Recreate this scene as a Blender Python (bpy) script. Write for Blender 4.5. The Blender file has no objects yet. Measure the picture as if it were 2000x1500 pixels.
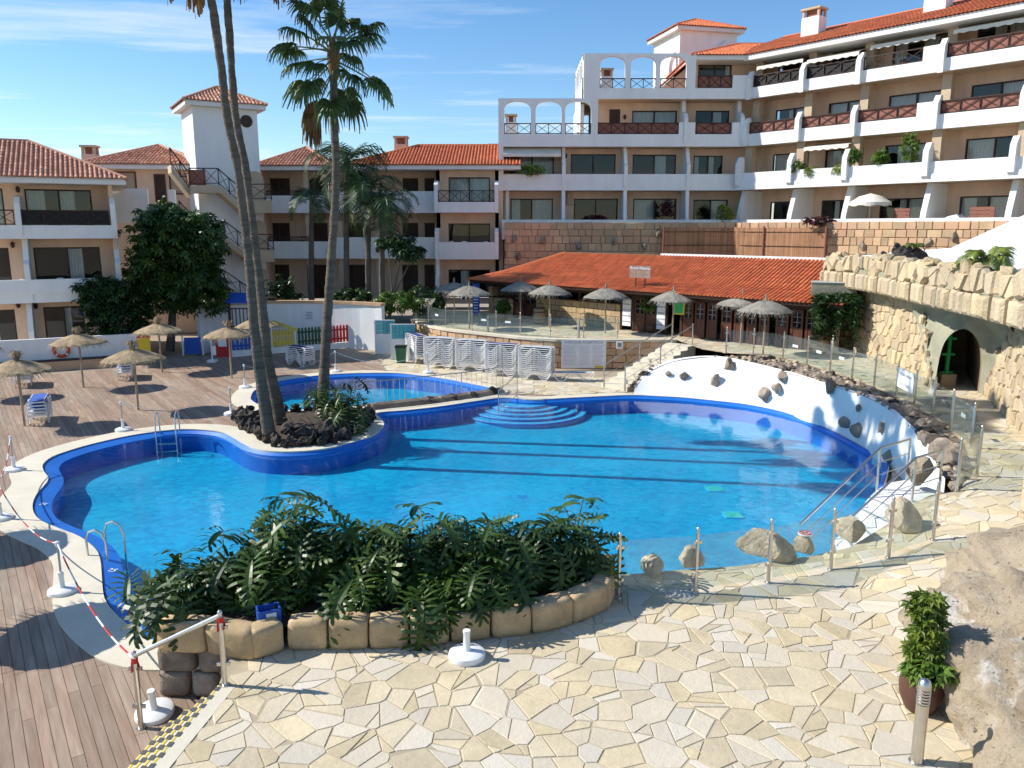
import bpy, bmesh, math, random
from mathutils import Vector, Matrix, noise, Euler
from mathutils.geometry import tessellate_polygon
R = math.radians
scene = bpy.context.scene
COL = scene.collection

# ---------------------------------------------------------------- camera
CAM_H, PITCH, FPX = 6.6, R(11.06), 1560.0       # eye height, tilt, focal length for a 2000 px wide frame
cam_data = bpy.data.cameras.new('camera')
cam_data.sensor_width = 36.0
cam_data.lens = 36.0 * FPX / 2000.0
cam_data.clip_end = 3000
cam = bpy.data.objects.new('camera', cam_data)
cam.location = (0, 0, CAM_H)
cam.rotation_euler = (R(90) - PITCH, 0, 0)
COL.objects.link(cam)
scene.camera = cam

# ---------------------------------------------------------------- sky, sun, exposure
SUN_EL = R(37)
sun_dir = Vector((-math.cos(SUN_EL) * 0.9903, math.cos(SUN_EL) * 0.1387, math.sin(SUN_EL)))   # towards the sun
world = bpy.data.worlds.new('World')
scene.world = world
world.use_nodes = True
wn, wl = world.node_tree.nodes, world.node_tree.links
wn.clear()
w_out = wn.new('ShaderNodeOutputWorld')
w_bg = wn.new('ShaderNodeBackground'); w_bg.inputs['Strength'].default_value = 0.104
w_sky = wn.new('ShaderNodeTexSky'); w_sky.sky_type = 'NISHITA'; w_sky.sun_disc = False
w_sky.sun_elevation = SUN_EL
w_sky.sun_rotation = math.atan2(sun_dir.x, sun_dir.y)
w_sky.altitude = 30; w_sky.air_density = 1.0; w_sky.dust_density = 0.05; w_sky.ozone_density = 4.0
w_tc = wn.new('ShaderNodeTexCoord')
w_sep = wn.new('ShaderNodeSeparateXYZ'); wl.new(w_tc.outputs['Generated'], w_sep.inputs[0])
w_mz = wn.new('ShaderNodeMath'); w_mz.operation = 'MAXIMUM'; w_mz.inputs[1].default_value = 0.06
wl.new(w_sep.outputs['Z'], w_mz.inputs[0])
w_dx = wn.new('ShaderNodeMath'); w_dx.operation = 'DIVIDE'; wl.new(w_sep.outputs['X'], w_dx.inputs[0]); wl.new(w_mz.outputs[0], w_dx.inputs[1])
w_dy = wn.new('ShaderNodeMath'); w_dy.operation = 'DIVIDE'; wl.new(w_sep.outputs['Y'], w_dy.inputs[0]); wl.new(w_mz.outputs[0], w_dy.inputs[1])
w_cmb = wn.new('ShaderNodeCombineXYZ'); wl.new(w_dx.outputs[0], w_cmb.inputs[0]); wl.new(w_dy.outputs[0], w_cmb.inputs[1])
w_map = wn.new('ShaderNodeMapping'); w_map.inputs['Rotation'].default_value = (0, 0, R(-38)); w_map.inputs['Scale'].default_value = (0.34, 1.0, 1)
w_map.inputs['Location'].default_value = (2.2, 4.9, 0)
wl.new(w_cmb.outputs[0], w_map.inputs[0])
w_n = wn.new('ShaderNodeTexNoise'); w_n.inputs['Scale'].default_value = 0.85; w_n.inputs['Detail'].default_value = 9; w_n.inputs['Roughness'].default_value = 0.58; w_n.inputs['Distortion'].default_value = 0.35
wl.new(w_map.outputs[0], w_n.inputs[0])
w_r = wn.new('ShaderNodeValToRGB')
w_r.color_ramp.elements[0].position = 0.53; w_r.color_ramp.elements[0].color = (0, 0, 0, 1)
w_r.color_ramp.elements[1].position = 0.78; w_r.color_ramp.elements[1].color = (0.85, 0.85, 0.85, 1)
wl.new(w_n.outputs['Fac'], w_r.inputs[0])
w_mix = wn.new('ShaderNodeMixRGB'); w_mix.inputs['Color2'].default_value = (7.2, 7.4, 7.6, 1)
w_hs = wn.new('ShaderNodeHueSaturation'); w_hs.inputs['Saturation'].default_value = 1.16; w_hs.inputs['Value'].default_value = 1.1
wl.new(w_sky.outputs[0], w_hs.inputs['Color'])
wl.new(w_r.outputs[0], w_mix.inputs['Fac']); wl.new(w_hs.outputs[0], w_mix.inputs['Color1'])
wl.new(w_mix.outputs[0], w_bg.inputs['Color']); wl.new(w_bg.outputs[0], w_out.inputs[0])

sun_data = bpy.data.lights.new('sun', 'SUN')
sun_data.energy = 4.4
sun_data.angle = R(0.53)
sun_data.color = (1.0, 0.95, 0.87)
sun = bpy.data.objects.new('sun', sun_data)
sun.rotation_euler = sun_dir.to_track_quat('Z', 'Y').to_euler()
sun.location = (-20, 10, 30)
COL.objects.link(sun)

vs = scene.view_settings
vs.view_transform = 'Standard'; vs.look = 'None'; vs.exposure = 0.56; vs.gamma = 1.0; vs.use_curve_mapping = False
scene.render.engine = 'CYCLES'
cy = scene.cycles
cy.use_denoising = True
cy.use_adaptive_sampling = True; cy.adaptive_threshold = 0.03
cy.max_bounces = 6; cy.diffuse_bounces = 3; cy.glossy_bounces = 2; cy.transmission_bounces = 2; cy.transparent_max_bounces = 12
cy.caustics_reflective = False; cy.caustics_refractive = False
cy.sample_clamp_indirect = 6.0

# ---------------------------------------------------------------- places measured in the photograph -> world
def ray(px, py):
    u, v = px - 1000.0, py - 750.0
    return Vector((u, FPX * math.cos(PITCH) - v * math.sin(PITCH), -(FPX * math.sin(PITCH) + v * math.cos(PITCH))))
def G(px, py, z=0.0):
    r = ray(px, py); s = (z - CAM_H) / r.z
    return Vector((r.x * s, r.y * s, z))
def D(px, py, Y):
    r = ray(px, py); s = Y / r.y
    return Vector((r.x * s, Y, CAM_H + r.z * s))
BAR_Z = 1.35
def zt(x, y=0):
    return min(BAR_Z, max(0.75, 0.75 + (x - 5.5) * 0.149)) if y < 22 else BAR_Z
def GT(px, py):
    z = 0.75
    for _ in range(12):
        p = G(px, py, z); z = zt(p.x, p.y)
    return G(px, py, z)
def pxof(p):
    d = Vector(p) - Vector((0, 0, CAM_H))
    f = d.y * math.cos(PITCH) - d.z * math.sin(PITCH)
    up = d.y * math.sin(PITCH) + d.z * math.cos(PITCH)
    if f < 0.1: return None
    return (1000 + FPX * d.x / f, 750 - FPX * up / f, f)

# ---------------------------------------------------------------- helpers
def tag(o, label=None, cat=None, group=None, kind=None):
    if label: o['label'] = label
    if cat: o['category'] = cat
    if group: o['group'] = group
    if kind: o['kind'] = kind
    return o
def thing(name, label, cat, loc=(0, 0, 0), rz=0.0, group=None):
    o = bpy.data.objects.new(name, None); COL.objects.link(o)
    o.location = loc; o.rotation_euler = (0, 0, rz); o.empty_display_size = 0.2
    return tag(o, label, cat, group)
def link(name, me, parent=None, loc=(0, 0, 0), rot=(0, 0, 0), scale=None):
    o = bpy.data.objects.new(name, me); COL.objects.link(o)
    o.location = loc; o.rotation_euler = rot
    if scale is not None: o.scale = scale if hasattr(scale, '__len__') else (scale,) * 3
    if parent: o.parent = parent
    return o
def copy_tree(o, parent=None):
    c = o.copy(); COL.objects.link(c)
    if parent: c.parent = parent
    for ch in list(o.children): copy_tree(ch, c)
    return c

class MB:
    def __init__(s): s.v = []; s.f = []; s.m = []; s.t = []; s.mi = 0; s.tint = 0.5
    def add(s, vs, fs):
        b = len(s.v); s.v += [tuple(p) for p in vs]
        for f in fs:
            s.f.append(tuple(b + i for i in f)); s.m.append(s.mi); s.t.append(s.tint)
        return s
    def box(s, x0, x1, y0, y1, z0, z1):
        return s.add([(x0, y0, z0), (x1, y0, z0), (x1, y1, z0), (x0, y1, z0), (x0, y0, z1), (x1, y0, z1), (x1, y1, z1), (x0, y1, z1)],
                     [(3, 2, 1, 0), (4, 5, 6, 7), (0, 1, 5, 4), (1, 2, 6, 5), (2, 3, 7, 6), (3, 0, 4, 7)])
    def bar(s, p, q, w, h, up=(0, 0, 1)):
        p, q = Vector(p), Vector(q); d = (q - p).normalized(); up = Vector(up)
        if abs(d.dot(up)) > 0.98: up = Vector((0, 1, 0))
        a = d.cross(up).normalized() * (w / 2); b = a.cross(d).normalized() * (h / 2)
        return s.add([p - a - b, p + a - b, p + a + b, p - a + b, q - a - b, q + a - b, q + a + b, q - a + b],
                     [(0, 1, 2, 3), (7, 6, 5, 4), (0, 4, 5, 1), (1, 5, 6, 2), (2, 6, 7, 3), (3, 7, 4, 0)])
    def tube(s, pts, r, n=6, closed=False, cap=True):
        pts = [Vector(p) for p in pts]; N = len(pts)
        rs = r if hasattr(r, '__len__') else [r] * N
        vs = []; fs = []; prev = None
        for i, p in enumerate(pts):
            if closed: d = pts[(i + 1) % N] - pts[i - 1]
            else: d = pts[min(i + 1, N - 1)] - pts[max(i - 1, 0)]
            d = d.normalized() if d.length > 1e-9 else Vector((0, 0, 1))
            if prev is None:
                a = d.cross(Vector((0, 0, 1)))
                if a.length < 0.05: a = d.cross(Vector((1, 0, 0)))
            else: a = prev - d * prev.dot(d)
            a.normalize(); prev = a.copy(); b = d.cross(a)
            for k in range(n):
                t = 2 * math.pi * k / n
                vs.append(p + (a * math.cos(t) + b * math.sin(t)) * rs[i])
        for i in range(N if closed else N - 1):
            j = (i + 1) % N
            for k in range(n):
                k2 = (k + 1) % n
                fs.append((i * n + k, i * n + k2, j * n + k2, j * n + k))
        if cap and not closed:
            fs.append(tuple(range(n - 1, -1, -1))); fs.append(tuple((N - 1) * n + k for k in range(n)))
        return s.add(vs, fs)
    def lathe(s, prof, n=16, c=(0, 0, 0), cap=True):
        vs = []; fs = []
        for (r, z) in prof:
            for k in range(n):
                t = 2 * math.pi * k / n
                vs.append((c[0] + r * math.cos(t), c[1] + r * math.sin(t), c[2] + z))
        for i in range(len(prof) - 1):
            for k in range(n):
                k2 = (k + 1) % n
                fs.append((i * n + k, i * n + k2, (i + 1) * n + k2, (i + 1) * n + k))
        if cap:
            fs.append(tuple(range(n - 1, -1, -1))); fs.append(tuple((len(prof) - 1) * n + k for k in range(n)))
        return s.add(vs, fs)
    def prism(s, poly, z0, z1):
        n = len(poly); area = sum(poly[i][0] * poly[(i + 1) % n][1] - poly[(i + 1) % n][0] * poly[i][1] for i in range(n))
        if area < 0: poly = poly[::-1]
        f0 = z0 if callable(z0) else (lambda x, y: z0); f1 = z1 if callable(z1) else (lambda x, y: z1)
        vs = [(p[0], p[1], f0(p[0], p[1])) for p in poly] + [(p[0], p[1], f1(p[0], p[1])) for p in poly]
        fs = [tuple(range(n - 1, -1, -1)), tuple(range(n, 2 * n))] + [(i, (i + 1) % n, n + (i + 1) % n, n + i) for i in range(n)]
        return s.add(vs, fs)
    def extrude_y(s, poly, y0, y1):          # poly in (x, z)
        n = len(poly); area = sum(poly[i][0] * poly[(i + 1) % n][1] - poly[(i + 1) % n][0] * poly[i][1] for i in range(n))
        if area > 0: poly = poly[::-1]
        vs = [(p[0], y0, p[1]) for p in poly] + [(p[0], y1, p[1]) for p in poly]
        fs = [tuple(range(n - 1, -1, -1)), tuple(range(n, 2 * n))] + [(i, (i + 1) % n, n + (i + 1) % n, n + i) for i in range(n)]
        return s.add(vs, fs)
    def extrude_x(s, poly, x0, x1):          # poly in (y, z)
        n = len(poly)
        vs = [(x0, p[0], p[1]) for p in poly] + [(x1, p[0], p[1]) for p in poly]
        fs = [tuple(range(n)), tuple(range(2 * n - 1, n - 1, -1))] + [(i, n + i, n + (i + 1) % n, (i + 1) % n) for i in range(n)]
        return s.add(vs, fs)
    def mesh(s, name, mats, smooth=False, fix=True):
        me = bpy.data.meshes.new(name)
        me.from_pydata(s.v, [], s.f)
        mats = mats if isinstance(mats, (list, tuple)) else [mats]
        for m in mats: me.materials.append(m)
        me.polygons.foreach_set('material_index', s.m)
        if smooth: me.polygons.foreach_set('use_smooth', [True] * len(s.f))
        at = me.attributes.new('tint', 'FLOAT', 'FACE'); at.data.foreach_set('value', s.t)
        me.update()
        if fix:
            bm = bmesh.new(); bm.from_mesh(me); bmesh.ops.recalc_face_normals(bm, faces=bm.faces); bm.to_mesh(me); bm.free()
        if smooth:
            try: me.set_sharp_from_angle(angle=R(38))
            except Exception: pass
        return me
    def build(s, name, mats, parent=None, smooth=False, loc=(0, 0, 0), rot=(0, 0, 0), fix=True):
        return link(name, s.mesh(name, mats, smooth, fix), parent, loc, rot)

def tess_mesh(name, loops, zf, mat, parent=None):
    """flat or gently sloped sheet from an outer loop and holes"""
    pts = [Vector((p[0], p[1], 0)) for l in loops for p in l]
    tris = tessellate_polygon([[Vector((p[0], p[1], 0)) for p in l] for l in loops])
    me = bpy.data.meshes.new(name)
    me.from_pydata([(p.x, p.y, zf(p.x, p.y) if callable(zf) else zf) for p in pts], [], [tuple(t) for t in tris])
    bm = bmesh.new(); bm.from_mesh(me)
    bmesh.ops.recalc_face_normals(bm, faces=bm.faces)
    for f in bm.faces:
        f.normal_update()
        if f.normal.z < 0: f.normal_flip()
    bm.to_mesh(me); bm.free()
    me.materials.append(mat)
    return link(name, me, parent)

def smooth_loop(pts, closed=True, per=0.25):
    """Catmull-Rom through the points, resampled"""
    pts = [Vector((p[0], p[1], p[2] if len(p) > 2 else 0)) for p in pts]; n = len(pts); out = []
    rng = range(n) if closed else range(n - 1)
    for i in rng:
        if closed: a, b, c, d = pts[i - 1], pts[i], pts[(i + 1) % n], pts[(i + 2) % n]
        else: a, b, c, d = pts[max(i - 1, 0)], pts[i], pts[i + 1], pts[min(i + 2, n - 1)]
        k = max(1, int((c - b).length / per))
        for j in range(k):
            t = j / k; t2 = t * t; t3 = t2 * t
            out.append(0.5 * ((2 * b) + (c - a) * t + (2 * a - 5 * b + 4 * c - d) * t2 + (3 * b - a - 3 * c + d) * t3))
    if not closed: out.append(pts[-1])
    return out
def area2(l): return 0.5 * sum(l[i][0] * l[(i + 1) % len(l)][1] - l[(i + 1) % len(l)][0] * l[i][1] for i in range(len(l)))
def offset_loop(l, d):
    """grow a counter-clockwise loop by d (a number, or a function of the point)"""
    n = len(l); out = []
    for i in range(n):
        t = (l[(i + 2) % n] - l[i - 2]); nrm = Vector((t.y, -t.x, 0))
        nrm.normalize()
        out.append(l[i] + nrm * (d(l[i]) if callable(d) else d))
    for _ in range(3):
        out = [(out[i - 1] + out[i] * 2 + out[(i + 1) % n]) / 4 for i in range(n)]
    return out
def inside(p, loop):
    x, y = p[0], p[1]; c = False; n = len(loop); j = n - 1
    for i in range(n):
        xi, yi, xj, yj = loop[i][0], loop[i][1], loop[j][0], loop[j][1]
        if (yi > y) != (yj > y) and x < (xj - xi) * (y - yi) / (yj - yi) + xi: c = not c
        j = i
    return c
def clip_half(poly, a, b, c):
    """keep a*x + b*y <= c"""
    out = []; n = len(poly)
    for i in range(n):
        p, q = poly[i], poly[(i + 1) % n]
        dp, dq = a * p[0] + b * p[1] - c, a * q[0] + b * q[1] - c
        if dp <= 0: out.append(p)
        if (dp < 0 < dq) or (dq < 0 < dp):
            t = dp / (dp - dq); out.append((p[0] + (q[0] - p[0]) * t, p[1] + (q[1] - p[1]) * t))
    return out
def cells(x0, x1, y0, y1, size, rnd, jit=0.46, wvar=0.35, keep=None):
    """irregular stones: a power diagram over jittered points"""
    nx, ny = max(1, int((x1 - x0) / size)), max(1, int((y1 - y0) / size))
    sx, sy = (x1 - x0) / nx, (y1 - y0) / ny
    g = {}
    for i in range(-2, nx + 2):
        for j in range(-2, ny + 2):
            g[i, j] = (x0 + (i + 0.5 + rnd.uniform(-jit, jit)) * sx, y0 + (j + 0.5 + rnd.uniform(-jit, jit)) * sy, rnd.uniform(0, wvar) * size * size)
    out = []
    for i in range(nx):
        for j in range(ny):
            p = g[i, j]
            if keep and not keep(p[0], p[1]): continue
            poly = [(p[0] - 2 * sx, p[1] - 2 * sy), (p[0] + 2 * sx, p[1] - 2 * sy), (p[0] + 2 * sx, p[1] + 2 * sy), (p[0] - 2 * sx, p[1] + 2 * sy)]
            for di in (-2, -1, 0, 1, 2):
                for dj in (-2, -1, 0, 1, 2):
                    q = g.get((i + di, j + dj))
                    if q is None or (di == 0 and dj == 0): continue
                    a, b = q[0] - p[0], q[1] - p[1]
                    c = (q[0] ** 2 + q[1] ** 2 - p[0] ** 2 - p[1] ** 2 - q[2] + p[2]) / 2
                    poly = clip_half(poly, a, b, c)
                    if len(poly) < 3: break
                if len(poly) < 3: break
            if len(poly) >= 3: out.append((p, poly))
    return out
def shrink(poly, d):
    """inset a convex polygon by d"""
    if area2(poly) < 0: poly = poly[::-1]
    out = list(poly); n = len(poly)
    for i in range(n):
        p, q = poly[i], poly[(i + 1) % n]
        ex, ey = q[0] - p[0], q[1] - p[1]; L = math.hypot(ex, ey)
        if L < 1e-6: continue
        a, b = ey / L, -ex / L
        out = clip_half(out, a, b, a * p[0] + b * p[1] - d)
        if len(out) < 3: return None
    o2 = []
    for p in out:
        if not o2 or math.hypot(p[0] - o2[-1][0], p[1] - o2[-1][1]) > 0.01: o2.append(p)
    return o2 if len(o2) >= 3 else None
def stone_into(mb, poly, mp, h, ch=0.02):
    """a stone: outline (s, t) on a surface; mp(s, t, out) -> point; h proud, edges chamfered"""
    inn = shrink(poly, ch)
    if not inn or len(poly) < 3: return False
    n, k = len(poly), len(inn)
    if k != n:
        cx = sum(p[0] for p in poly) / n; cy = sum(p[1] for p in poly) / n
        inn = [(cx + (p[0] - cx) * 0.86, cy + (p[1] - cy) * 0.86) for p in poly]
    vs = [mp(p[0], p[1], 0) for p in poly] + [mp(p[0], p[1], h * 0.62) for p in poly] + [mp(p[0], p[1], h) for p in inn]
    fs = [(i, (i + 1) % n, n + (i + 1) % n, n + i) for i in range(n)] + [(n + i, n + (i + 1) % n, 2 * n + (i + 1) % n, 2 * n + i) for i in range(n)] + [tuple(range(2 * n, 3 * n))]
    mb.add(vs, fs)
    return True

# ---------------------------------------------------------------- materials
def new_mat(name):
    m = bpy.data.materials.new(name); m.use_nodes = True
    return m, m.node_tree.nodes, m.node_tree.links, m.node_tree.nodes['Principled BSDF']
def pmat(name, col, rough=0.8, var=0.12, scale=2.0, fine=0.0, fscale=40.0, bump=0.0, bscale=30.0, bdist=0.02, metal=0.0, tint=0.0, objvar=0.0, spec=0.35, col2=None, stretch=None, two=None):
    m, n, l, b = new_mat(name)
    b.inputs['Roughness'].default_value = rough; b.inputs['Metallic'].default_value = metal
    b.inputs['Specular IOR Level'].default_value = spec
    geo = n.new('ShaderNodeNewGeometry'); pos = geo.outputs['Position']
    if stretch:
        mp = n.new('ShaderNodeMapping'); mp.vector_type = 'TEXTURE'; mp.inputs['Rotation'].default_value = (0, 0, -stretch[0]); mp.inputs['Scale'].default_value = tuple(1.0 / c for c in stretch[1])
        l.new(pos, mp.inputs[0]); pos = mp.outputs[0]
    nz = n.new('ShaderNodeTexNoise'); nz.inputs['Scale'].default_value = scale; nz.inputs['Detail'].default_value = 3; nz.inputs['Roughness'].default_value = 0.6
    l.new(pos, nz.inputs['Vector'])
    mix = n.new('ShaderNodeMix'); mix.data_type = 'RGBA'
    c2 = col2 or tuple(min(1, c * (1 + var)) for c in col); c1 = tuple(c * (1 - var) for c in col)
    if col2: c1 = col
    mix.inputs['A'].default_value = (*c1, 1); mix.inputs['B'].default_value = (*c2, 1)
    rmp = n.new('ShaderNodeMapRange'); rmp.inputs['From Min'].default_value = 0.3; rmp.inputs['From Max'].default_value = 0.7
    l.new(nz.outputs['Fac'], rmp.inputs['Value']); l.new(rmp.outputs[0], mix.inputs['Factor'])
    cur = mix.outputs['Result']
    def mul(fac_socket, lo, hi):
        nonlocal cur
        r = n.new('ShaderNodeMapRange'); r.inputs['To Min'].default_value = lo; r.inputs['To Max'].default_value = hi
        l.new(fac_socket, r.inputs['Value'])
        v = n.new('ShaderNodeVectorMath'); v.operation = 'SCALE'
        l.new(cur, v.inputs[0]); l.new(r.outputs[0], v.inputs['Scale']); cur = v.outputs[0]
    if fine:
        f = n.new('ShaderNodeTexNoise'); f.inputs['Scale'].default_value = fscale; f.inputs['Detail'].default_value = 2
        l.new(pos, f.inputs['Vector']); mul(f.outputs['Fac'], 1 - fine, 1 + fine)
    if tint:
        a = n.new('ShaderNodeAttribute'); a.attribute_name = 'tint'
        if two:
            mx = n.new('ShaderNodeMix'); mx.data_type = 'RGBA'; mx.inputs['B'].default_value = (*two, 1)
            s1 = n.new('ShaderNodeMath'); s1.operation = 'MULTIPLY'; s1.inputs[1].default_value = 7.31; s2 = n.new('ShaderNodeMath'); s2.operation = 'FRACT'
            l.new(a.outputs['Fac'], s1.inputs[0]); l.new(s1.outputs[0], s2.inputs[0]); l.new(s2.outputs[0], mx.inputs['Factor'])
            l.new(cur, mx.inputs['A']); cur = mx.outputs['Result']
        mul(a.outputs['Fac'], 1 - tint, 1 + tint)
    if objvar:
        oi = n.new('ShaderNodeObjectInfo'); mul(oi.outputs['Random'], 1 - objvar, 1 + objvar)
    l.new(cur, b.inputs['Base Color'])
    if bump:
        bz = n.new('ShaderNodeTexNoise'); bz.inputs['Scale'].default_value = bscale; bz.inputs['Detail'].default_value = 3; bz.inputs['Roughness'].default_value = 0.65
        l.new(pos, bz.inputs['Vector'])
        bp = n.new('ShaderNodeBump'); bp.inputs['Strength'].default_value = bump; bp.inputs['Distance'].default_value = bdist
        l.new(bz.outputs['Fac'], bp.inputs['Height']); l.new(bp.outputs[0], b.inputs['Normal'])
    return m
def leaf_mat(name, col, col2, trans=0.25, rough=0.45, scale=1.5):
    m, n, l, b = new_mat(name)
    geo = n.new('ShaderNodeNewGeometry')
    nz = n.new('ShaderNodeTexNoise'); nz.inputs['Scale'].default_value = scale; nz.inputs['Detail'].default_value = 3
    l.new(geo.outputs['Position'], nz.inputs['Vector'])
    oi = n.new('ShaderNodeObjectInfo')
    ad = n.new('ShaderNodeMath'); ad.operation = 'MULTIPLY_ADD'; ad.inputs[1].default_value = 0.5; l.new(oi.outputs['Random'], ad.inputs[0]); l.new(nz.outputs['Fac'], ad.inputs[2])
    at = n.new('ShaderNodeAttribute'); at.attribute_name = 'tint'
    ad2 = n.new('ShaderNodeMath'); ad2.operation = 'MULTIPLY_ADD'; ad2.inputs[1].default_value = 0.5; l.new(at.outputs['Fac'], ad2.inputs[0]); l.new(ad.outputs[0], ad2.inputs[2])
    r = n.new('ShaderNodeMapRange'); r.inputs['From Min'].default_value = 0.55; r.inputs['From Max'].default_value = 1.5
    l.new(ad2.outputs[0], r.inputs['Value'])
    mix = n.new('ShaderNodeMix'); mix.data_type = 'RGBA'; mix.inputs['A'].default_value = (*col, 1); mix.inputs['B'].default_value = (*col2, 1)
    l.new(r.outputs[0], mix.inputs['Factor']); l.new(mix.outputs['Result'], b.inputs['Base Color'])
    b.inputs['Roughness'].default_value = rough; b.inputs['Specular IOR Level'].default_value = 0.4
    out = n['Material Output']
    tr = n.new('ShaderNodeBsdfTranslucent'); l.new(mix.outputs['Result'], tr.inputs['Color'])
    ms = n.new('ShaderNodeMixShader'); ms.inputs[0].default_value = trans
    l.new(b.outputs[0], ms.inputs[1]); l.new(tr.outputs[0], ms.inputs[2]); l.new(ms.outputs[0], out.inputs['Surface'])
    return m
def glass_mat(name, tintc=(0.86, 0.93, 0.91), rough=0.02, base=0.04, ior=1.45, bump=0.0, bscale=3.0, diffuse=None):
    m = bpy.data.materials.new(name); m.use_nodes = True; n, l = m.node_tree.nodes, m.node_tree.links; n.clear()
    o = n.new('ShaderNodeOutputMaterial'); t = n.new('ShaderNodeBsdfTransparent'); t.inputs[0].default_value = (*tintc, 1)
    g = n.new('ShaderNodeBsdfGlossy'); g.inputs['Roughness'].default_value = rough
    fr = n.new('ShaderNodeFresnel')
    gb = n.new('ShaderNodeNewGeometry'); ir = n.new('ShaderNodeMapRange'); ir.inputs['To Min'].default_value = ior; ir.inputs['To Max'].default_value = 1.0 / ior
    l.new(gb.outputs['Backfacing'], ir.inputs['Value']); l.new(ir.outputs[0], fr.inputs['IOR'])      # same reflectance from both sides
    mx = n.new('ShaderNodeMixShader'); l.new(fr.outputs[0], mx.inputs[0]); l.new(g.outputs[0], mx.inputs[2])
    cur = t.outputs[0]
    if diffuse:
        d = n.new('ShaderNodeBsdfDiffuse'); d.inputs[0].default_value = (*diffuse[0], 1); m2 = n.new('ShaderNodeMixShader'); m2.inputs[0].default_value = diffuse[1]
        l.new(cur, m2.inputs[1]); l.new(d.outputs[0], m2.inputs[2]); cur = m2.outputs[0]
    l.new(cur, mx.inputs[1]); l.new(mx.outputs[0], o.inputs[0])
    if bump:
        geo = n.new('ShaderNodeNewGeometry'); nz = n.new('ShaderNodeTexNoise'); nz.inputs['Scale'].default_value = bscale; nz.inputs['Detail'].default_value = 4
        l.new(geo.outputs['Position'], nz.inputs['Vector']); bp = n.new('ShaderNodeBump'); bp.inputs['Strength'].default_value = bump; bp.inputs['Distance'].default_value = 0.05
        l.new(nz.outputs['Fac'], bp.inputs['Height']); l.new(bp.outputs[0], g.inputs['Normal']); l.new(bp.outputs[0], fr.inputs['Normal'])
    return m

M = {}
M['white'] = pmat('white_paint', (0.79, 0.79, 0.77), 0.75, 0.05, 0.8, fine=0.05, fscale=3.0, bump=0.12, bscale=14, stretch=(0, (1.6, 1.6, 0.35)))
M['peach'] = pmat('peach_render', (0.74, 0.525, 0.375), 0.85, 0.09, 0.9, fine=0.07, fscale=4, bump=0.12, bscale=20, stretch=(0, (1.5, 1.5, 0.4)))
M['tan_plaster'] = pmat('tan_plaster', (0.55, 0.42, 0.29), 0.85, 0.08, 0.7, bump=0.1, bscale=20)
M['tile_pink'] = pmat('roof_tile_pink', (0.47, 0.20, 0.12), 0.8, 0.22, 3.0, fine=0.18, fscale=9, tint=0.22, two=(0.58, 0.32, 0.22))
M['tile_red'] = pmat('roof_tile_orange', (0.55, 0.145, 0.06), 0.75, 0.18, 2.0, fine=0.15, fscale=9, tint=0.16, two=(0.62, 0.19, 0.075))
M['fascia'] = pmat('white_fascia', (0.74, 0.72, 0.68), 0.7, 0.05, 1.0)
M['brown'] = pmat('dark_brown_wood', (0.045, 0.022, 0.014), 0.55, 0.25, 3.0)
M['redbrown'] = pmat('red_brown_panel', (0.26, 0.10, 0.07), 0.6, 0.1, 1.5)
M['doorwood'] = pmat('varnished_door', (0.10, 0.035, 0.02), 0.45, 0.25, 4.0, stretch=(0, (6, 6, 0.6)))
M['black'] = pmat('black', (0.01, 0.01, 0.01), 0.6, 0.1)
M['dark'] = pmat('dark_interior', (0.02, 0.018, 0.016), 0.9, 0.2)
M['curtain'] = pmat('curtain', (0.74, 0.73, 0.69), 0.9, 0.06, 1.0)
M['pane'] = glass_mat('window_glass', (0.75, 0.8, 0.8), 0.01, ior=1.6)
M['glass'] = glass_mat('balustrade_glass', (0.92, 0.965, 0.95), 0.015, ior=1.5, diffuse=((0.62, 0.74, 0.72), 0.045))
M['steel'] = pmat('brushed_steel', (0.62, 0.60, 0.56), 0.32, 0.08, 8.0, metal=1.0)
M['steel_dull'] = pmat('weathered_steel', (0.50, 0.48, 0.44), 0.45, 0.12, 6.0, metal=0.85)
M['coping'] = pmat('coping_cream', (0.66, 0.60, 0.47), 0.8, 0.07, 1.2, fine=0.06, fscale=12, bump=0.15, bscale=25)
M['cobalt'] = pmat('cobalt_tile', (0.008, 0.15, 0.56), 0.5, 0.1, 0.8, fine=0.22, fscale=30, spec=0.5)
M['paving'] = pmat('crazy_paving', (0.57, 0.47, 0.29), 0.88, 0.15, 1.7, fine=0.14, fscale=13, tint=0.11, bump=0.4, bscale=14, two=(0.60, 0.54, 0.44))
M['grout'] = pmat('paving_grout', (0.43, 0.36, 0.245), 0.95, 0.15, 3.0)
M['ground'] = pmat('ground_concrete', (0.36, 0.29, 0.21), 0.95, 0.12, 0.5, bump=0.1)
M['plank'] = pmat('deck_plank', (0.275, 0.17, 0.115), 0.8, 0.3, 0.5, fine=0.3, fscale=4, tint=0.17, stretch=(R(-125), (0.35, 3.5, 1)), col2=(0.36, 0.285, 0.215), bump=0.3, bscale=6)
M['ashlar'] = pmat('tan_ashlar', (0.53, 0.375, 0.225), 0.9, 0.18, 1.1, fine=0.15, fscale=12, tint=0.16, bump=0.5, bscale=16, two=(0.55, 0.34, 0.21))
M['mortar'] = pmat('dark_mortar', (0.24, 0.165, 0.10), 0.95, 0.15, 2)  # brown mortar, darker than the stones it backs
M['rockwall'] = pmat('golden_stone', (0.52, 0.405, 0.245), 0.95, 0.2, 1.6, fine=0.22, fscale=16, tint=0.15, bump=0.9, bscale=11, bdist=0.05, two=(0.47, 0.38, 0.26))
M['block'] = pmat('tuff_block', (0.47, 0.34, 0.19), 0.92, 0.2, 3.0, fine=0.2, fscale=35, objvar=0.1, bump=0.7, bscale=40, bdist=0.015)
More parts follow.
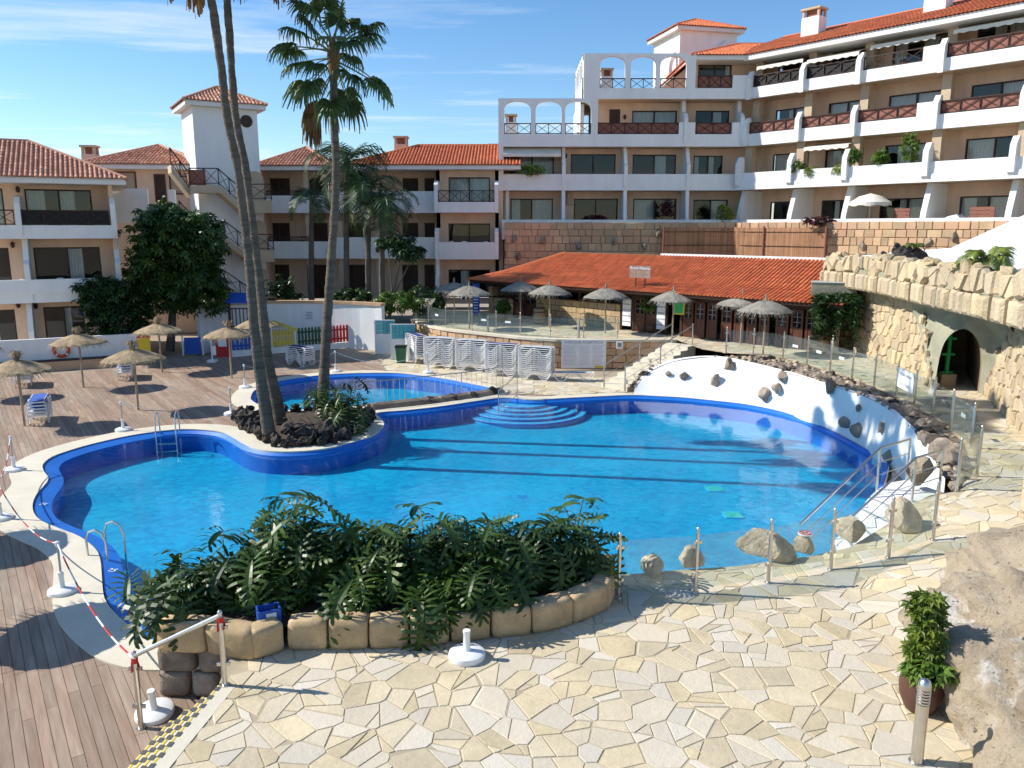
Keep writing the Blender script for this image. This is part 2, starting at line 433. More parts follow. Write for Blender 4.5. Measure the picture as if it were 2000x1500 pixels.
M['lava'] = pmat('lava_rock', (0.055, 0.045, 0.038), 0.95, 0.45, 4.0, fine=0.3, fscale=18, objvar=0.35, bump=0.9, bscale=14, bdist=0.05)
M['greyrock'] = pmat('grey_brown_rock', (0.27, 0.215, 0.165), 0.9, 0.35, 2.5, fine=0.2, fscale=14, objvar=0.3, bump=0.7, bscale=10, bdist=0.04)
M['boulder'] = pmat('tan_boulder', (0.42, 0.335, 0.235), 0.95, 0.4, 2.6, fine=0.28, fscale=22, objvar=0.12, bump=1.0, bscale=11, bdist=0.06)
M['trunk'] = pmat('palm_trunk', (0.125, 0.098, 0.072), 0.95, 0.3, 1.0, fine=0.35, fscale=1.6, bump=1.0, bscale=2.2, bdist=0.05, stretch=(0, (1.2, 1.2, 7)))
M['bark'] = pmat('grey_bark', (0.12, 0.10, 0.08), 0.95, 0.2, 2.0, bump=0.4, bscale=12)
M['soil'] = pmat('dark_soil', (0.07, 0.05, 0.035), 0.98, 0.3, 5.0, bump=0.5, bscale=20)
M['plastic'] = pmat('white_plastic', (0.80, 0.80, 0.79), 0.45, 0.04, 2.0, spec=0.45)
M['bluefab'] = pmat('blue_sling', (0.05, 0.13, 0.50), 0.8, 0.1, 3.0)
M['navyfab'] = pmat('navy_sling', (0.05, 0.055, 0.19), 0.8, 0.1, 3.0)
M['greyfab'] = pmat('grey_sling', (0.42, 0.44, 0.45), 0.8, 0.1, 3.0)
M['thatch'] = pmat('thatch_straw', (0.33, 0.245, 0.145), 0.95, 0.3, 3.0, fine=0.3, fscale=24, objvar=0.1, tint=0.3)
M['thatch_grey'] = pmat('thatch_grey', (0.25, 0.23, 0.19), 0.95, 0.3, 3.0, fine=0.3, fscale=24, tint=0.3)
M['pole'] = pmat('bleached_pole', (0.40, 0.31, 0.21), 0.85, 0.2, 3.0)
M['palm_leaf'] = leaf_mat('fan_palm_leaf', (0.030, 0.065, 0.016), (0.085, 0.14, 0.035), 0.25, 0.45)
M['dead_leaf'] = leaf_mat('dead_palm_leaf', (0.17, 0.09, 0.035), (0.30, 0.19, 0.08), 0.2, 0.8)
M['feather'] = leaf_mat('feather_palm_leaf', (0.018, 0.042, 0.012), (0.05, 0.10, 0.025), 0.2, 0.45)
M['philo'] = leaf_mat('philodendron_leaf', (0.010, 0.032, 0.006), (0.075, 0.135, 0.016), 0.2, 0.42)
M['petiole'] = pmat('petiole_green', (0.12, 0.15, 0.06), 0.5, 0.2, 4.0)
M['tree_leaf'] = leaf_mat('dark_tree_leaf', (0.012, 0.035, 0.008), (0.055, 0.12, 0.02), 0.2, 0.4)
M['yellow_leaf'] = leaf_mat('yellow_green_leaf', (0.08, 0.15, 0.02), (0.32, 0.36, 0.06), 0.3, 0.4)
M['bright_leaf'] = leaf_mat('bright_leaf', (0.04, 0.11, 0.012), (0.16, 0.25, 0.04), 0.3, 0.4)
M['red_leaf'] = leaf_mat('dark_red_leaf', (0.05, 0.012, 0.015), (0.11, 0.03, 0.03), 0.2, 0.4)
M['terracotta'] = pmat('dark_terracotta', (0.10, 0.045, 0.032), 0.5, 0.2, 2.0)
M['barrel'] = pmat('barrel_oak', (0.36, 0.26, 0.16), 0.7, 0.2, 3.0, stretch=(0, (8, 8, 1)))
M['hoop'] = pmat('barrel_hoop', (0.05, 0.045, 0.04), 0.5, 0.2, 3.0, metal=0.6)
M['concrete'] = pmat('grey_green_concrete', (0.30, 0.29, 0.21), 0.92, 0.25, 0.9, fine=0.12, fscale=10, bump=0.5, bscale=5, bdist=0.05)
M['canvas'] = pmat('cream_canvas', (0.72, 0.68, 0.58), 0.85, 0.05, 1.0)
M['signwhite'] = pmat('sign_white', (0.78, 0.79, 0.80), 0.5, 0.03, 1.0)
M['signgrey'] = pmat('sign_print_grey', (0.32, 0.33, 0.38), 0.6, 0.1, 1.0)
M['yellow'] = pmat('yellow_paint', (0.70, 0.52, 0.03), 0.5, 0.08, 2.0)
M['redp'] = pmat('red_paint', (0.50, 0.025, 0.025), 0.5, 0.08, 2.0)
M['bluep'] = pmat('blue_paint', (0.02, 0.09, 0.42), 0.5, 0.08, 2.0)
M['greenp'] = pmat('dark_green_paint', (0.02, 0.085, 0.03), 0.5, 0.1, 2.0)
M['green2'] = pmat('bright_green_paint', (0.03, 0.42, 0.14), 0.5, 0.08, 2.0)
M['bin'] = pmat('bin_green', (0.025, 0.12, 0.06), 0.5, 0.1, 2.0)
M['orange'] = pmat('orange_ring', (0.62, 0.09, 0.02), 0.5, 0.08, 2.0)
M['teal'] = glass_mat('teal_glass_brick', (0.45, 0.78, 0.80), 0.1, ior=1.5, diffuse=((0.16, 0.55, 0.60), 0.7))
M['bamboo'] = pmat('bamboo_screen', (0.36, 0.185, 0.10), 0.85, 0.2, 0.7, fine=0.15, fscale=5, tint=0.25)
M['greystripe'] = pmat('anti_slip_grey', (0.10, 0.10, 0.095), 0.9, 0.1, 4.0)
# ================================================================ POOLS AND GROUND
rnd = random.Random(7)
main_px = [(425, 844), (375, 840), (337, 841), (287, 847), (240, 855), (175, 870), (125, 885), (100, 895), (84, 909), (86, 922), (95, 936), (87, 950), (72, 967), (64, 987), (67, 1005), (82, 1020),
           (117, 1035), (155, 1050), (186, 1074), (196, 1095), (199, 1125), (202, 1161), (210, 1182), (234, 1209), (261, 1230), (288, 1248), (321, 1263)]
near_px = [(1215, 1122), (1330, 1112), (1440, 1105), (1530, 1090), (1600, 1068), (1646, 1033)]
side_px = [(1664, 1018), (1695, 975), (1736, 948), (1768, 936)]
wall_px = [(1768, 934), (1735, 905), (1700, 883), (1655, 857), (1610, 835), (1565, 817), (1520, 803), (1460, 791), (1400, 784), (1340, 778), (1285, 775), (1235, 773)]
far_px = [(1180, 775), (1100, 779), (1040, 782), (985, 778)]
weir_px = [(940, 783), (860, 795), (790, 803), (735, 808)]
isl_px = [(747, 822), (749, 835), (732, 850), (700, 862), (650, 875), (600, 882), (550, 884), (512, 881), (482, 872), (462, 860), (442, 849)]
near_hidden = [Vector((-5.35, 11.45, 0)), Vector((-4.3, 11.75, 0)), Vector((-2.8, 11.95, 0)), Vector((-1.2, 12.25, 0)), Vector((0.4, 12.75, 0))]
P_main = [G(*p) for p in main_px] + near_hidden
P_near = [GT(*p) for p in near_px]
P_side = [GT(*p) for p in side_px]
P_wall = [G(*p) for p in wall_px]
P_far = [G(*p) for p in far_px]
P_weir = [G(*p) for p in weir_px]
P_isl = [G(*p) for p in isl_px]
ctrl = P_main + P_near + P_side[:2] + P_wall[1:] + P_far + P_weir + P_isl
for p in ctrl: p.z = 0
pool = smooth_loop(ctrl, True, 0.22)
if area2(pool) < 0: pool = pool[::-1]
small_px = [(490, 777), (500, 762), (537, 747), (600, 737), (650, 732), (700, 730), (775, 730), (825, 735), (875, 742), (942, 755), (972, 763), (960, 769), (850, 781), (740, 791), (660, 797), (600, 801), (548, 802), (510, 793), (494, 785)]
pool2 = smooth_loop([G(*p) for p in small_px], True, 0.22)
if area2(pool2) < 0: pool2 = pool2[::-1]

# coping width: broad and cream on the left, narrow elsewhere
def cop_w(p):
    if p.x > 5.0 and p.y > 15.5: return 0.03
    if p.x < -5.5 and p.y < 27: return 0.82
    if p.y > 24 and p.x > -4: return 0.55
    return 0.5
cop_out = offset_loop(pool, cop_w)
cop2_out = offset_loop(pool2, lambda p: 0.75 if p.x < -6 else 0.5)
def rim_w(p): return -0.38 if (p.x < -5.4 and p.y < 25.5 and not (p.x > -9.5 and p.y > 19.5)) else -0.13
ledge_in = offset_loop(pool, rim_w)
ledge2_in = offset_loop(pool2, -0.15)
WATER_Z, FLOOR_Z = -0.10, -0.66

# terrace outline ------------------------------------------------
N1, N2 = G(426, 1338, 0.75), G(288, 1500, 0.75)
N3 = N1 + (N2 - N1) * 2.6
rim_px = [(1868, 959), (1900, 925), (1884, 868), (1854, 840), (1821, 812), (1785, 795), (1750, 775), (1707, 755), (1664, 740), (1621, 726), (1576, 712), (1529, 700), (1471, 693), (1418, 689), (1372, 682)]
P_rim = [GT(*p) for p in rim_px]
ret_px = [(1322, 664), (1206, 664), (1140, 664), (1075, 663), (1016, 659), (969, 654), (922, 649), (871, 643), (837, 636), (806, 624)]
P_ret = [G(*p, BAR_Z) for p in ret_px]
t_left = [Vector((-3.95, 10.45, 0)), Vector((-5.05, 10.55, 0)), Vector((-5.1, 11.35, 0))]
near_t = [(1215, 1122), (1330, 1112), (1440, 1105), (1530, 1092), (1600, 1082), (1660, 1068), (1735, 1022), (1790, 978), (1840, 962)]
P_neart = [GT(*p) for p in near_t]
terr = [N3, N2, N1] + t_left + [Vector((-4.3, 11.7, 0)), Vector((-2.8, 11.92, 0)), Vector((-1.2, 12.2, 0)), Vector((0.4, 12.7, 0))] + P_neart + P_rim + P_ret \
       + [Vector((-6.5, 47.5, 0)), Vector((-5, 54, 0)), Vector((20, 54, 0)), Vector((32, 40, 0)), Vector((30, 2, 0)), Vector((N3.x, N3.y - 1, 0))]
for p in terr: p.z = 0

# ground sheet with the pools cut out
def rect(a): return [Vector((-a, -a, 0)), Vector((a, -a, 0)), Vector((a, a, 0)), Vector((-a, a, 0))]
in_a, in_b = offset_loop(pool, 0.12), offset_loop(pool2, 0.1)
g = tess_mesh('ground', [rect(600), in_a[::-1], in_b[::-1]], -0.045, M['ground']); tag(g, 'bare concrete ground under the whole resort', kind='structure')

# pool basins
def mosaic(name, base, alt):
    m, n, l, b = new_mat(name)
    geo = n.new('ShaderNodeNewGeometry')
    vo = n.new('ShaderNodeTexVoronoi'); vo.inputs['Scale'].default_value = 7.0
    l.new(geo.outputs['Position'], vo.inputs['Vector'])
    nz = n.new('ShaderNodeTexNoise'); nz.inputs['Scale'].default_value = 0.35; nz.inputs['Detail'].default_value = 2; l.new(geo.outputs['Position'], nz.inputs['Vector'])
    sp = n.new('ShaderNodeSeparateColor'); l.new(vo.outputs['Color'], sp.inputs[0])
    ad = n.new('ShaderNodeMath'); ad.operation = 'MULTIPLY_ADD'; ad.inputs[1].default_value = 0.55; l.new(sp.outputs[0], ad.inputs[0]); l.new(nz.outputs['Fac'], ad.inputs[2])
    r = n.new('ShaderNodeMapRange'); r.inputs['From Min'].default_value = 0.35; r.inputs['From Max'].default_value = 1.25; l.new(ad.outputs[0], r.inputs['Value'])
    mx = n.new('ShaderNodeMix'); mx.data_type = 'RGBA'; mx.inputs['A'].default_value = (*base, 1); mx.inputs['B'].default_value = (*alt, 1)
    l.new(r.outputs[0], mx.inputs['Factor']); l.new(mx.outputs['Result'], b.inputs['Base Color']); b.inputs['Roughness'].default_value = 0.5
    return m
M['poolfloor'] = mosaic('pool_floor_mosaic_ripple', (0.0003, 0.235, 0.47), (0.002, 0.43, 0.66))  # tile colours, contrast raised to paint in the water's ripple sparkle
M['stepblue'] = mosaic('pool_step_mosaic', (0.03, 0.36, 0.68), (0.08, 0.50, 0.80))
M['water'] = glass_mat('pool_water', (0.72, 0.97, 1.0), 0.015, ior=1.33, bump=0.13, bscale=3.2)
def basin(name, lo, led, cop, label):
    n = len(lo)
    for nm, inn, out, zi, zo, mat, hi in (('pool_coping', lo, cop, 0.035, 0.025, M['coping'], None),):
        vs = [(p.x, p.y, zi) for p in inn] + [(p.x, p.y, zo) for p in out] + [(p.x, p.y, -0.10) for p in out] + [(p.x, p.y, -0.16) for p in inn]
        fs = []
        for i in range(n):
            j = (i + 1) % n
            fs += [(i, n + i, n + j, j), (n + i, 2 * n + i, 2 * n + j, n + j), (i, j, 3 * n + j, 3 * n + i)]
        mb = MB(); mb.add(vs, fs); o = mb.build(name + '_coping', mat, smooth=True); tag(o, label + ' cream stone coping rim', kind='structure')
    mb = MB()
    inn = offset_loop(lo, -0.015)
    vs = [(p.x, p.y, 0.02) for p in inn] + [(p.x, p.y, 0.0) for p in inn] + [(p.x, p.y, -0.085) for p in led] + [(p.x, p.y, FLOOR_Z) for p in led]
    fs = []
    for i in range(n):
        j = (i + 1) % n
        fs += [(i, j, n + j, n + i), (n + i, n + j, 2 * n + j, 2 * n + i), (2 * n + i, 2 * n + j, 3 * n + j, 3 * n + i)]
    mb.add(vs, fs)
    o = mb.build(name + '_basin', M['cobalt'], smooth=True, fix=False); tag(o, label + ' cobalt tiled side wall and ledge', kind='structure')
    f = tess_mesh('pool_floor', [offset_loop(led, 0.06)], FLOOR_Z, M['poolfloor']); tag(f, label + ' bright blue mosaic floor with painted ripple sparkle', kind='structure')
    w = tess_mesh('pool_water', [offset_loop(led, 0.004)], WATER_Z, M['water']); tag(w, label + ' clear still water', kind='structure')
basin('large_pool', pool, ledge_in, cop_out, 'large free-form pool')
basin('small_pool', pool2, ledge2_in, cop2_out, 'small round pool')

# depth figures on the ledge
def text_mesh(name, s, size, mat, parent=None, loc=(0, 0, 0), rot=(0, 0, 0), align='CENTER', depth=0.002):
    cu = bpy.data.curves.new(name, 'FONT'); cu.body = s; cu.size = size; cu.align_x = align; cu.align_y = 'CENTER'; cu.extrude = depth
    o = bpy.data.objects.new(name, cu); COL.objects.link(o)
    me = bpy.data.meshes.new_from_object(o)
    bpy.data.objects.remove(o); bpy.data.curves.remove(cu)
    me.materials.clear(); me.materials.append(mat)
    return link(name, me, parent, loc, rot)
dm = thing('depth_marking', 'white painted depth figure on blue ledge beside near pool ladder', 'marking', tuple(G(213, 1113, -0.025)), R(-15))
text_mesh('depth_figure', '1.25', 0.2, M['signwhite'], dm)
dm = thing('depth_marking', 'white painted depth figure on blue ledge at far left lobe of pool', 'marking', tuple(G(79, 984, -0.025)), R(-15))
text_mesh('depth_figure', '1.25', 0.2, M['signwhite'], dm)

# round steps in the large pool
st = thing('pool_steps', 'round blue mosaic steps fanning down into the large pool', 'steps', tuple(G(1018, 786)), 0)
for k, (rr, z1) in enumerate([(1.0, -0.15), (1.35, -0.23), (1.7, -0.31), (2.05, -0.39), (2.4, -0.48)]):
    mb = MB(); poly = [(rr * math.cos(R(a)) + 0.15, 0.75 + rr * .95 * math.sin(R(a))) for a in range(170, 371, 8)]
    mb.prism(poly, FLOOR_Z, z1); o = mb.build('step', M['stepblue'], st)
    mb = MB(); e = [((rr + 0.02) * math.cos(R(a)) + 0.15, 0.75 + (rr + 0.02) * .95 * math.sin(R(a)), z1 - 0.03) for a in range(172, 369, 8)]
    mb.tube(e, 0.03, 5); mb.build('step_nosing', M['cobalt'], o)

# rock weir between the pools with its railing
wr = thing('rock_weir', 'dark rough stone weir wall dividing the small pool from the large pool', 'wall', (0, 0, 0))
wl_pts = smooth_loop([G(725, 799), G(790, 792), G(860, 784), G(930, 775), G(975, 767)], False, 0.3)
mb = MB(); n = len(wl_pts)
mb.tube([(p.x, p.y, 0.0) for p in wl_pts], 0.24, 8); mb.add([(p.x - .03, p.y - 0.17, z) for p in wl_pts for z in (-0.95, 0)], [(2 * i, 2 * i + 2, 2 * i + 3, 2 * i + 1) for i in range(n - 1)])
mb.build('core', M['greyrock'], wr, smooth=True)

# ---------------------------------------------------------------- rocks (a few shapes, reused)
def rock_mesh(name, mat, seed, sub=2, amp=0.28, freq=1.3, cuts=5, flat=0.0):
    r = random.Random(seed); bm = bmesh.new(); bmesh.ops.create_icosphere(bm, subdivisions=sub, radius=1.0)
    pl = [(Vector((r.gauss(0, 1), r.gauss(0, 1), r.gauss(0, 1))).normalized(), r.uniform(0.5, 0.78)) for _ in range(cuts)]
    off = Vector((r.uniform(0, 99), r.uniform(0, 99), r.uniform(0, 99)))
    for v in bm.verts:
        p = v.co.copy()
        for nn, d in pl:
            e = p.dot(nn) - d
            if e > 0: p -= nn * e * 0.95
        p *= 1 + amp * noise.fractal(p * freq + off, 0.9, 2.0, 4)
        v.co = p
    for f in bm.faces: f.smooth = True
    me = bpy.data.meshes.new(name); bm.to_mesh(me); bm.free(); me.materials.append(mat)
    try: me.set_sharp_from_angle(angle=R(22))
    except Exception: pass
    return me
LAVA = [rock_mesh('lava_rock', M['lava'], 10 + i, 3, 0.42, 2.0, 4) for i in range(5)]
GREY = [rock_mesh('grey_rock', M['greyrock'], 30 + i, 3, 0.12, 2.2, 12) for i in range(6)]
BOUL = [rock_mesh('boulder', M['boulder'], 50 + i, 3, 0.10, 2.2, 13) for i in range(5)]
def rock(name, me, p, s, parent=None, r=rnd):
    return link(name, me, parent, p, (r.uniform(-0.3, 0.3), r.uniform(-0.3, 0.3), r.uniform(0, 6.28)), s)
for i in range(0, n - 1):
    p = wl_pts[i].lerp(wl_pts[i + 1], rnd.random())
    rock('rock', GREY[i % 6] if i % 3 else LAVA[i % 5], (p.x + rnd.uniform(-.05, .05), p.y + rnd.uniform(-0.12, 0.05), rnd.uniform(0.0, 0.12)), (rnd.uniform(.2, .32), rnd.uniform(.2, .28), rnd.uniform(.13, .2)), wr)
rl = thing('weir_railing', 'thin steel barred railing along the rock weir between the pools', 'railing', (0, 0, 0))
rail_pts = smooth_loop([G(690, 803), G(790, 792), G(860, 784), G(930, 775), G(982, 765)], False, 0.22)
mb = MB(); mb.tube([(p.x, p.y + 0.25, 1.0) for p in rail_pts], 0.02, 5); mb.build('top_rail', M['steel_dull'], rl)
mb = MB(); mb.tube([(p.x, p.y + 0.25, 0.16) for p in rail_pts], 0.016, 5); mb.build('bottom_rail', M['steel_dull'], rl)
acc = 0
bar_me = MB().tube([(0, 0, 0), (0, 0, 0.84)], 0.008, 4).mesh('bar', M['steel_dull'])
for i in range(len(rail_pts)):
    p = rail_pts[i]; link('bar', bar_me, rl, (p.x, p.y + 0.25, 0.16))
for i in (0, len(rail_pts) // 3, 2 * len(rail_pts) // 3, len(rail_pts) - 1):
    p = rail_pts[i]; MB().tube([(0, 0, -0.3), (0, 0, 1.0)], 0.022, 6).build('post', M['steel_dull'], rl, loc=(p.x, p.y + 0.25, 0))

# ---------------------------------------------------------------- wooden deck
deck = MB(); dk = bpy.data.objects.new('wooden_deck', None); COL.objects.link(dk); tag(dk, 'grey brown timber boards of the pool deck', kind='structure')
ang = R(125); dx, dy = math.cos(ang), math.sin(ang); nx_, ny_ = -dy, dx
deck_poly = [Vector((-34, 2, 0)), Vector((-2.5, 2, 0)), Vector((-3.3, 9.9, 0)), Vector((-5.0, 10.6, 0)), Vector((-5.6, 11.6, 0)), Vector((-5.2, 33.3, 0)), Vector((-5.4, 35.6, 0)), Vector((-6.9, 41.0, 0)), Vector((-14, 41.5, 0)), Vector((-16, 40.5, 0)), Vector((-21, 36.0, 0)), Vector((-34, 32, 0))]
hole1, hole2 = offset_loop(cop_out, -0.2), offset_loop(cop2_out, -0.2)
step_poly = [N1, N2, N3, N3 + Vector((-.5, .3, 0)), N2 + Vector((-.75, .45, 0)), N1 + Vector((-.75, .45, 0))]
def deck_ok(x, y):
    return inside((x, y), deck_poly) and not inside((x, y), hole1) and not inside((x, y), hole2)
W = 0.15
planks = []
for k in range(-260, 120):
    c0 = k * W
    run = None; t = -12.0; runs = []
    while t < 62:
        x, y = dx * t + nx_ * c0, dy * t + ny_ * c0
        ok = deck_ok(x, y)
        if ok and run is None: run = t
        if (not ok) and run is not None: runs.append((run, t)); run = None
        t += 0.15
    for a, b in runs:
        s = a
        first = True
        while s < b - 0.2:
            e = min(b, s + (rnd.uniform(0.8, 3.6) if first else 3.6)); first = False
            if b - e < 0.5: e = b
            planks.append((c0, s, e)); s = e
def plank_into(mb, c0, s, e):
    g_ = 0.0035; vs = []
    for (t, c) in ((s + .003, c0 + g_), (e - .003, c0 + g_), (e - .003, c0 + W - g_), (s + .003, c0 + W - g_)):
        vs.append((dx * t + nx_ * c, dy * t + ny_ * c))
    dz = rnd.uniform(-0.002, 0.002); mb.tint = rnd.random()
    mb.add([(x, y, -0.04) for x, y in vs] + [(x, y, dz) for x, y in vs], [(4, 5, 6, 7), (0, 1, 5, 4), (1, 2, 6, 5), (2, 3, 7, 6), (3, 0, 4, 7)])
def psize(c0, s, e):
    t = (s + e) / 2; p = (dx * t + nx_ * c0, dy * t + ny_ * c0, 0); q = pxof(p)
    if not q or not (-150 < q[0] < 2100 and q[1] < 2600): return 0
    return (e - s) / q[2] ** 2
planks = [p for p in planks if psize(*p) > 0]
planks.sort(key=lambda p: -psize(*p))
for p in planks[:300]:
    mb = MB(); plank_into(mb, *p); mb.build('plank', M['plank'], dk, fix=False)
mb = MB()
for p in planks[300:]: plank_into(mb, *p)
tag(mb.build('far_planks', M['plank'], dk, fix=False), kind='stuff')

# ---------------------------------------------------------------- stone terrace, path and bar terrace
def strip_of(x0, x1, y0, y1):
    c = [(p.x, p.y) for p in terr]
    for a, b, k in ((-1, 0, -x0), (1, 0, x1), (0, -1, -y0), (0, 1, y1)): c = clip_half(c, a, b, k)
    return [Vector((p[0], p[1], 0)) for p in c]
tr = tess_mesh('stone_terrace', [strip_of(-20, 40, 22, 60)], BAR_Z - 0.008, M['grout'])
for i_, (x0_, x1_) in enumerate(((-20, 5.5), (5.5, 9.527), (9.527, 40))):
    tess_mesh('terrace_bed', [strip_of(x0_, x1_, 1, 22)], lambda x, y: min(BAR_Z, max(0.75, 0.75 + (x - 5.5) * 0.149)) - 0.008, M['grout'], tr)
tag(tr, 'raised terrace of cream crazy paving around the pool and bar', kind='structure')
mb = MB(); sk = terr[3:3 + 3 + 4 + len(P_neart)]
mb.add([(p.x, p.y, z) for p in sk for z in (-1.0, zt(p.x, p.y) - 0.022)], [(2 * i, 2 * i + 2, 2 * i + 3, 2 * i + 1) for i in range(len(sk) - 1)])
mb.build('terrace_edge', M['coping'], tr)
terr_s = [Vector((p.x, p.y, 0)) for p in terr]
def paving(poly, x0, x1, y0, y1, size, zf, parent, keepn, seed, lift=0.0):
    r = random.Random(seed); out = []; todo = []
    for p, cell in cells(x0, x1, y0, y1, size, r, 0.47, 0.5, keep=lambda x, y: True):
        q = pxof((p[0], p[1], 1.0))
        if not q or not (-80 < q[0] < 2080 and q[1] < 1640): continue
        parts = [cell]
        for lev_ in range(2):
            nxt = []
            for pc in parts:
                if r.random() < (.5, .25)[lev_] and len(pc) >= 4:
                    cx, cy_ = sum(a[0] for a in pc) / len(pc), sum(a[1] for a in pc) / len(pc); th = r.uniform(0, math.pi); a_, b_ = math.cos(th), math.sin(th); k_ = a_ * (cx + r.uniform(-.08, .08)) + b_ * (cy_ + r.uniform(-.08, .08))
                    for sg_ in (1, -1):
                        q2 = clip_half(pc, a_ * sg_, b_ * sg_, k_ * sg_)
                        if len(q2) >= 3 and abs(area2(q2)) > .01: nxt.append(q2)
                else: nxt.append(pc)
            parts = nxt
        for pc in parts: todo.append(pc)
    for cell in todo:
        p = (sum(a[0] for a in cell) / len(cell), sum(a[1] for a in cell) / len(cell)); q = pxof((p[0], p[1], 1.0))
        c = shrink(cell, r.uniform(0.004, 0.011))
        if not c: continue
        if not all(inside(a, poly) for a in c):
            if not inside(p, poly): continue
            for _ in range(5):
                c = [(p[0] + (a[0] - p[0]) * 0.85, p[1] + (a[1] - p[1]) * 0.85) for a in c]
                if all(inside(a, poly) for a in c): break
        if not all(inside(a, poly) for a in c): continue
        out.append((abs(area2(c)) / q[2] ** 2.6, c))
    out.sort(key=lambda t: -t[0])
    def put(mb, c):
        mb.tint = r.random(); z0 = r.uniform(-0.003, 0.003)
        stone_into(mb, c, lambda s, t, o: (s, t, zf(s, t) - 0.03 + z0 + o + lift), 0.03, 0.005)
    for a, c in out[:keepn]:
        mb = MB(); put(mb, c)
        if mb.f: mb.build('paving_stone', M['paving'], parent, fix=False)
    mb = MB()
    for a, c in out[keepn:]: put(mb, c)
    if mb.f: tag(mb.build('far_paving_stones', M['paving'], parent, fix=False), kind='stuff')
paving(terr_s, -5.5, 18, 4.5, 49, 0.38, zt, tr, 300, 3)
# cream paving beyond the pools
bp = [G(740, 722), G(830, 730), G(960, 752), G(1000, 768), G(1100, 772), G(1225, 766), G(1235, 740), G(1190, 735), G(1080, 735), G(960, 722), G(860, 706), G(800, 690), G(760, 680), G(735, 676)]
for p in bp: p.z = 0
fp = tess_mesh('lower_paving', [[p for p in bp]], -0.025, M['grout']); tag(fp, 'cream paving between the pools and the curved stone wall', kind='structure')
paving(bp, -9, 6, 29, 42, 0.5, lambda x, y: -0.002, fp, 120, 5)

# steps from the deck up to the near terrace
ns = thing('terrace_steps', 'low steps with yellow and grey anti-slip strips down to the timber deck', 'steps', (0, 0, 0))
sd = (N2 - N1).normalized(); sn = Vector((sd.y, -sd.x, 0)); 
if sn.x > 0: sn = -sn
L_ = (N3 - N1).length
for k in range(4):
    z1 = 0.75 - 0.19 * k - (0.0 if k else 0.0)
    a = N1 + sn * (0.24 * (k - 1)); a.z = 0
    b = a + sd * L_; w_ = sn * 0.24
    mb = MB(); mb.prism([(a.x, a.y), (b.x, b.y), (b.x + w_.x, b.y + w_.y), (a.x + w_.x, a.y + w_.y)], -0.04, z1 + (0.003 if k == 0 else 0)); o = mb.build('step', M['coping'], ns)
    e = a + w_; t = 0.05
    c, d = e - sn * .015, e + sd * 3.9 - sn * .015; q1, q2 = c - sn * .022, d - sn * .022; MB().prism([(c.x, c.y), (d.x, d.y), (q2.x, q2.y), (q1.x, q1.y)], z1 + .003, z1 + .006).build('yellow_strip', M['yellow'], o)
    while t < 3.8:
        c = e + sd * t - sn * .004; d = c + sd * .085; q1, q2 = c - sn * .06, d - sn * .06
        MB().prism([(c.x, c.y), (d.x, d.y), (q2.x, q2.y), (q1.x, q1.y)], z1 + .0065, z1 + .01).build('grip_strip', M['greystripe'], o); t += .19
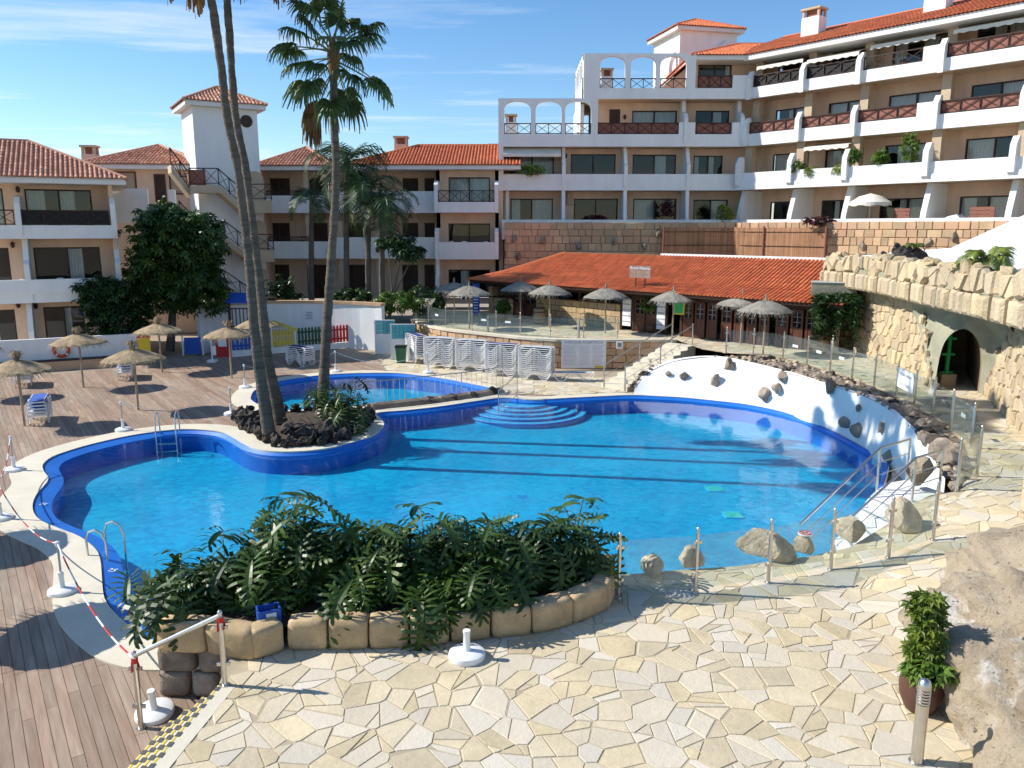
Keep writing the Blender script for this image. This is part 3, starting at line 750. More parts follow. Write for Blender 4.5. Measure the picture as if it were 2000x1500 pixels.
# ================================================================ BUILDINGS
class Frame:
    """a facade: u to the right along the front, w into the building, z up"""
    def __init__(s, name, label, origin, yaw):
        s.o = Vector((origin[0], origin[1], 0)); s.yaw = yaw
        s.ud = Vector((math.cos(yaw), math.sin(yaw), 0)); s.wd = Vector((-math.sin(yaw), math.cos(yaw), 0))
        s.root = thing(name, label, 'building', (origin[0], origin[1], 0), yaw)
    def at(s, px, py, w=0.0):
        r = ray(px, py); c = Vector((0, 0, CAM_H)); p0 = s.o + s.wd * w
        t = (p0 - c).dot(s.wd) / r.dot(s.wd); q = c + r * t - s.o
        return q.dot(s.ud), q.z
    def u(s, px, py, w=0.0): return s.at(px, py, w)[0]
    def part(s, name, mat, *boxes, parent=None):
        mb = MB()
        for b in boxes: mb.box(*b)
        return mb.build(name, mat, parent or s.root)
    def wall(s, mat, u0, u1, z0, z1, w, holes=(), th=0.2, name='wall'):
        us = sorted({u0, u1, *[min(max(h[0], u0), u1) for h in holes], *[min(max(h[1], u0), u1) for h in holes]})
        zs = sorted({z0, z1, *[min(max(h[2], z0), z1) for h in holes], *[min(max(h[3], z0), z1) for h in holes]})
        mb = MB()
        for j in range(len(zs) - 1):
            i = 0
            while i < len(us) - 1:
                def solid(i): 
                    a, b = (us[i] + us[i + 1]) / 2, (zs[j] + zs[j + 1]) / 2
                    return not any(h[0] < a < h[1] and h[2] < b < h[3] for h in holes)
                if not solid(i): i += 1; continue
                k = i
                while k + 1 < len(us) - 1 and solid(k + 1): k += 1
                if us[k + 1] - us[i] > 1e-4 and zs[j + 1] - zs[j] > 1e-4: mb.box(us[i], us[k + 1], w, w + th, zs[j], zs[j + 1])
                i = k + 1
        return mb.build(name, mat, s.root)
    def window(s, u0, u1, z0, z1, w, panes=2, curtain=0.7, seed=0, door=False):
        r = random.Random(seed * 31 + int(u0 * 17) + int(z0 * 7)); mb = MB(); f = 0.075; w += 0.06
        mb.box(u0, u1, w, w + .07, z0, z0 + f); mb.box(u0, u1, w, w + .07, z1 - f, z1)
        mb.box(u0, u0 + f, w + .001, w + .069, z0 + f, z1 - f); mb.box(u1 - f, u1, w + .001, w + .069, z0 + f, z1 - f)
        d = (u1 - u0) / panes
        for i in range(1, panes): mb.box(u0 + d * i - .045, u0 + d * i + .045, w - .008, w + .06, z0 + f, z1 - f)
        fr = mb.build('door' if door else 'window', M['doorwood'] if door else M['brown'], s.root)
        for i in range(panes):
            a, b = u0 + d * i + .04, u0 + d * (i + 1) - .04
            if door and z1 - z0 > 1.5: MB().box(a, b, w + .02, w + .05, z0 + f, z1 - f).build('panel', M['brown'], fr); continue
            MB().add([(a, w + .03, z0 + f), (b, w + .03, z0 + f), (b, w + .03, z1 - f), (a, w + .03, z1 - f)], [(0, 1, 2, 3)]).build('pane', M['pane'], fr, fix=False)
            if r.random() < curtain:
                c0, c1 = (a, b) if r.random() < .55 else ((a, a + (b - a) * r.uniform(.3, .6)) if r.random() < .5 else (b - (b - a) * r.uniform(.3, .6), b))
                n = max(4, int((c1 - c0) / .06)); vs = []
                for k in range(n + 1):
                    x = c0 + (c1 - c0) * k / n; y = w + .22 + (.035 if k % 2 else -.035) * r.uniform(.5, 1)
                    vs += [(x, y, z0 + .03), (x, y, z1 - .03)]
                MB().add(vs, [(2 * k, 2 * k + 2, 2 * k + 3, 2 * k + 1) for k in range(n)]).build('curtain', M['curtain'], fr, fix=False)
        return fr
    def railing(s, u0, u1, z0, z1, w, n=None, panel=None, mat=None):
        mb = MB(); n = n or max(1, round((u1 - u0) / 0.95)); d = (u1 - u0) / n; t = .045; mat = mat or M['brown']
        mb.box(u0, u1, w - .03, w + .03, z1 - .06, z1); mb.box(u0, u1, w - .02, w + .02, z0 + .03, z0 + .08)
        for i in range(n + 1):
            x = min(max(u0 + d * i, u0 + t / 2), u1 - t / 2); mb.box(x - t / 2, x + t / 2, w - .025, w + .025, z0, z1 - .06)
        for i in range(n):
            a, b = u0 + d * i + t / 2, u0 + d * (i + 1) - t / 2
            mb.bar((a, w, z0 + .08), (b, w, z1 - .06), .03, .04, (0, 1, 0)); mb.bar((a, w + .012, z1 - .06), (b, w + .012, z0 + .08), .03, .04, (0, 1, 0))
        o = mb.build('railing', mat, s.root)
        if panel: MB().box(u0 + .02, u1 - .02, w + .05, w + .065, z0 + .02, z1 - .05).build('privacy_screen', panel, o)
        return o
    def fin(s, u, prof, th=.2, name='fin', mat=None):
        return MB().extrude_x(prof, u - th / 2, u + th / 2).build(name, mat or M['white'], s.root)
    def box(s, name, mat, u0, u1, w0, w1, z0, z1): return MB().box(u0, u1, w0, w1, z0, z1).build(name, mat, s.root)

def tile_roof(name, corners, mat, parent, pitch=0.21, flat=False):
    """rolls of half-round tiles over a sloping plane; the first edge of corners is the eave"""
    c = [Vector(p) for p in corners]; e = (c[1] - c[0]).normalized(); nrm = (c[1] - c[0]).cross(c[-1] - c[0]).normalized()
    if nrm.z < 0: nrm = -nrm
    t = nrm.cross(e).normalized()
    if t.z < 0: t = -t
    poly = [((p - c[0]).dot(e), (p - c[0]).dot(t)) for p in c]
    mb = MB(); mb.tint = 0.2
    mb.add([p - nrm * 0.0 for p in c], [tuple(range(len(c)))]); mb.add([p - nrm * .09 for p in c], [tuple(range(len(c)))])
    smin, smax = min(p[0] for p in poly), max(p[0] for p in poly); k = int((smax - smin) / pitch); r = random.Random(len(c) * 7 + k)
    rad = pitch * 0.36; row = 0.42
    for i in range(k):
        s_ = smin + (i + .5) * (smax - smin) / k; ts = []
        for a in range(len(poly)):
            p, q = poly[a], poly[(a + 1) % len(poly)]
            if (p[0] - s_) * (q[0] - s_) < 0: ts.append(p[1] + (q[1] - p[1]) * (s_ - p[0]) / (q[0] - p[0]))
        if len(ts) < 2: continue
        t0, t1 = min(ts), max(ts)
        if t1 - t0 < 0.08: continue
        if t0 < 0.01: t0 -= 0.06
        m = max(1, int((t1 - t0) / row))
        for j in range(m):
            a, b = t0 + (t1 - t0) * j / m, t0 + (t1 - t0) * (j + 1) / m + .03
            b = min(b, t1); mb.tint = r.random(); vs = []
            for tt, rr, up in ((a, rad, .012), (b, rad * .84, 0)):
                for q in range(5):
                    an = math.pi * q / 4
                    vs.append(c[0] + e * (s_ + rr * math.cos(an)) + t * tt + nrm * (rr * math.sin(an) + up))
            mb.add(vs, [(q, q + 1, 6 + q, 5 + q) for q in range(4)] + ([(4, 3, 2, 1, 0)] if j == 0 else []))
    o = mb.build(name, mat, parent, fix=False)
    tag(o, kind='stuff')
    return o
def hip_caps(parent, lines, mat, r=.11):
    for a, b in lines: MB().tube([a, b], r, 7).build('ridge_cap', mat, parent)
def hip_roof(fr, u0, u1, w0, w1, z0, rise, mat, over=.5, left=True, right=True, back=True, ridge=None, fascia=True):
    """eave rectangle and hipped ridge, in the frame's own axes"""
    u0 -= over if left else 0; u1 += over if right else 0; w0 -= over; w1 += over
    d = (w1 - w0) / 2; ra = u0 + (d if left else 0); rb = u1 - (d if right else 0)
    if ra > rb: ra = rb = (u0 + u1) / 2
    wm = (w0 + w1) / 2; z1 = z0 + rise
    A, B, C, E_ = (u0, w0, z0), (u1, w0, z0), (u1, w1, z0), (u0, w1, z0); P, Q = (ra, wm, z1), (rb, wm, z1)
    holder = bpy.data.objects.new('roof', None); COL.objects.link(holder); holder.parent = fr.root
    tile_roof('tiles', [A, B, Q, P] if ra < rb else [A, B, P], mat, holder)
    if left: tile_roof('tiles', [E_, A, P], mat, holder)
    if right: tile_roof('tiles', [B, C, Q], mat, holder)
    if back: tile_roof('tiles', [C, E_, P, Q] if ra < rb else [C, E_, P], mat, holder)
    caps = ([(P, Q)] if ra < rb else []) + ([(A, P)] if left else []) + ([(B, Q)] if right else [])
    hip_caps(holder, caps, mat)
    if fascia: MB().box(u0 + .06, u1 - .06, w0 + .06, w1 - .06, z0 - .30, z0 - .03).build('fascia', M['fascia'], holder)
    return holder
def chimney(fr, u, w, z0, h, sx=.9, sy=.7, mat=None):
    o = MB().box(u - sx / 2, u + sx / 2, w - sy / 2, w + sy / 2, z0, z0 + h).build('chimney', mat or M['peach'], fr.root)
    mb = MB()
    for a in (-1, 1):
        for b in (-1, 1): mb.box(u + a * (sx / 2 - .09) - .07, u + a * (sx / 2 - .09) + .07, w + b * (sy / 2 - .09) - .07, w + b * (sy / 2 - .09) + .07, z0 + h, z0 + h + .42)
    mb.box(u - sx / 2 - .06, u + sx / 2 + .06, w - sy / 2 - .06, w + sy / 2 + .06, z0 + h + .42, z0 + h + .54)
    mb.build('chimney_cap', M['tan_plaster'], o)
    MB().box(u - sx / 2 + .2, u + sx / 2 - .2, w - sy / 2 + .2, w + sy / 2 - .2, z0 + h, z0 + h + .4).build('flue', M['redbrown'], o)
def lamp(fr, u, w, z): MB().lathe([(.03, -.16), (.09, -.1), (.1, .06), (.02, .16)], 8, (u, w - .14, z)).build('wall_lamp', M['brown'], fr.root)
def arch_screen(fr, u0, u1, z0, z1, w, openings, zs, th=.3):
    """white screen wall pierced by flat arches: openings (ua, ub), sprung at zs, sill at z0"""
    us = [u0]; mb = MB()
    edges = [u0] + [x for o in openings for x in o] + [u1]
    for i in range(0, len(edges), 2): mb.box(edges[i], edges[i + 1], w, w + th, z0, z1)
    for a, b in openings:
        n = 14; c = (a + b) / 2; ra = (b - a) / 2; rh = min(z1 - zs - .18, ra)
        pts = [(c - ra * math.cos(math.pi * k / n), zs + rh * math.sin(math.pi * k / n) ** .75) for k in range(n + 1)]
        for k in range(n): mb.extrude_y([pts[k], pts[k + 1], (pts[k + 1][0], z1), (pts[k][0], z1)], w, w + th)
    mb.build('arched_screen', M['white'], fr.root)

# ---------------------------------------------------------------- central block
CB = Frame('apartment_block', 'stepped white and peach apartment block with arched roof terrace above the stone wall', (-0.86, 54.0), 0.0)
u_r = CB.u(1452, 300)
Z0, Z1, Z2, Z3, ZE = 6.25, 9.02, 11.80, 14.76, 17.45
uu = lambda px, py=300, w=0: CB.u(px, py, w)
BW = 1.7
def zz(py, w=0, px=1200): return CB.at(px, py, w)[1]
holes0 = []; holes1 = []; holes2 = []; holes3 = []
for i, (a, b, y) in enumerate([(997, 1080, 388), (1121, 1207, 388), (1237, 1322, 388), (1355, 1422, 390)]):
    h = (uu(a, y, BW), uu(b, y, BW), Z0 + .05, zz(y, BW)); holes0.append(h)
for a, b, y in [(997, 1082, 299), (1115, 1203, 301), (1236, 1321, 302), (1355, 1412, 304)]:
    holes1.append((uu(a, y, BW), uu(b, y, BW), Z1 + .3, zz(y, BW)))
for a, b, y in [(1190, 1212, 213), (1235, 1323, 216), (1359, 1425, 216)]:
    holes2.append((uu(a, y, BW), uu(b, y, BW), Z2 + .3, zz(y, BW)))
for a, b, y in [(1364, 1430, 126)]:
    holes3.append((uu(a, y, BW), uu(b, y, BW), Z3 + .3, zz(y, BW)))
CB.wall(M['peach'], .3, u_r + 1, Z0 - 5, Z1, BW, holes0); CB.wall(M['peach'], .3, u_r + 1, Z1, Z2, BW, holes1)
ua = uu(1168, 230); CB.wall(M['peach'], ua, u_r + 1, Z2, Z3, BW, holes2); ub = uu(1352, 130); CB.wall(M['peach'], ub, u_r + 1, Z3, ZE, BW, holes3)
for H_, sd_ in ((holes0, 1), (holes1, 2), (holes2, 3), (holes3, 4)):
    for i, h in enumerate(H_): CB.window(*h, BW, 2 if h[1] - h[0] > 1.2 else 1, .8, seed=sd_ * 10 + i, door=(h[1] - h[0] < 1.2))
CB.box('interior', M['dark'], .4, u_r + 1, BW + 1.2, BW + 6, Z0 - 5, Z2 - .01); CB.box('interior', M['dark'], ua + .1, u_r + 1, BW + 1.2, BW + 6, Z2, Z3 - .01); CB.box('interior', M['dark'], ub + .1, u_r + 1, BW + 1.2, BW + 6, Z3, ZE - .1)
CB.box('floor_slab', M['tan_plaster'], 0.02, u_r, .2, 7.9, Z1, Z1 + .28); CB.box('floor_slab', M['tan_plaster'], 0.02, u_r, .2, 7.9, Z2, Z2 + .28); CB.box('floor_slab', M['tan_plaster'], uu(1140, 180), u_r, .2, 7.9, Z3, Z3 + .28)
CB.box('parapet', M['white'], 0, u_r + .05, 0, .2, Z1 - .003, zz(340)); CB.box('parapet', M['white'], 0, u_r + .05, -.004, .2, Z2 - .003, zz(262)); CB.box('parapet', M['white'], uu(1140, 180), u_r + .05, -.006, .2, Z3 - .003, zz(172))
CB.box('end_wall', M['peach'], 0.0, .28, .2, 8, Z0 - 6, Z2); CB.box('end_pillar', M['white'], -.02, .3, -.008, .21, Z1 - 0.01, zz(192))
CB.box('end_pillar', M['white'], .45, .66, .5, .75, Z0 - .2, Z1)
CB.box('terrace_parapet', M['white'], .2, u_r + .3, -.9, -.7, Z0 - .4, 7.12); CB.box('terrace_floor', M['tan_plaster'], .2, u_r + .3, -.7, BW, Z0 - .3, Z0)
for px in (1101, 1222, 1344):
    u = uu(px, 350)
    CB.fin(u, [(BW, Z0), (-.5, Z0), (-.15, Z0 + 1.2), (.05, Z1), (BW, Z1)], .22); CB.fin(u, [(BW, Z1 + .2), (-.1, Z1 + .2), (-.12, zz(340) + .55), (.1, zz(340) + .75), (.6, Z2), (BW, Z2)], .22)
for px in (1340, 1450):
    CB.fin(uu(px, 240), [(BW, Z2 + .2), (-.12, Z2 + .2), (-.12, zz(262) + 1.0), (.2, zz(262) + 1.3), (.8, zz(262) + 1.5), (.9, Z3), (BW, Z3)], .24)
for (a, b, zt_) in ((1168, 1326, 262), (1360, 1428, 262)): CB.railing(uu(a, 250), uu(b, 250), zz(zt_) + .0, zz(239), .1, None, M['redbrown'])
CB.railing(uu(1364, 160), uu(1431, 160), zz(172), zz(147), .1, 3, M['redbrown'])
CB.box('parapet_end', M['white'], uu(1326, 250), uu(1358, 250), -.01, .19, zz(262), zz(239)); CB.box('parapet_end', M['white'], uu(1430, 250), u_r, -.01, .19, zz(262), zz(239)); CB.box('parapet_end', M['white'], uu(1431, 160), u_r, -.012, .19, zz(172), zz(147))
arch_screen(CB, .3, uu(1168, 220), zz(263), zz(192), 0.003, [(uu(a, 220), uu(b, 220)) for a, b in ((985, 1037), (1046, 1097), (1104, 1155))], zz(216))
for a, b in ((985, 1037), (1046, 1097), (1104, 1155)): CB.railing(uu(a, 250), uu(b, 250), zz(262), zz(240), .12, 2)
ux = uu(1140, 120); arch_screen(CB, ux + .02, uu(1360, 120), zz(173), zz(104), 0.004, [(uu(a, 130), uu(b, 130)) for a, b in ((1172, 1222), (1232, 1282), (1290, 1342))], zz(130))
for a, b in ((1172, 1222), (1232, 1282), (1290, 1342)): CB.railing(uu(a, 160), uu(b, 160), zz(174), zz(152), .12, 2)
# side return of the upper arched terrace, and terrace floors
mb = MB()
for k in range(6): mb.box(ux - .02, ux + .28, .3 + k * 1.2, .3 + k * 1.2 + .35, Z3, zz(104) - .001)
mb.box(ux - .02, ux + .28, .3, 6.7, zz(104) - .35, zz(104) - .002); mb.box(ux - .02, ux + .28, .3, 6.7, Z3, zz(150))
mb.build('side_screen', M['white'], CB.root)
CB.box('upper_wall', M['white'], ux + .0, ux + .25, 2, 8, Z2, Z3 - .01)
chimney(CB, uu(998, 230), 4, zz(262), 1.2, .75, .7, M['white']); chimney(CB, -.35, 5, 10.5, 1.4, .75, .7, M['peach']); chimney(CB, uu(1202, 140), 5, Z3, 2.2, .8, .7, M['white'])
hip_roof(CB, ub + .2, u_r + 3, .3, 8, ZE, 1.5, M['tile_red'], .3, left=True, right=False)
# gabled stair head behind the upper arches
mb = MB(); ga = uu(1300, 130); gb_ = uu(1346, 130); mb.extrude_y([(ga, Z3), (gb_ + .5, Z3), (gb_ + .5, 17.2), (ga, 15.6)], 1.5, 5.5); mb.build('stair_head', M['peach'], CB.root)
tile_roof('tiles', [(ga - .35, 1.2, 15.5), (ga - .35, 5.9, 15.5), (gb_ + .5, 5.9, 17.45), (gb_ + .5, 1.2, 17.45)], M['tile_red'], CB.root)
lamp(CB, uu(1220, 225, BW), BW, zz(222)); lamp(CB, uu(1105, 300, BW), BW, zz(300))
MB().box(uu(1107, 395, BW), uu(1119, 395, BW), BW - .25, BW, zz(398), zz(376)).build('water_heater', M['tan_plaster'], CB.root)
aw = MB(); a0, a1 = uu(983, 290), uu(1096, 290); aw.add([(a0, .5, 11.75), (a1, .5, 11.75), (a1, -.1, 11.35), (a0, -.1, 11.35), (a0, -.1, 11.15), (a1, -.1, 11.15)], [(0, 1, 2, 3), (3, 2, 5, 4)]); aw.build('awning', M['canvas'], CB.root)

# small tiled tower behind the block
TW2 = Frame('roof_tower', 'small white tower with tiled pyramid roof behind the apartment block', (D(1327, 100, 62).x, 62.0), R(14))
tw = 4.6; zt0 = D(1380, 55, 62).z
TW2.box('wall', M['white'], 0, tw, 0, tw, 12, zt0 + .1); hip_roof(TW2, 0, tw, 0, tw, zt0 + .15, 1.1, M['tile_red'], .45)
mb = MB(); mb.tube([(tw * .55, -.15, zt0 - 2.2), (tw * .66, -.15, zt0 - 2.0), (tw * .7, -.15, zt0 - 1.2), (tw * .8, -.15, zt0 - .75)], .16, 8); mb.build('scroll_ornament', M['white'], TW2.root)
mb = MB(); mb.extrude_y([(tw * .68 + .55 * math.cos(R(a)), zt0 - 2.9 + .75 * math.sin(R(a))) for a in range(0, 181, 20)], -.06, .05); mb.build('arched_opening', M['brown'], TW2.root)
mb = MB(); mb.tube([(-.5, .5, zt0 - 3.2), (-.45, .5, zt0 - 2.3), (-.1, .5, zt0 - 1.6)], .2, 8); mb.build('scroll_ornament', M['white'], TW2.root)

# ---------------------------------------------------------------- right wing
RW = Frame('apartment_wing', 'long sunlit white apartment wing with curved fins and awnings at right', (CB.o.x + u_r, 54.0), math.atan2(-0.774, 0.634))
LEN = 25.0
fu = [RW.u(px, 250) for px in (1560, 1668, 1826, 1995)]; d_ = fu[-1] - fu[-2]; fu = [0.15] + fu + [fu[-1] + d_, fu[-1] + 2 * d_]
lev = [(Z0, Z1, -.9, 2.0), (Z1, Z2, -.55, 2.0), (Z2, Z3, 0.0, 2.0), (Z3, ZE, .15, 2.0)]
par = [7.12, 10.08, 12.55, 15.42]; rt = [0, 0, 13.25, 16.15]
for k, (za, zb, wf, wb) in enumerate(lev):
    hs = []
    for i in range(len(fu) - 1):
        a, b = fu[i], fu[i + 1]; fl = za + (.28 if k else 0)
        hs.append((a + (b - a) * .20, a + (b - a) * .90, fl + .05, fl + 2.05))
    RW.wall(M['peach'], -.62, LEN, za - (5 if k == 0 else 0), zb, wb, hs)
    for i, h in enumerate(hs[:5]): RW.window(*h, wb, 3 if h[1] - h[0] > 3.2 else 2, .75, seed=k * 20 + i + 50)
    if k: RW.box('floor_slab', M['tan_plaster'], .02, LEN, wf + .2, 8, za, za + .28)
    RW.box('parapet', M['white'], -.05 if k else .1, LEN, wf, wf + .2, za - (.003 if k else .5), par[k])
    if k == 1: RW.box('parapet_moulding', M['white'], -.04, LEN, wf - .07, wf - .002, za - .004, za + .42)
    if k == 0: RW.box('terrace_floor', M['tan_plaster'], .1, LEN, wf + .2, wb, za - .3, za)
    for i, u in enumerate(fu[:-1]):
        p = par[k]
        if k == 0: prof = [(wb, za), (wf + .3, za), (wf + .5, za + 1.2), (wf + 1.0, zb - .02), (wb, zb - .02)]
        else: prof = [(wb, za + .1), (wf - .02, za + .1), (wf - .22, p - .75), (wf - .26, p - .1), (wf - .24, p + .55), (wf + .05, p + 1.0), (wf + .22, p + 1.02), (wf + .3, p + .8), (wf + .34, p), (wb, p)]
        RW.fin(u, prof, .30)
        if 0 < k: RW.box('pillar', M['tan_plaster'], u - .25, u + .25, wf + .9, wf + 1.35, p - .02, zb)
    if k >= 2:
        for i in range(len(fu) - 1):
            a, b = fu[i] + .16, fu[i + 1] - .16
            if i == 2: RW.box('parapet_end', M['white'], b - .9, b + .3, wf + .003, wf + .203, p - .01, rt[k]); b -= .92
            RW.railing(a, b, p, rt[k], wf + .1, None, [None, None, M['redbrown'], M['black'] if i < 2 else (None if i == 2 else M['redbrown'])][k])
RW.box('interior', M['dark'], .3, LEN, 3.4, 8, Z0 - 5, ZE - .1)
# awnings
for a, b, z, ext, dr, w_ in ((fu[0] + .4, fu[1] - .1, 17.0, 1.5, .35, .35), (fu[1] + .2, fu[2] - .1, 17.05, 1.8, .55, .3), (fu[2] + .4, fu[3] - .6, 17.05, 1.0, .3, .6), (fu[3] + .3, fu[4] - .4, 17.1, .9, .3, .6), (fu[1] + .5, fu[2] - .2, 11.7, 1.3, .3, .1)):
    mb = MB(); wi = w_ + ext
    mb.add([(a, wi, z), (b, wi, z), (b, wi - ext - .2, z - dr), (a, wi - ext - .2, z - dr)], [(0, 1, 2, 3)])
    n = int((b - a) / .25); vs = []
    for k in range(n + 1):
        x = a + (b - a) * k / n; vs += [(x, wi - ext - .2, z - dr), (x, wi - ext - .22, z - dr - (.18 if k % 2 else .24))]
    mb.add(vs, [(2 * k, 2 * k + 2, 2 * k + 3, 2 * k + 1) for k in range(n)]); mb.build('awning', M['canvas'], RW.root, fix=False)
hold = bpy.data.objects.new('roof', None); COL.objects.link(hold); hold.parent = RW.root
tile_roof('tiles', [(-2.5, -.15, ZE), (LEN, -.15, ZE), (LEN, 4.6, ZE + 1.75), (-.5, 4.6, ZE + 1.75)], M['tile_red'], hold)
MB().box(-.3, LEN, -.1, 8, ZE - .36, ZE - .04).build('fascia', M['fascia'], hold); hip_caps(hold, [((-.5, 4.6, ZE + 1.75), (LEN, 4.6, ZE + 1.75))], M['tile_red'])
for px, py in ((1592, 60), (1835, 15)):
    u, z = RW.at(px, py, 3.2); chimney(RW, u, 3.0, ZE + .9, 1.25, 1.2, .9, M['white'])
for u in fu[1:5]:   # dark balcony chairs folded by the fins
    pass

# ---------------------------------------------------------------- corridor block with pink tiled roofs
LC = Frame('corridor_block', 'three-storey peach block with open white corridors behind the courtyard palms', (0.0, 54.0), 0.0)
lu = lambda px, py=400, w=0: LC.u(px, py, w)
def lz(py, w=0): return LC.at(750, py, w)[1]
L0, L1, L2, LE = 1.75, 4.59, 7.57, 10.5
la, lb, lm = lu(512), lu(852), lu(974)
CWD = 2.0
for k, (za, zb) in enumerate(((L0, L1), (L1, L2), (L2, LE))):
    y_ = (545, 450, 358)[k]; hs = []
    for i, (a, b) in enumerate(((522, 566), (600, 640), (672, 715), (786, 817), (829, 849))): hs.append((lu(a, y_, CWD), lu(b, y_, CWD), za + (.3 if k else 0), za + 2.35))
    LC.wall(M['peach'], la, lb + .5, za, zb, CWD, hs)
    for i, h in enumerate(hs): LC.window(*h, CWD, 2 if i < 3 else 1, .0, seed=200 + 10 * k + i, door=True)
    if k:
        LC.box('floor_slab', M['tan_plaster'], la, lb, .2, 8, za, za + .28)
        LC.box('parapet', M['white'], la + .3, lu(650), 0, .2, za - .002, za + 1.12); LC.railing(la + .3, lu(650), za + 1.12, za + 1.45, .1, 4)
        LC.box('parapet', M['white'], lu(652), lb, -.004, .2, za - .002, za + 1.4)
        for px in (640, 735): lamp(LC, lu(px), 0, za + .55)
    for px in (597, 660, 735): LC.box('pillar', M['tan_plaster'], lu(px) - .15, lu(px) + .15, .3, .6, za + (.28 if k else 0), zb)
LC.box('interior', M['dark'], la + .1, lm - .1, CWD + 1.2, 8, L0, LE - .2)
LC.box('end_wall', M['peach'], la - .2, la, 0.2, 8, L0 - 1, LE)
BF = -1.4
for k, (za, zb) in enumerate(((L0 - .2, L1), (L1, L2), (L2, LE))):
    a, b = lb, lm; y_ = (540, 450, 358)[k]
    h = (lu(876, y_, .2), lu(957, y_, .2), za + .3, za + 2.3); LC.wall(M['peach'], a, b, za, zb, .2, [h]); LC.window(*h, .2, 2, 1.0 if k == 2 else .3, seed=300 + k)
    LC.fin(a + .12, [(.2, za), (BF, za), (BF - .03, za + (1.75 if k else 2.0)), (BF + .35, za + 2.0), (BF + .35, zb) if k == 0 else (.2, za + 2.0), (.2, zb)], .24); LC.fin(b - .12, [(.2, za), (BF, za), (BF - .03, za + 1.75), (BF + .35, za + 2.0), (.2, za + 2.0), (.2, zb)], .24)
    if k: LC.box('floor_slab', M['tan_plaster'], a + .25, b - .25, BF + .2, .2, za, za + .28); LC.box('parapet', M['white'], a + .25, b - .25, BF, BF + .2, za - .003, za + (.66 if k == 2 else 1.1))
LC.railing(lb + .26, lm - .26, L2 + .66, L2 + 1.4, BF + .1, 5)
LC.box('side_wall', M['peach'], lm - .003, lm + .22, .21, 8, L0, LE)
hip_roof(LC, la + .1, lu(640), .2, 7, LE + .1, 1.5, M['tile_pink'], .5)
hip_roof(LC, lu(690), lm + 1.5, -.6, 7.5, LE + .1, 1.6, M['tile_red'], .35, left=True, right=False)
chimney(LC, lu(784, 270, 3.5), 3.4, LE + 1.0, .75, .9, .7)

# ---------------------------------------------------------------- white stair tower
TYAW = R(31)
tc = D(447, 330, 49.5)
TR = Frame('stair_tower', 'tall white stair tower with round window and small tiled roof behind the twin palms', (tc.x - 1.85 * math.cos(TYAW), tc.y - 1.85 * math.sin(TYAW)), TYAW)
TWD = 3.7; z_e = 13.75
TR.box('wall', M['white'], 0, TWD, 0, TWD, 0, z_e)
hip_roof(TR, 0, TWD, 0, TWD, z_e + .1, 1.15, M['tile_pink'], .5)
MB().lathe([(.36, -.02), (.36, .06)], 20).build('round_window', M['brown'], TR.root, loc=(TR.u(481, 237), .0, TR.at(481, 237)[1]), rot=(R(90), 0, 0))
for (px, y0, y1) in ((497, 334, 372), (503, 430, 476), (508, 523, 570)):
    u, z1 = TR.at(px, y0); mb = MB(); n = 8
    mb.extrude_y([(u - .5, z1 - 2.1), (u + .5, z1 - 2.1)] + [(u + .5 * math.cos(math.pi * k / n), z1 - .5 + .5 * math.sin(math.pi * k / n)) for k in range(n + 1)], -.03, .1); mb.build('arched_doorway', M['tan_plaster'], TR.root)
# outside stair flights: tan soffit bands with dark railings
def flight(pts, w, h=.42, rail=True, mat=None):
    P3 = [(*TR.at(px, py, w),) for px, py in pts]
    mb = MB()
    for (u0, z0), (u1, z1) in zip(P3, P3[1:]):
        mb.add([(u0, w, z0 - h), (u1, w, z1 - h), (u1, w, z1), (u0, w, z0), (u0, w + 1.3, z0 - h), (u1, w + 1.3, z1 - h), (u1, w + 1.3, z1), (u0, w + 1.3, z0)], [(0, 1, 2, 3), (7, 6, 5, 4), (0, 4, 5, 1), (3, 2, 6, 7), (0, 3, 7, 4), (1, 5, 6, 2)])
    f = mb.build('stair_flight', mat or M['tan_plaster'], TR.root)
    if rail:
        mb = MB(); hr = .95
        for (u0, z0), (u1, z1) in zip(P3, P3[1:]):
            a = Vector((u0, w + .06, z0)); b = Vector((u1, w + .06, z1)); n = max(1, round((b - a).length / 1.0))
            mb.bar(a + Vector((0, 0, hr)), b + Vector((0, 0, hr)), .06, .06); mb.bar(a + Vector((0, 0, .12)), b + Vector((0, 0, .12)), .04, .04)
            for k in range(n + 1):
                p = a.lerp(b, k / n); mb.bar(p, p + Vector((0, 0, hr)), .05, .05)
            for k in range(n):
                p, q = a.lerp(b, k / n), a.lerp(b, (k + 1) / n)
                mb.bar(p + Vector((0, 0, .12)), q + Vector((0, 0, hr)), .03, .03, (0, 1, 0)); mb.bar(p + Vector((0, 0, hr)), q + Vector((0, 0, .12)), .03, .03, (0, 1, 0))
        mb.build('railing', M['brown'], f)
flight([(334, 322), (372, 371)], -1.2); flight([(372, 362), (428, 362), (470, 398), (488, 414)], -1.6); flight([(490, 392), (531, 391)], -1.4, .75)
flight([(352, 425), (392, 470)], -1.2); flight([(392, 463), (440, 463), (490, 500)], -1.6); flight([(500, 489), (535, 489)], -1.4, .7)
flight([(405, 560), (440, 560), (500, 600)], -1.6)
TR.box('stair_riser', M['redprint'] if 'redprint' in M else M['redbrown'], TR.u(365, 350), TR.u(398, 350), -.6, -.1, TR.at(380, 362)[1], TR.at(380, 333)[1])

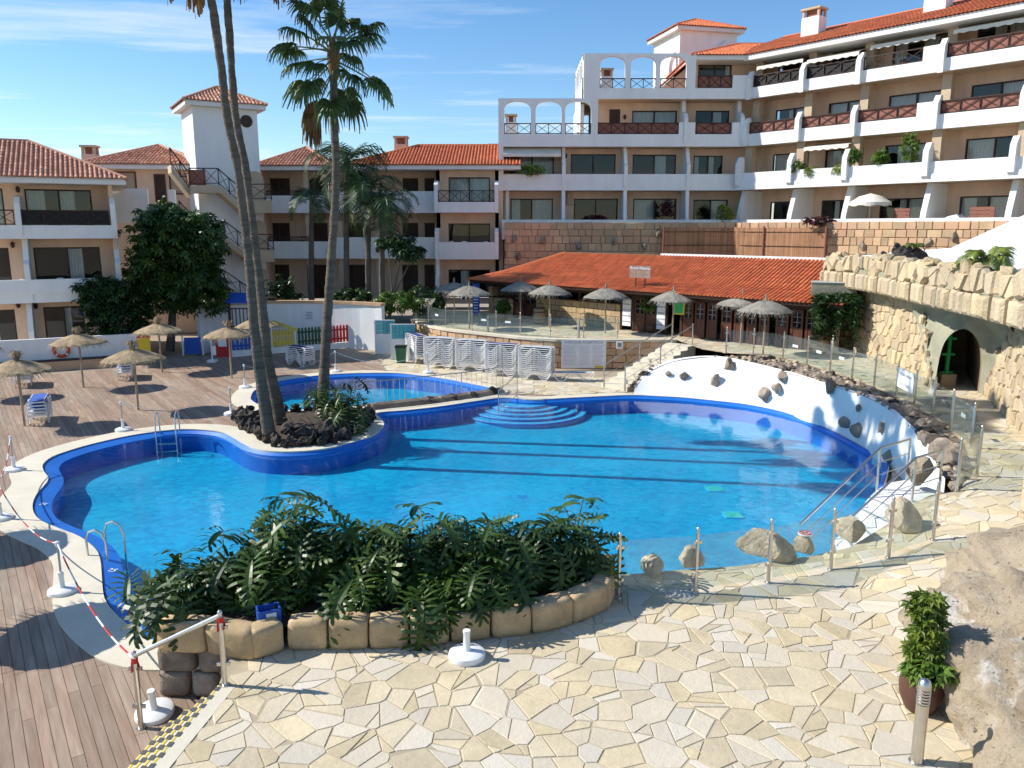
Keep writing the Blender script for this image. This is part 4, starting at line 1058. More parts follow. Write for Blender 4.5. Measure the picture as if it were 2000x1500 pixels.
# ---------------------------------------------------------------- low house left of the tower
LH = Frame('gable_house', 'peach house with low pink tiled roof and brick chimney left of the tower', (D(165, 330, 50).x, 50.0), R(6))
hx = LH.u(385, 330)
LH.box('wall', M['peach'], .4, hx, .4, 7, 0, LH.at(270, 326)[1]); hip_roof(LH, .2, hx, .2, 6.8, LH.at(270, 322)[1] + .05, 1.45, M['tile_pink'], .5)
for (a, b, y0, y1) in ((217, 268, 335, 372), (300, 327, 340, 395), (330, 372, 343, 380)):
    u0, z1 = LH.at(a, y0, .4); u1, z0 = LH.at(b, y1, .4); LH.window(u0, u1, z0, z1, .28, 1, 0, door=True)
for (a, b, y0, y1) in ((218, 292, 368, 425), (327, 345, 370, 425)):
    u0, z1 = LH.at(a, y0, -1.2); u1, z0 = LH.at(b, y1, -1.2); LH.box('parapet', M['white'], u0, u1, -1.2, -1.0, z0 - .3, z1)
u, z = LH.at(177, 305, 2); chimney(LH, u, 2, z - .8, .9, .85, .7)

# ---------------------------------------------------------------- near left apartment building
co = D(228, 440, 41.5)
LB = Frame('left_apartments', 'shaded white and peach apartments with pink tiled roof at left edge', (co.x, co.y), R(27))
def bl(px, py, w=0): return LB.at(px, py, w)
def bz(py, w=0): return LB.at(110, py, w)[1]
UL = -5.9; B2, B1, B0 = bz(466), bz(590), 0.35
WB = 1.6
hs2 = [(bl(50, 400, WB)[0], bl(180, 400, WB)[0], B2 + .3, bz(370, WB)), (bl(-60, 400, WB)[0], bl(8, 400, WB)[0], B2 + .3, bz(370, WB))]
hs1 = [(bl(66, 500, WB)[0], bl(196, 500, WB)[0], B1 + .3, bz(483, WB)), (bl(-60, 500, WB)[0], bl(18, 500, WB)[0], B1 + .3, bz(483, WB))]
hs0 = [(bl(86, 620, WB)[0], bl(165, 620, WB)[0], B0 + .1, bz(599, WB)), (bl(-60, 620, WB)[0], bl(30, 620, WB)[0], B0 + .1, bz(601, WB))]
EZ = bz(350, -.3)
for k, (za, zb, hs) in enumerate(((B0 - .5, B1, hs0), (B1, B2, hs1), (B2, EZ, hs2))):
    LB.wall(M['peach'], UL, -.1, za, zb, WB, hs)
    for i, h in enumerate(hs): LB.window(*h, WB, 2, .9 if k == 2 else .5, seed=400 + k * 5 + i)
    if k: LB.box('floor_slab', M['tan_plaster'], UL, -.05, .2, 7, za, za + .28)
LB.box('parapet', M['white'], UL, 0, 0, .2, B2 - .003, bz(440)); LB.box('parapet', M['white'], UL, 0, -.1, .1, B1 + .45, bz(545)); LB.box('parapet', M['white'], UL, 0, 0.001, .2, B1 - .003, B1 + .5)
for a, b in ((-60, 27), (41, 213)): LB.railing(bl(a, 420)[0], bl(b, 420)[0], bz(440), bz(410), .1, 2 if a < 0 else 4, M['black'] if a > 0 else None)
for px, k in ((33, 2), (220, 2), (52, 1), (236, 1), (60, 0), (240, 0)):
    za, zb = ((B0, B1), (B1, B2), (B2, EZ))[k]; u = bl(px, (640, 520, 400)[k])[0]
    LB.fin(min(u, -.12), [(WB, za), (-.05, za), (-.18, za + (1.9 if k else 1.2)), (.15, za + (2.1 if k else 2.0)), (.5, zb), (WB, zb)] if k != 2 else [(WB, za + .2), (-.1, za + .2), (-.15, za + 1.7), (.2, za + 2.0), (WB, za + 2.1)], .24)
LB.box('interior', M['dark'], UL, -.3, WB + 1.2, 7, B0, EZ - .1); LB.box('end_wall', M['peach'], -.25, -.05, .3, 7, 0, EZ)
for px, py, k in ((35, 370, 2), (25, 478, 1), (52, 478, 1), (36, 595, 0), (70, 597, 0)): lamp(LB, bl(px, py, WB)[0], WB, bl(px, py, WB)[1])
hip_roof(LB, UL - .3, -.1, .3, 7.5, EZ + .1, 2.0, M['tile_pink'], .75, left=False)
# white garden wall with its low bed in front
gw0, gw1 = bl(-80, 690, -2.4)[0], bl(268, 672, -2.4)[0]
zg = [bl(0, 671, -2.4)[1], bl(265, 652, -2.4)[1]]
gw = thing('garden_wall', 'low white garden wall with lifebuoy below the left apartments', 'wall', tuple(LB.o), LB.yaw)
MB().box(gw0, gw1, -2.4, -2.2, -.05, max(zg)).build('wall_face', M['white'], gw); MB().box(gw0, gw1 - .3, -3.1, -2.41, -.05, .38).build('bed_kerb', M['ashlar'], gw); MB().box(gw0, gw1 - .35, -3.0, -2.42, .38, .42).build('soil', M['soil'], gw)
lbp = LB.at(120, 683, -2.45)
lr = thing('lifebuoy', 'orange lifebuoy ring hanging on the low white garden wall', 'lifebuoy', tuple(LB.o + LB.ud * lbp[0] + LB.wd * -2.5 + Vector((0, 0, lbp[1]))), LB.yaw)
MB().tube([(.31 * math.cos(a * math.pi / 12), 0, .31 * math.sin(a * math.pi / 12)) for a in range(24)], .075, 8, closed=True).build('ring', M['orange'], lr, smooth=True)
for a in (45, 135, 225, 315): MB().tube([(.31 * math.cos(R(a + d)), 0, .31 * math.sin(R(a + d))) for d in (-6, 0, 6)], .079, 8).build('band', M['signwhite'], lr)
# ================================================================ WALLS, BAR, CAVE, ROCKS
class Path:
    """a plan polyline measured by arc length; at(s, z, out) gives a point, out to the right of travel"""
    def __init__(s, pts, flip=1):
        s.p = [Vector((p[0], p[1], 0)) for p in pts]; s.L = [0]; s.flip = flip
        for a, b in zip(s.p, s.p[1:]): s.L.append(s.L[-1] + (b - a).length)
        s.len = s.L[-1]
    def at(s, d, z=0, out=0):
        d = min(max(d, 0), s.len - 1e-6); i = 0
        while i < len(s.p) - 2 and s.L[i + 1] < d: i += 1
        def nrm(j):
            j = min(max(j, 0), len(s.p) - 2); t = (s.p[j + 1] - s.p[j]).normalized(); return Vector((t.y, -t.x, 0)) * s.flip
        k = (d - s.L[i]) / max(1e-6, s.L[i + 1] - s.L[i]); n = (nrm(i) * (1 - abs(k - .5)) + (nrm(i - 1) * max(0, .5 - k) + nrm(i + 1) * max(0, k - .5))).normalized()
        p = s.p[i].lerp(s.p[i + 1], k) + n * out
        return Vector((p.x, p.y, z))
def courses(r, s0, s1, z0, z1, h, wmin, wmax):
    out = []; z = z0
    while z < z1 - .05:
        hh = min(h * r.uniform(.8, 1.2), z1 - z); 
        if z1 - z - hh < .12: hh = z1 - z
        s = s0 - r.uniform(0, wmin)
        while s < s1:
            w = r.uniform(wmin, wmax); a, b = max(s, s0), min(s + w, s1); g = .012
            if b - a > .08:
                j = lambda: r.uniform(-.02, .02)
                out.append([(a + g, z + g + j() * .5), (b - g, z + g + j() * .5), (b - g + j(), z + hh - g + j()), (a + g + j(), z + hh - g + j())])
            s += w
        z += hh
    return out
def lay(polys, path, mat, parent, r, keepn, h=.06, ch=.022, lean=0.0, name='stone', skip=None):
    seen = []
    for c in polys:
        m = (sum(p[0] for p in c) / len(c), sum(p[1] for p in c) / len(c))
        if skip and skip(*m): continue
        q = pxof(path.at(m[0], m[1])); 
        if not q or q[0] < -60 or q[0] > 2060: continue
        seen.append((abs(area2(c)) / q[2] ** 2, c))
    seen.sort(key=lambda t: -t[0])
    def put(mb, c):
        mb.tint = r.random(); k = h * r.uniform(.5, 1.3)
        stone_into(mb, c if area2(c) > 0 else c[::-1], lambda s, t, o: path.at(s, t, o - .03 + lean * t), k + .03, ch)
    for a, c in seen[:keepn]:
        mb = MB(); put(mb, c)
        if mb.f: mb.build(name, mat, parent)
    mb = MB()
    for a, c in seen[keepn:]: put(mb, c)
    if mb.f: tag(mb.build('far_' + name + 's', mat, parent), kind='stuff')
def backing(path, z0, z1, mat, parent, name='core', th=.35, step=.6, lean=0.0):
    n = max(2, int(path.len / step)); vs = []
    f0 = z0 if callable(z0) else (lambda s: z0); f1 = z1 if callable(z1) else (lambda s: z1)
    for i in range(n + 1):
        s = path.len * i / n
        vs += [path.at(s, f0(s), lean * f0(s)), path.at(s, f1(s), lean * f1(s)), path.at(s, f1(s), -th), path.at(s, f0(s), -th)]
    fs = []
    for i in range(n):
        for k in range(4): fs.append((4 * i + k, 4 * i + (k + 1) % 4, 4 * i + 4 + (k + 1) % 4, 4 * i + 4 + k))
    fs += [(0, 1, 2, 3), tuple(4 * n + k for k in (3, 2, 1, 0))]
    mb = MB(); mb.add(vs, fs); return mb.build(name, mat, parent)

r30 = random.Random(11)
# ---- podium wall under the apartment block
pw = thing('podium_wall', 'tall tan stone block retaining wall under the apartment terraces', 'wall')
pts = [Vector((-.45, 60, 0)), Vector((-.45, 52.75, 0)), Vector((CB.o.x + u_r - .6, 52.75, 0))] + [RW.o + RW.ud * u + RW.wd * -1.35 for u in (1.2, 14, 24)]
pp = Path(pts, 1); backing(pp, -.1, 6.72, M['mortar'], pw)
lay(courses(r30, 3.0, pp.len - 2, 2.0, 6.95, .42, .32, .8), pp, M['ashlar'], pw, r30, 300, .06, name='stone')
for px, py in ((1005, 468), (1012, 502), (1062, 469), (1130, 480), (1200, 470), (1260, 480), (1285, 458), (1685, 481), (1814, 473), (1863, 464)):
    p = D(px, py, 52.6) if px < 1440 else None
    if p is None:
        u, z = RW.at(px, py, -1.4); p = RW.o + RW.ud * u + RW.wd * -1.42 + Vector((0, 0, z))
    rock('set_rock', GREY[px % 6], p, (.25, .2, .3), pw)
# ---- bamboo screen hung on it
bs = thing('bamboo_screen', 'reddish bamboo cane screen hung on the podium wall above the bar roof', 'screen')
a_, b_ = D(1292, 470, 52.4), D(1449, 470, 52.4)
sp = Path([a_, Vector((CB.o.x + u_r - .75, 52.4, 0))] + [RW.o + RW.ud * u + RW.wd * -1.7 for u in (1.1, RW.u(1619, 470, -1.7))], 1)
mb = MB(); s = 0
while s < sp.len:
    mb.tint = r30.random(); p = sp.at(s, 0, .05 + r30.uniform(-.008, .008)); q = sp.at(min(s + .05, sp.len), 0, .05); zt_ = 6.62 + r30.uniform(-.04, .04)
    mb.add([(p.x, p.y, 4.3), (q.x, q.y, 4.3), (q.x, q.y, zt_), (p.x, p.y, zt_)], [(0, 1, 2, 3)]); s += .055
tag(mb.build('canes', M['bamboo'], bs, fix=False), kind='stuff')
for z in (4.7, 5.5, 6.35): MB().tube([sp.at(k * sp.len / 12, z, .09) for k in range(13)], .02, 4).build('wire', M['brown'], bs)
for s in (.1, sp.len * .62, sp.len - .15): MB().tube([sp.at(s, 4.2, .1), sp.at(s, 6.7, .1)], .06, 6).build('post', M['redbrown'], bs)

# ---- the bar
BR = Frame('pool_bar', 'long low bar with orange tiled roof and dark wooden doors behind the pool', (0.29, 47.15), math.atan2(-0.712, 0.702))
def bu(px, py=620, w=0): return BR.at(px, py, w)[0]
UR = bu(1628, 640); ULb = bu(955, 600); FZ = BAR_Z
EV, BK, RG = 3.52, 3.98, 5.1
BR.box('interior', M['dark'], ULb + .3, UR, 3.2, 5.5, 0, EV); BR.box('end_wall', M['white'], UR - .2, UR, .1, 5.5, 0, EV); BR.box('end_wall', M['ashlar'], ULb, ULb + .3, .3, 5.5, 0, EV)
BR.box('ceiling', M['brown'], ULb + .3, UR - .2, .3, 3.2, EV - .25, EV - .15); BR.box('head_beam', M['brown'], ULb - .2, UR, -.12, .12, EV - .38, EV - .06)
BR.box('bar_floor', M['tan_plaster'], ULb, UR, -.1, 3.2, FZ - .3, FZ - .005)
def block_wall(px0, px1, pytop, rows, cols, w, name):
    u0, u1 = bu(px0), bu(px1); zt_ = BR.at((px0 + px1) / 2, pytop)[1]; o = MB().box(u0 + .02, u1 - .02, w + .03, w + .28, FZ - .1, zt_ - .02).build(name, M['dark'], BR.root); dz = (zt_ - FZ) / rows; du = (u1 - u0) / cols
    for j in range(rows):
        k = -0.5 * (j % 2)
        while k < cols:
            a, b = max(u0, u0 + k * du), min(u1, u0 + (k + 1) * du); k += 1
            if b - a > .1: MB().box(a + .016, b - .016, w, w + .3, FZ + j * dz + .013, FZ + (j + 1) * dz - .013).build('block', M['block'], o)
    MB().box(u0 - .05, u1 + .05, w - .08, w + .4, zt_, zt_ + .06).build('counter_top', M['doorwood'], BR.root)
block_wall(1047, 1211, 588, 4, 10, 0, 'counter_wall'); block_wall(957, 1002, 582, 4, 3, 0, 'side_counter')
MB().box(ULb, bu(962), -.02, .3, FZ, EV - .1).build('stone_pillar', M['ashlar'], BR.root)
for px in (1002, 1046, 1085, 1130, 1170, 1212, 1236, 1282, 1300, 1330):
    u = bu(px); BR.box('post', M['brown'], u - .07, u + .07, .02, .16, FZ, EV - .3)
for px in (972, 985): u = bu(px); BR.box('glazing_bar', M['doorwood'], u - .03, u + .03, .1, .15, FZ + .9, EV - .35)
def leaf_door(u0, u1, glazed=True, w=.05):
    mb = MB(); z1 = EV - .42; zm = FZ + .95; f = .1
    mb.box(u0, u0 + f, w, w + .06, FZ + .02, z1); mb.box(u1 - f, u1, w, w + .06, FZ + .02, z1); mb.box(u0 + f, u1 - f, w + .002, w + .058, z1 - f, z1); mb.box(u0 + f, u1 - f, w + .002, w + .058, zm - .08, zm); mb.box(u0 + f, u1 - f, w + .002, w + .058, FZ + .02, FZ + .2)
    d = mb.build('door', M['doorwood'], BR.root)
    MB().box(u0 + f, u1 - f, w + .02, w + .045, FZ + .2, zm - .08).build('door_panel', M['doorwood'], d)
    MB().add([(u0 + f, w + .03, zm), (u1 - f, w + .03, zm), (u1 - f, w + .03, z1 - f), (u0 + f, w + .03, z1 - f)], [(0, 1, 2, 3)]).build('pane', M['pane'], d, fix=False)
    mb = MB(); c = (u0 + u1) / 2; mb.box(c - .012, c + .012, w + .015, w + .045, zm, z1 - f)
    for k in (1, 2): z = zm + (z1 - f - zm) * k / 3; mb.box(u0 + f, u1 - f, w + .016, w + .044, z - .012, z + .012)
    mb.build('muntin', M['signgrey'], d)
for a, b in ((1333, 1353), (1355, 1376), (1379, 1400), (1407, 1429), (1432, 1453), (1457, 1478), (1481, 1503), (1514, 1540), (1543, 1569), (1572, 1597), (1600, 1624)): leaf_door(bu(a) + .02, bu(b) - .02)
leaf_door(bu(1004), bu(1022)); leaf_door(bu(1024), bu(1044)); leaf_door(bu(1238), bu(1258)); leaf_door(bu(1260), bu(1281))
for px in (1224, 1291):
    u0, u1 = bu(px - 8), bu(px + 8); o = MB().box(u0, u1, -.02, .03, FZ + .25, EV - .55).build('menu_board', M['signwhite'], BR.root)
    for k in range(5): MB().box(u0 + .02, u1 - .02, -.03, -.021, FZ + .45 + k * .3, FZ + .5 + k * .3).build('menu_line', M['signgrey'], o)
rf = bpy.data.objects.new('roof', None); COL.objects.link(rf); rf.parent = BR.root
uL, uR2, w0, w1, w2 = ULb - .9, bu(1645, 578, -.9), -.9, .75, 3.6
uh1, uh2 = uL + 1.6, uL + 3.9
tile_roof('tiles', [(uL, w0, EV), (uR2, w0, EV), (uR2 + .3, w1, BK), (uh1, w1, BK)], M['tile_red'], rf, .2); tile_roof('tiles', [(uh1, w1, BK), (uR2 + .3, w1, BK), (uR2 + .9, w2, RG), (uh2, w2, RG)], M['tile_red'], rf, .2)
tile_roof('tiles', [(uL, 6.4, EV), (uL, w0, EV), (uh1, w1, BK), (uh1, 5.4, BK)], M['tile_red'], rf, .2); tile_roof('tiles', [(uh1, 5.4, BK), (uh1, w1, BK), (uh2, w2, RG), (uh2, 4.0, RG)], M['tile_red'], rf, .2)
hip_caps(rf, [((uL, w0, EV), (uh1, w1, BK + .03)), ((uh1, w1, BK + .03), (uh2, w2, RG))], M['tile_red'], .1)
MB().box(uL + .1, uR2 - .05, w0 + .04, w0 + .1, EV - .16, EV - .03).build('fascia', M['brown'], rf); MB().box(bu(1290, 500, w2), uR2 + 1.2, w2, w2 + .35, RG - .2, RG + .12).build('flashing', M['white'], rf); MB().box(uh2, bu(1290, 500, w2), w2 + .01, w2 + .3, RG - .2, RG + .04).build('flashing', M['mortar'], rf)
# roof sign
sg = thing('roof_sign', 'weathered wooden name board standing on posts above the bar eave', 'sign', tuple(BR.o + BR.ud * bu(1250, 540, -.5) + BR.wd * -.5), BR.yaw)
zs0 = BR.at(1250, 543, -.5)[1]; zs1 = BR.at(1250, 519, -.5)[1]; hw = (bu(1271, 530, -.5) - bu(1230, 530, -.5)) / 2
M['oldwood'] = pmat('old_sign_wood', (0.27, 0.19, 0.15), 0.85, 0.25, 3.0, fine=.2, fscale=10)
for k in range(3): MB().box(-hw, hw, -.02, .02, zs0 + (zs1 - zs0) * k / 3 + .006, zs0 + (zs1 - zs0) * (k + 1) / 3 - .006).build('board', M['oldwood'], sg)
for x in (-.28, .28): MB().box(x - .025, x + .025, .02, .06, EV - .5, zs1).build('post', M['brown'], sg)
text_mesh('lettering', 'Parque Albatros', .19, M['signwhite'], sg, (0, -.028, zs1 - .12), (R(90), 0, 0))

# ---- curved stone wall below the bar terrace
cw = thing('curved_stone_wall', 'curved tan block wall below the bar terrace behind the lounger stacks', 'wall')
ctl = [P_ret[i] for i in range(len(P_ret) - 1, -1, -1)]
cp_ = smooth_loop([Vector((p.x, p.y, 0)) for p in ctl], False, .5)
cpth = Path([cp_[k] for k in range(len(cp_))], 1)
backing(cpth, -.1, BAR_Z - .02, M['mortar'], cw); lay(courses(r30, 0, cpth.len, -.02, BAR_Z - .08, .33, .35, .75), cpth, M['ashlar'], cw, r30, 260, .05, name='stone')
s_ = 0
while s_ < cpth.len - .3:
    a, b = cpth.at(s_, 0, .1), cpth.at(s_ + 1.0, 0, .1); c, d = cpth.at(s_ + 1.0, 0, -.3), cpth.at(s_, 0, -.3)
    MB().prism([(a.x, a.y), (b.x, b.y), (c.x, c.y), (d.x, d.y)], BAR_Z - .08, BAR_Z + .03).build('cap_stone', M['coping'], cw); s_ += 1.01

# ---- steps from the pool side up to the bar terrace
bs_ = thing('bar_steps', 'pale stone steps rising from the pool to the bar terrace', 'steps')
A_, B_ = Vector((4.75, 32.3, 0)), Vector((8.3, 36.0, 0)); dv = (B_ - A_); NL = Vector((-dv.y, dv.x, 0)).normalized()
for k in range(9):
    a = A_ + dv * (k / 9); b = A_ + dv * ((k + 1) / 9 + .02); c, d = b + NL * 1.35, a + NL * 1.35
    MB().prism([(a.x, a.y), (b.x, b.y), (c.x, c.y), (d.x, d.y)], -.04, .15 * (k + 1)).build('step', M['coping'], bs_)
hb = thing('step_handrails', 'pair of steel handrails up the steps beside the bar terrace', 'handrail')
for off in (.12, 1.2):
    o = NL * off; MB().tube([A_ + o + Vector((0, 0, .95)), B_ + o + Vector((0, 0, 2.25))], .025, 6).build('rail', M['steel_dull'], hb); MB().tube([A_ + o + Vector((0, 0, .45)), B_ + o + Vector((0, 0, 1.75))], .012, 5).build('lower_rail', M['steel_dull'], hb)
    for t, z in ((0, 0), (.5, .65), (1, 1.3)): p = A_ + dv * t + o; MB().tube([p + Vector((0, 0, z)), p + Vector((0, 0, z + 1.05))], .03, 6).build('post', M['steel_dull'], hb)

# ---- white curved pool wall with set rocks
ww = thing('white_pool_wall', 'smooth white curved wall rising from the far right edge of the pool', 'wall')
bot = [G(*p, 0) + Vector((-.02, -.05, -.3)) for p in wall_px[::-1]]
top = [G(1240, 757, .25), G(1268, 728, .75), G(1318, 706, 1.2), G(1390, 698, 1.42), G(1455, 708, 1.42), G(1530, 727, 1.42), G(1580, 742, 1.42), G(1632, 757, 1.42), G(1690, 776, 1.42), G(1745, 806, 1.42), G(1795, 851, 1.42), G(1838, 906, 1.38)]
bs2 = smooth_loop(bot, False, .01) if False else None
def dens(l, n=90):
    out = []; m = len(l) - 1
    for k in range(n + 1):
        t = k / n * m; i = min(int(t), m - 1); f = t - i
        a, b, c, d = l[max(i - 1, 0)], l[i], l[i + 1], l[min(i + 2, m)]
        out.append(0.5 * ((2 * b) + (c - a) * f + (2 * a - 5 * b + 4 * c - d) * f * f + (3 * b - a - 3 * c + d) * f ** 3))
    return out
bo, to = dens(bot), dens(top); NR = 8; vs = []; rows = []
for k in range(len(bo)):
    col_ = []
    for j in range(NR + 1):
        f = j / NR; p = bo[k].lerp(to[k], f); out = (bo[k] - to[k]); out.z = 0
        z = bo[k].z + (to[k].z - bo[k].z) * f ** .85
        nz_ = noise.noise(Vector((p.x * .9, p.y * .9, z * .9))) * .05
        col_.append(Vector((p.x - nz_, p.y - nz_, z)))
    bk = (to[k] - bo[k]); bk.z = 0
    bk = bk.normalized() if bk.length > .2 else Vector((.7, .5, 0))
    col_ += [to[k] + bk * .12 + Vector((0, 0, .05)), to[k] + bk * .45 + Vector((0, 0, 0)), to[k] + bk * .5 + Vector((0, 0, -1.2))]
    rows.append(col_)
n2 = len(rows[0]); mb = MB(); mb.add([p for c in rows for p in c], [(k * n2 + j, (k + 1) * n2 + j, (k + 1) * n2 + j + 1, k * n2 + j + 1) for k in range(len(rows) - 1) for j in range(n2 - 1)])
mb.build('wall_face', M['white'], ww, smooth=True)
def wall_pt(px, py):
    best = None
    for c in rows:
        for j in range(NR + 1):
            q = pxof(c[j]); e = (q[0] - px) ** 2 + (q[1] - py) ** 2
            if best is None or e < best[0]: best = (e, c[j])
    return best[1]
for px, py, s in ((1400, 748, 13), (1492, 768, 14), (1524, 753, 11), (1338, 728, 9), (1308, 730, 6), (1430, 709, 13), (1534, 735, 11), (1622, 757, 13), (1651, 826, 13), (1674, 837, 14), (1721, 837, 11), (1673, 800, 7), (1733, 892, 13)):
    p = wall_pt(px, py); d = pxof(p)[2] * s / FPX
    rock('set_rock', GREY[px % 6], p + Vector((-.05, -.08, 0)), (d * 1.1, d * 1.1, d * 1.25), ww)
# rocks along its rim, filling the strip up to the fence
rb = thing('rim_rocks', 'uneven brown and black rocks edging the top of the white pool wall', 'rock border')
rimd = dens([Vector((p.x, p.y, BAR_Z - .06)) for p in P_rim[::-1]] , len(to) - 1)
rimd = [Vector((p.x, p.y, min(BAR_Z, zt(p.x, p.y)) - .01)) for p in rimd]
for k in range(14): rimd[k] = to[k] + (rimd[14] - to[14]) * .5 + Vector((0, 0, -.12)) if False else Vector((to[k].x - .1, to[k].y + .7, to[k].z - .1))
mb = MB(); mb.add([p for k in range(len(to)) for p in (to[k] + Vector((0, 0, .02)), to[k].lerp(rimd[k], .5) + Vector((0, 0, .06)), rimd[k])], [(3 * k + j, 3 * k + 3 + j, 3 * k + 4 + j, 3 * k + 1 + j) for k in range(len(to) - 1) for j in (0, 1)])
mb.build('rubble_bed', M['greyrock'], rb, smooth=True)
for k in range(len(to)):
    w_ = (rimd[k] - to[k]).length
    for q in range(2 + int(w_ * 1.3)):
        f = .12 + r30.random() ** 1.3 * .8; kk = min(k + 1, len(to) - 1); g_ = r30.random(); p = to[k].lerp(to[kk], g_).lerp(rimd[k].lerp(rimd[kk], g_), f)
        s = r30.uniform(.08, .17) * (1.3 if r30.random() < .15 else 1); rock('rock', (LAVA[(k + q) % 5] if r30.random() < .10 else BOUL[(k + q) % 5] if r30.random() < .5 else GREY[(k + q) % 6]), (p.x, p.y, p.z + s * .1), (s, s * r30.uniform(.8, 1.2), s * r30.uniform(.6, .9)), rb, r30)
for k, s in ((84, .3), (87, .36), (90, .34)): rock('rock', GREY[k % 6], to[k] + Vector((.15, -.05, .1)), (s, s * .9, s * .9), rb, r30)

# ---- cave entrance of golden stone
cv = thing('cave_entrance', 'golden rubble stone wall with dark arched cave opening at right', 'wall')
cpt = Path(smooth_loop([(14.0, 35.2), (14.25, 33.4), (14.35, 31), (14.15, 28.6), (13.85, 26.4), (13.6, 24.2), (13.4, 22.2), (13.15, 20.6), (12.95, 19.2), (12.7, 17.6), (12.9, 15.5)], False, .5), 1)
cA = Path(smooth_loop([(14.3, 35.2), (14.6, 33.4), (14.65, 31), (14.4, 28.6), (14.1, 26.9), (13.9, 25.9)], False, .4), 1); cC = Path(smooth_loop([(15.15, 25.2), (14.75, 23.8), (14.1, 22.2), (13.5, 20.6), (13.1, 19.2), (12.8, 17.6), (13.0, 15.5)], False, .4), 1)
for c_ in (cpt, cA, cC):
    if c_.at(2, 0, 1).x > c_.at(2, 0, 0).x: c_.flip = -1
CZ = 4.25
def skA(s, z): y = cA.at(s).y; return y < 28.2 and z > 1.4 + (y - 26.0) * 1.35
def skC(s, z): y = cC.at(s).y; return y > 22.3 and z > 1.4 + (25.1 - y) * 1.05
def cells_on(path, size, keepn, skip):
    cs = [[(min(max(a[0], .02), path.len - .02), min(max(a[1], 1.28), CZ + .3)) for a in c] for c in (shrink(c, .009) for p, c in cells(0, path.len, 1.28, CZ + .25, size, r30, .36, .2)) if c]
    lay(cs, path, M['rockwall'], cv, r30, keepn, .085, .03, skip=skip)
    mb = MB(); n = 40
    for i in range(n):
        s0, s1 = path.len * i / n, path.len * (i + 1) / n
        for j in range(12):
            z0, z1 = 1.2 + (CZ - 1.2) * j / 12, 1.2 + (CZ - 1.2) * (j + 1) / 12
            if not skip((s0 + s1) / 2, z0 - .1): mb.add([path.at(s0, z0), path.at(s1, z0), path.at(s1, z1), path.at(s0, z1)], [(0, 1, 2, 3)])
    mb.build('core', M['mortar'], cv, fix=False)
cells_on(cA, .40, 170, skA); cells_on(cC, .40, 130, skC)
outc = [Vector(p) for p in ((13.90, 26.0, 1.3), (13.98, 26.6, 2.2), (14.08, 27.4, 3.1), (14.05, 28.1, 3.9), (13.85, 27.2, 4.25), (13.62, 26, 4.3), (13.45, 24.7, 4.3), (13.3, 23.4, 4.28), (13.45, 22.2, 4.2), (14.12, 22.2, 3.6), (14.58, 23.2, 2.9), (14.9, 24.2, 2.1), (15.2, 25.15, 1.3))]
NA = 36; oc = dens(outc, NA); ring = []; mb = MB()
for k in range(NA + 1):
    a = math.pi * (1 - k / NA); cx, sx = math.cos(a), max(0, math.sin(a)); inn = Vector((14.52 + .56 * cx, 25.55 - .29 * cx, 1.3 + 2.1 * sx ** .55)); row = []
    for q in range(9):
        f = q / 8; p = oc[k].lerp(inn, f) + Vector((.35, .25, .22)) * math.sin(math.pi * f) * sx; nn = noise.noise(p * 1.5) * .12 * (1 if 0 < q < 8 else .3); row.append(p + Vector((nn, nn * .5, nn * .6)))
    ring.append(row)
mb.add([p for r_ in ring for p in r_], [(k * 9 + q, (k + 1) * 9 + q, (k + 1) * 9 + q + 1, k * 9 + q + 1) for k in range(NA) for q in range(8)])
mb.build('concrete_hood', M['concrete'], cv, smooth=True)
mb = MB(); tv = []
for k in range(NA + 1):
    p = ring[k][8]; tv += [p, p + Vector((1.9, 4.2, 0))]
mb.add(tv, [(2 * k, 2 * k + 2, 2 * k + 3, 2 * k + 1) for k in range(NA)] + [tuple(2 * k + 1 for k in range(NA + 1))]); mb.build('passage', M['mortar'], cv, smooth=True)
gp = Vector((14.75, 26.7, 0)); gf = thing('green_window_frame', 'bright green window frame inside the dark cave arch', 'window frame', (gp.x, gp.y, 1.75), 0)
MB().box(-.05, .05, -.05, .05, 0, 1.5).build('mullion', M['green2'], gf)
for z in (.0, .62, 1.15): MB().box(-.22, .22, -.03, .03, z, z + .07).build('transom', M['green2'], gf)
MB().box(-.25, .25, -.2, .2, -.45, 0).build('sill', M['rockwall'], gf)
for (px, k) in ((1768, 6), (1943, 30)): p = ring[k][3]; rock('vent', GREY[1], p, (.16, .16, .2), cv)
# boulder lip
GOLD = [rock_mesh('gold_boulder', M['rockwall'], 70 + i, 3, .13, 1.6, 13) for i in range(6)]
lip = thing('boulder_lip', 'overhanging course of rounded golden boulders above the cave entrance', 'wall')
lipp = Path([cpt.at(k * cpt.len / 60, 0, .42) for k in range(61)], cpt.flip)
low = courses(r30, .05, lipp.len - .05, CZ - .1, CZ + .55, .66, .28, .6)
upp = [[(min(max(a[0], .02), lipp.len - .02), min(max(a[1], CZ + .5), CZ + 1.3 + .1 * math.sin(a[0] * 3))) for a in c] for c in (shrink(c, .012) for p, c in cells(0, lipp.len, CZ + .55, CZ + 1.2, .40, r30, .42, .3)) if c]
lay(low, lipp, M['rockwall'], lip, r30, 60, .2, .085, name='boulder'); lay([c for c in upp if abs(area2(c)) > .02], lipp, M['rockwall'], lip, r30, 120, .2, .085, lean=-.02, name='boulder')
for k in range(46):
    s = r30.uniform(.2, lipp.len - .2); w_ = r30.uniform(.16, .3); link('cap_boulder', GOLD[k % 6], lip, lipp.at(s, CZ + 1.22, -.18 + r30.uniform(-.2, .12)), (r30.uniform(-.4, .4), r30.uniform(-.4, .4), r30.uniform(0, 6)), (w_ * 1.2, w_, w_ * .75))
n = 50; mb = MB(); vs = []
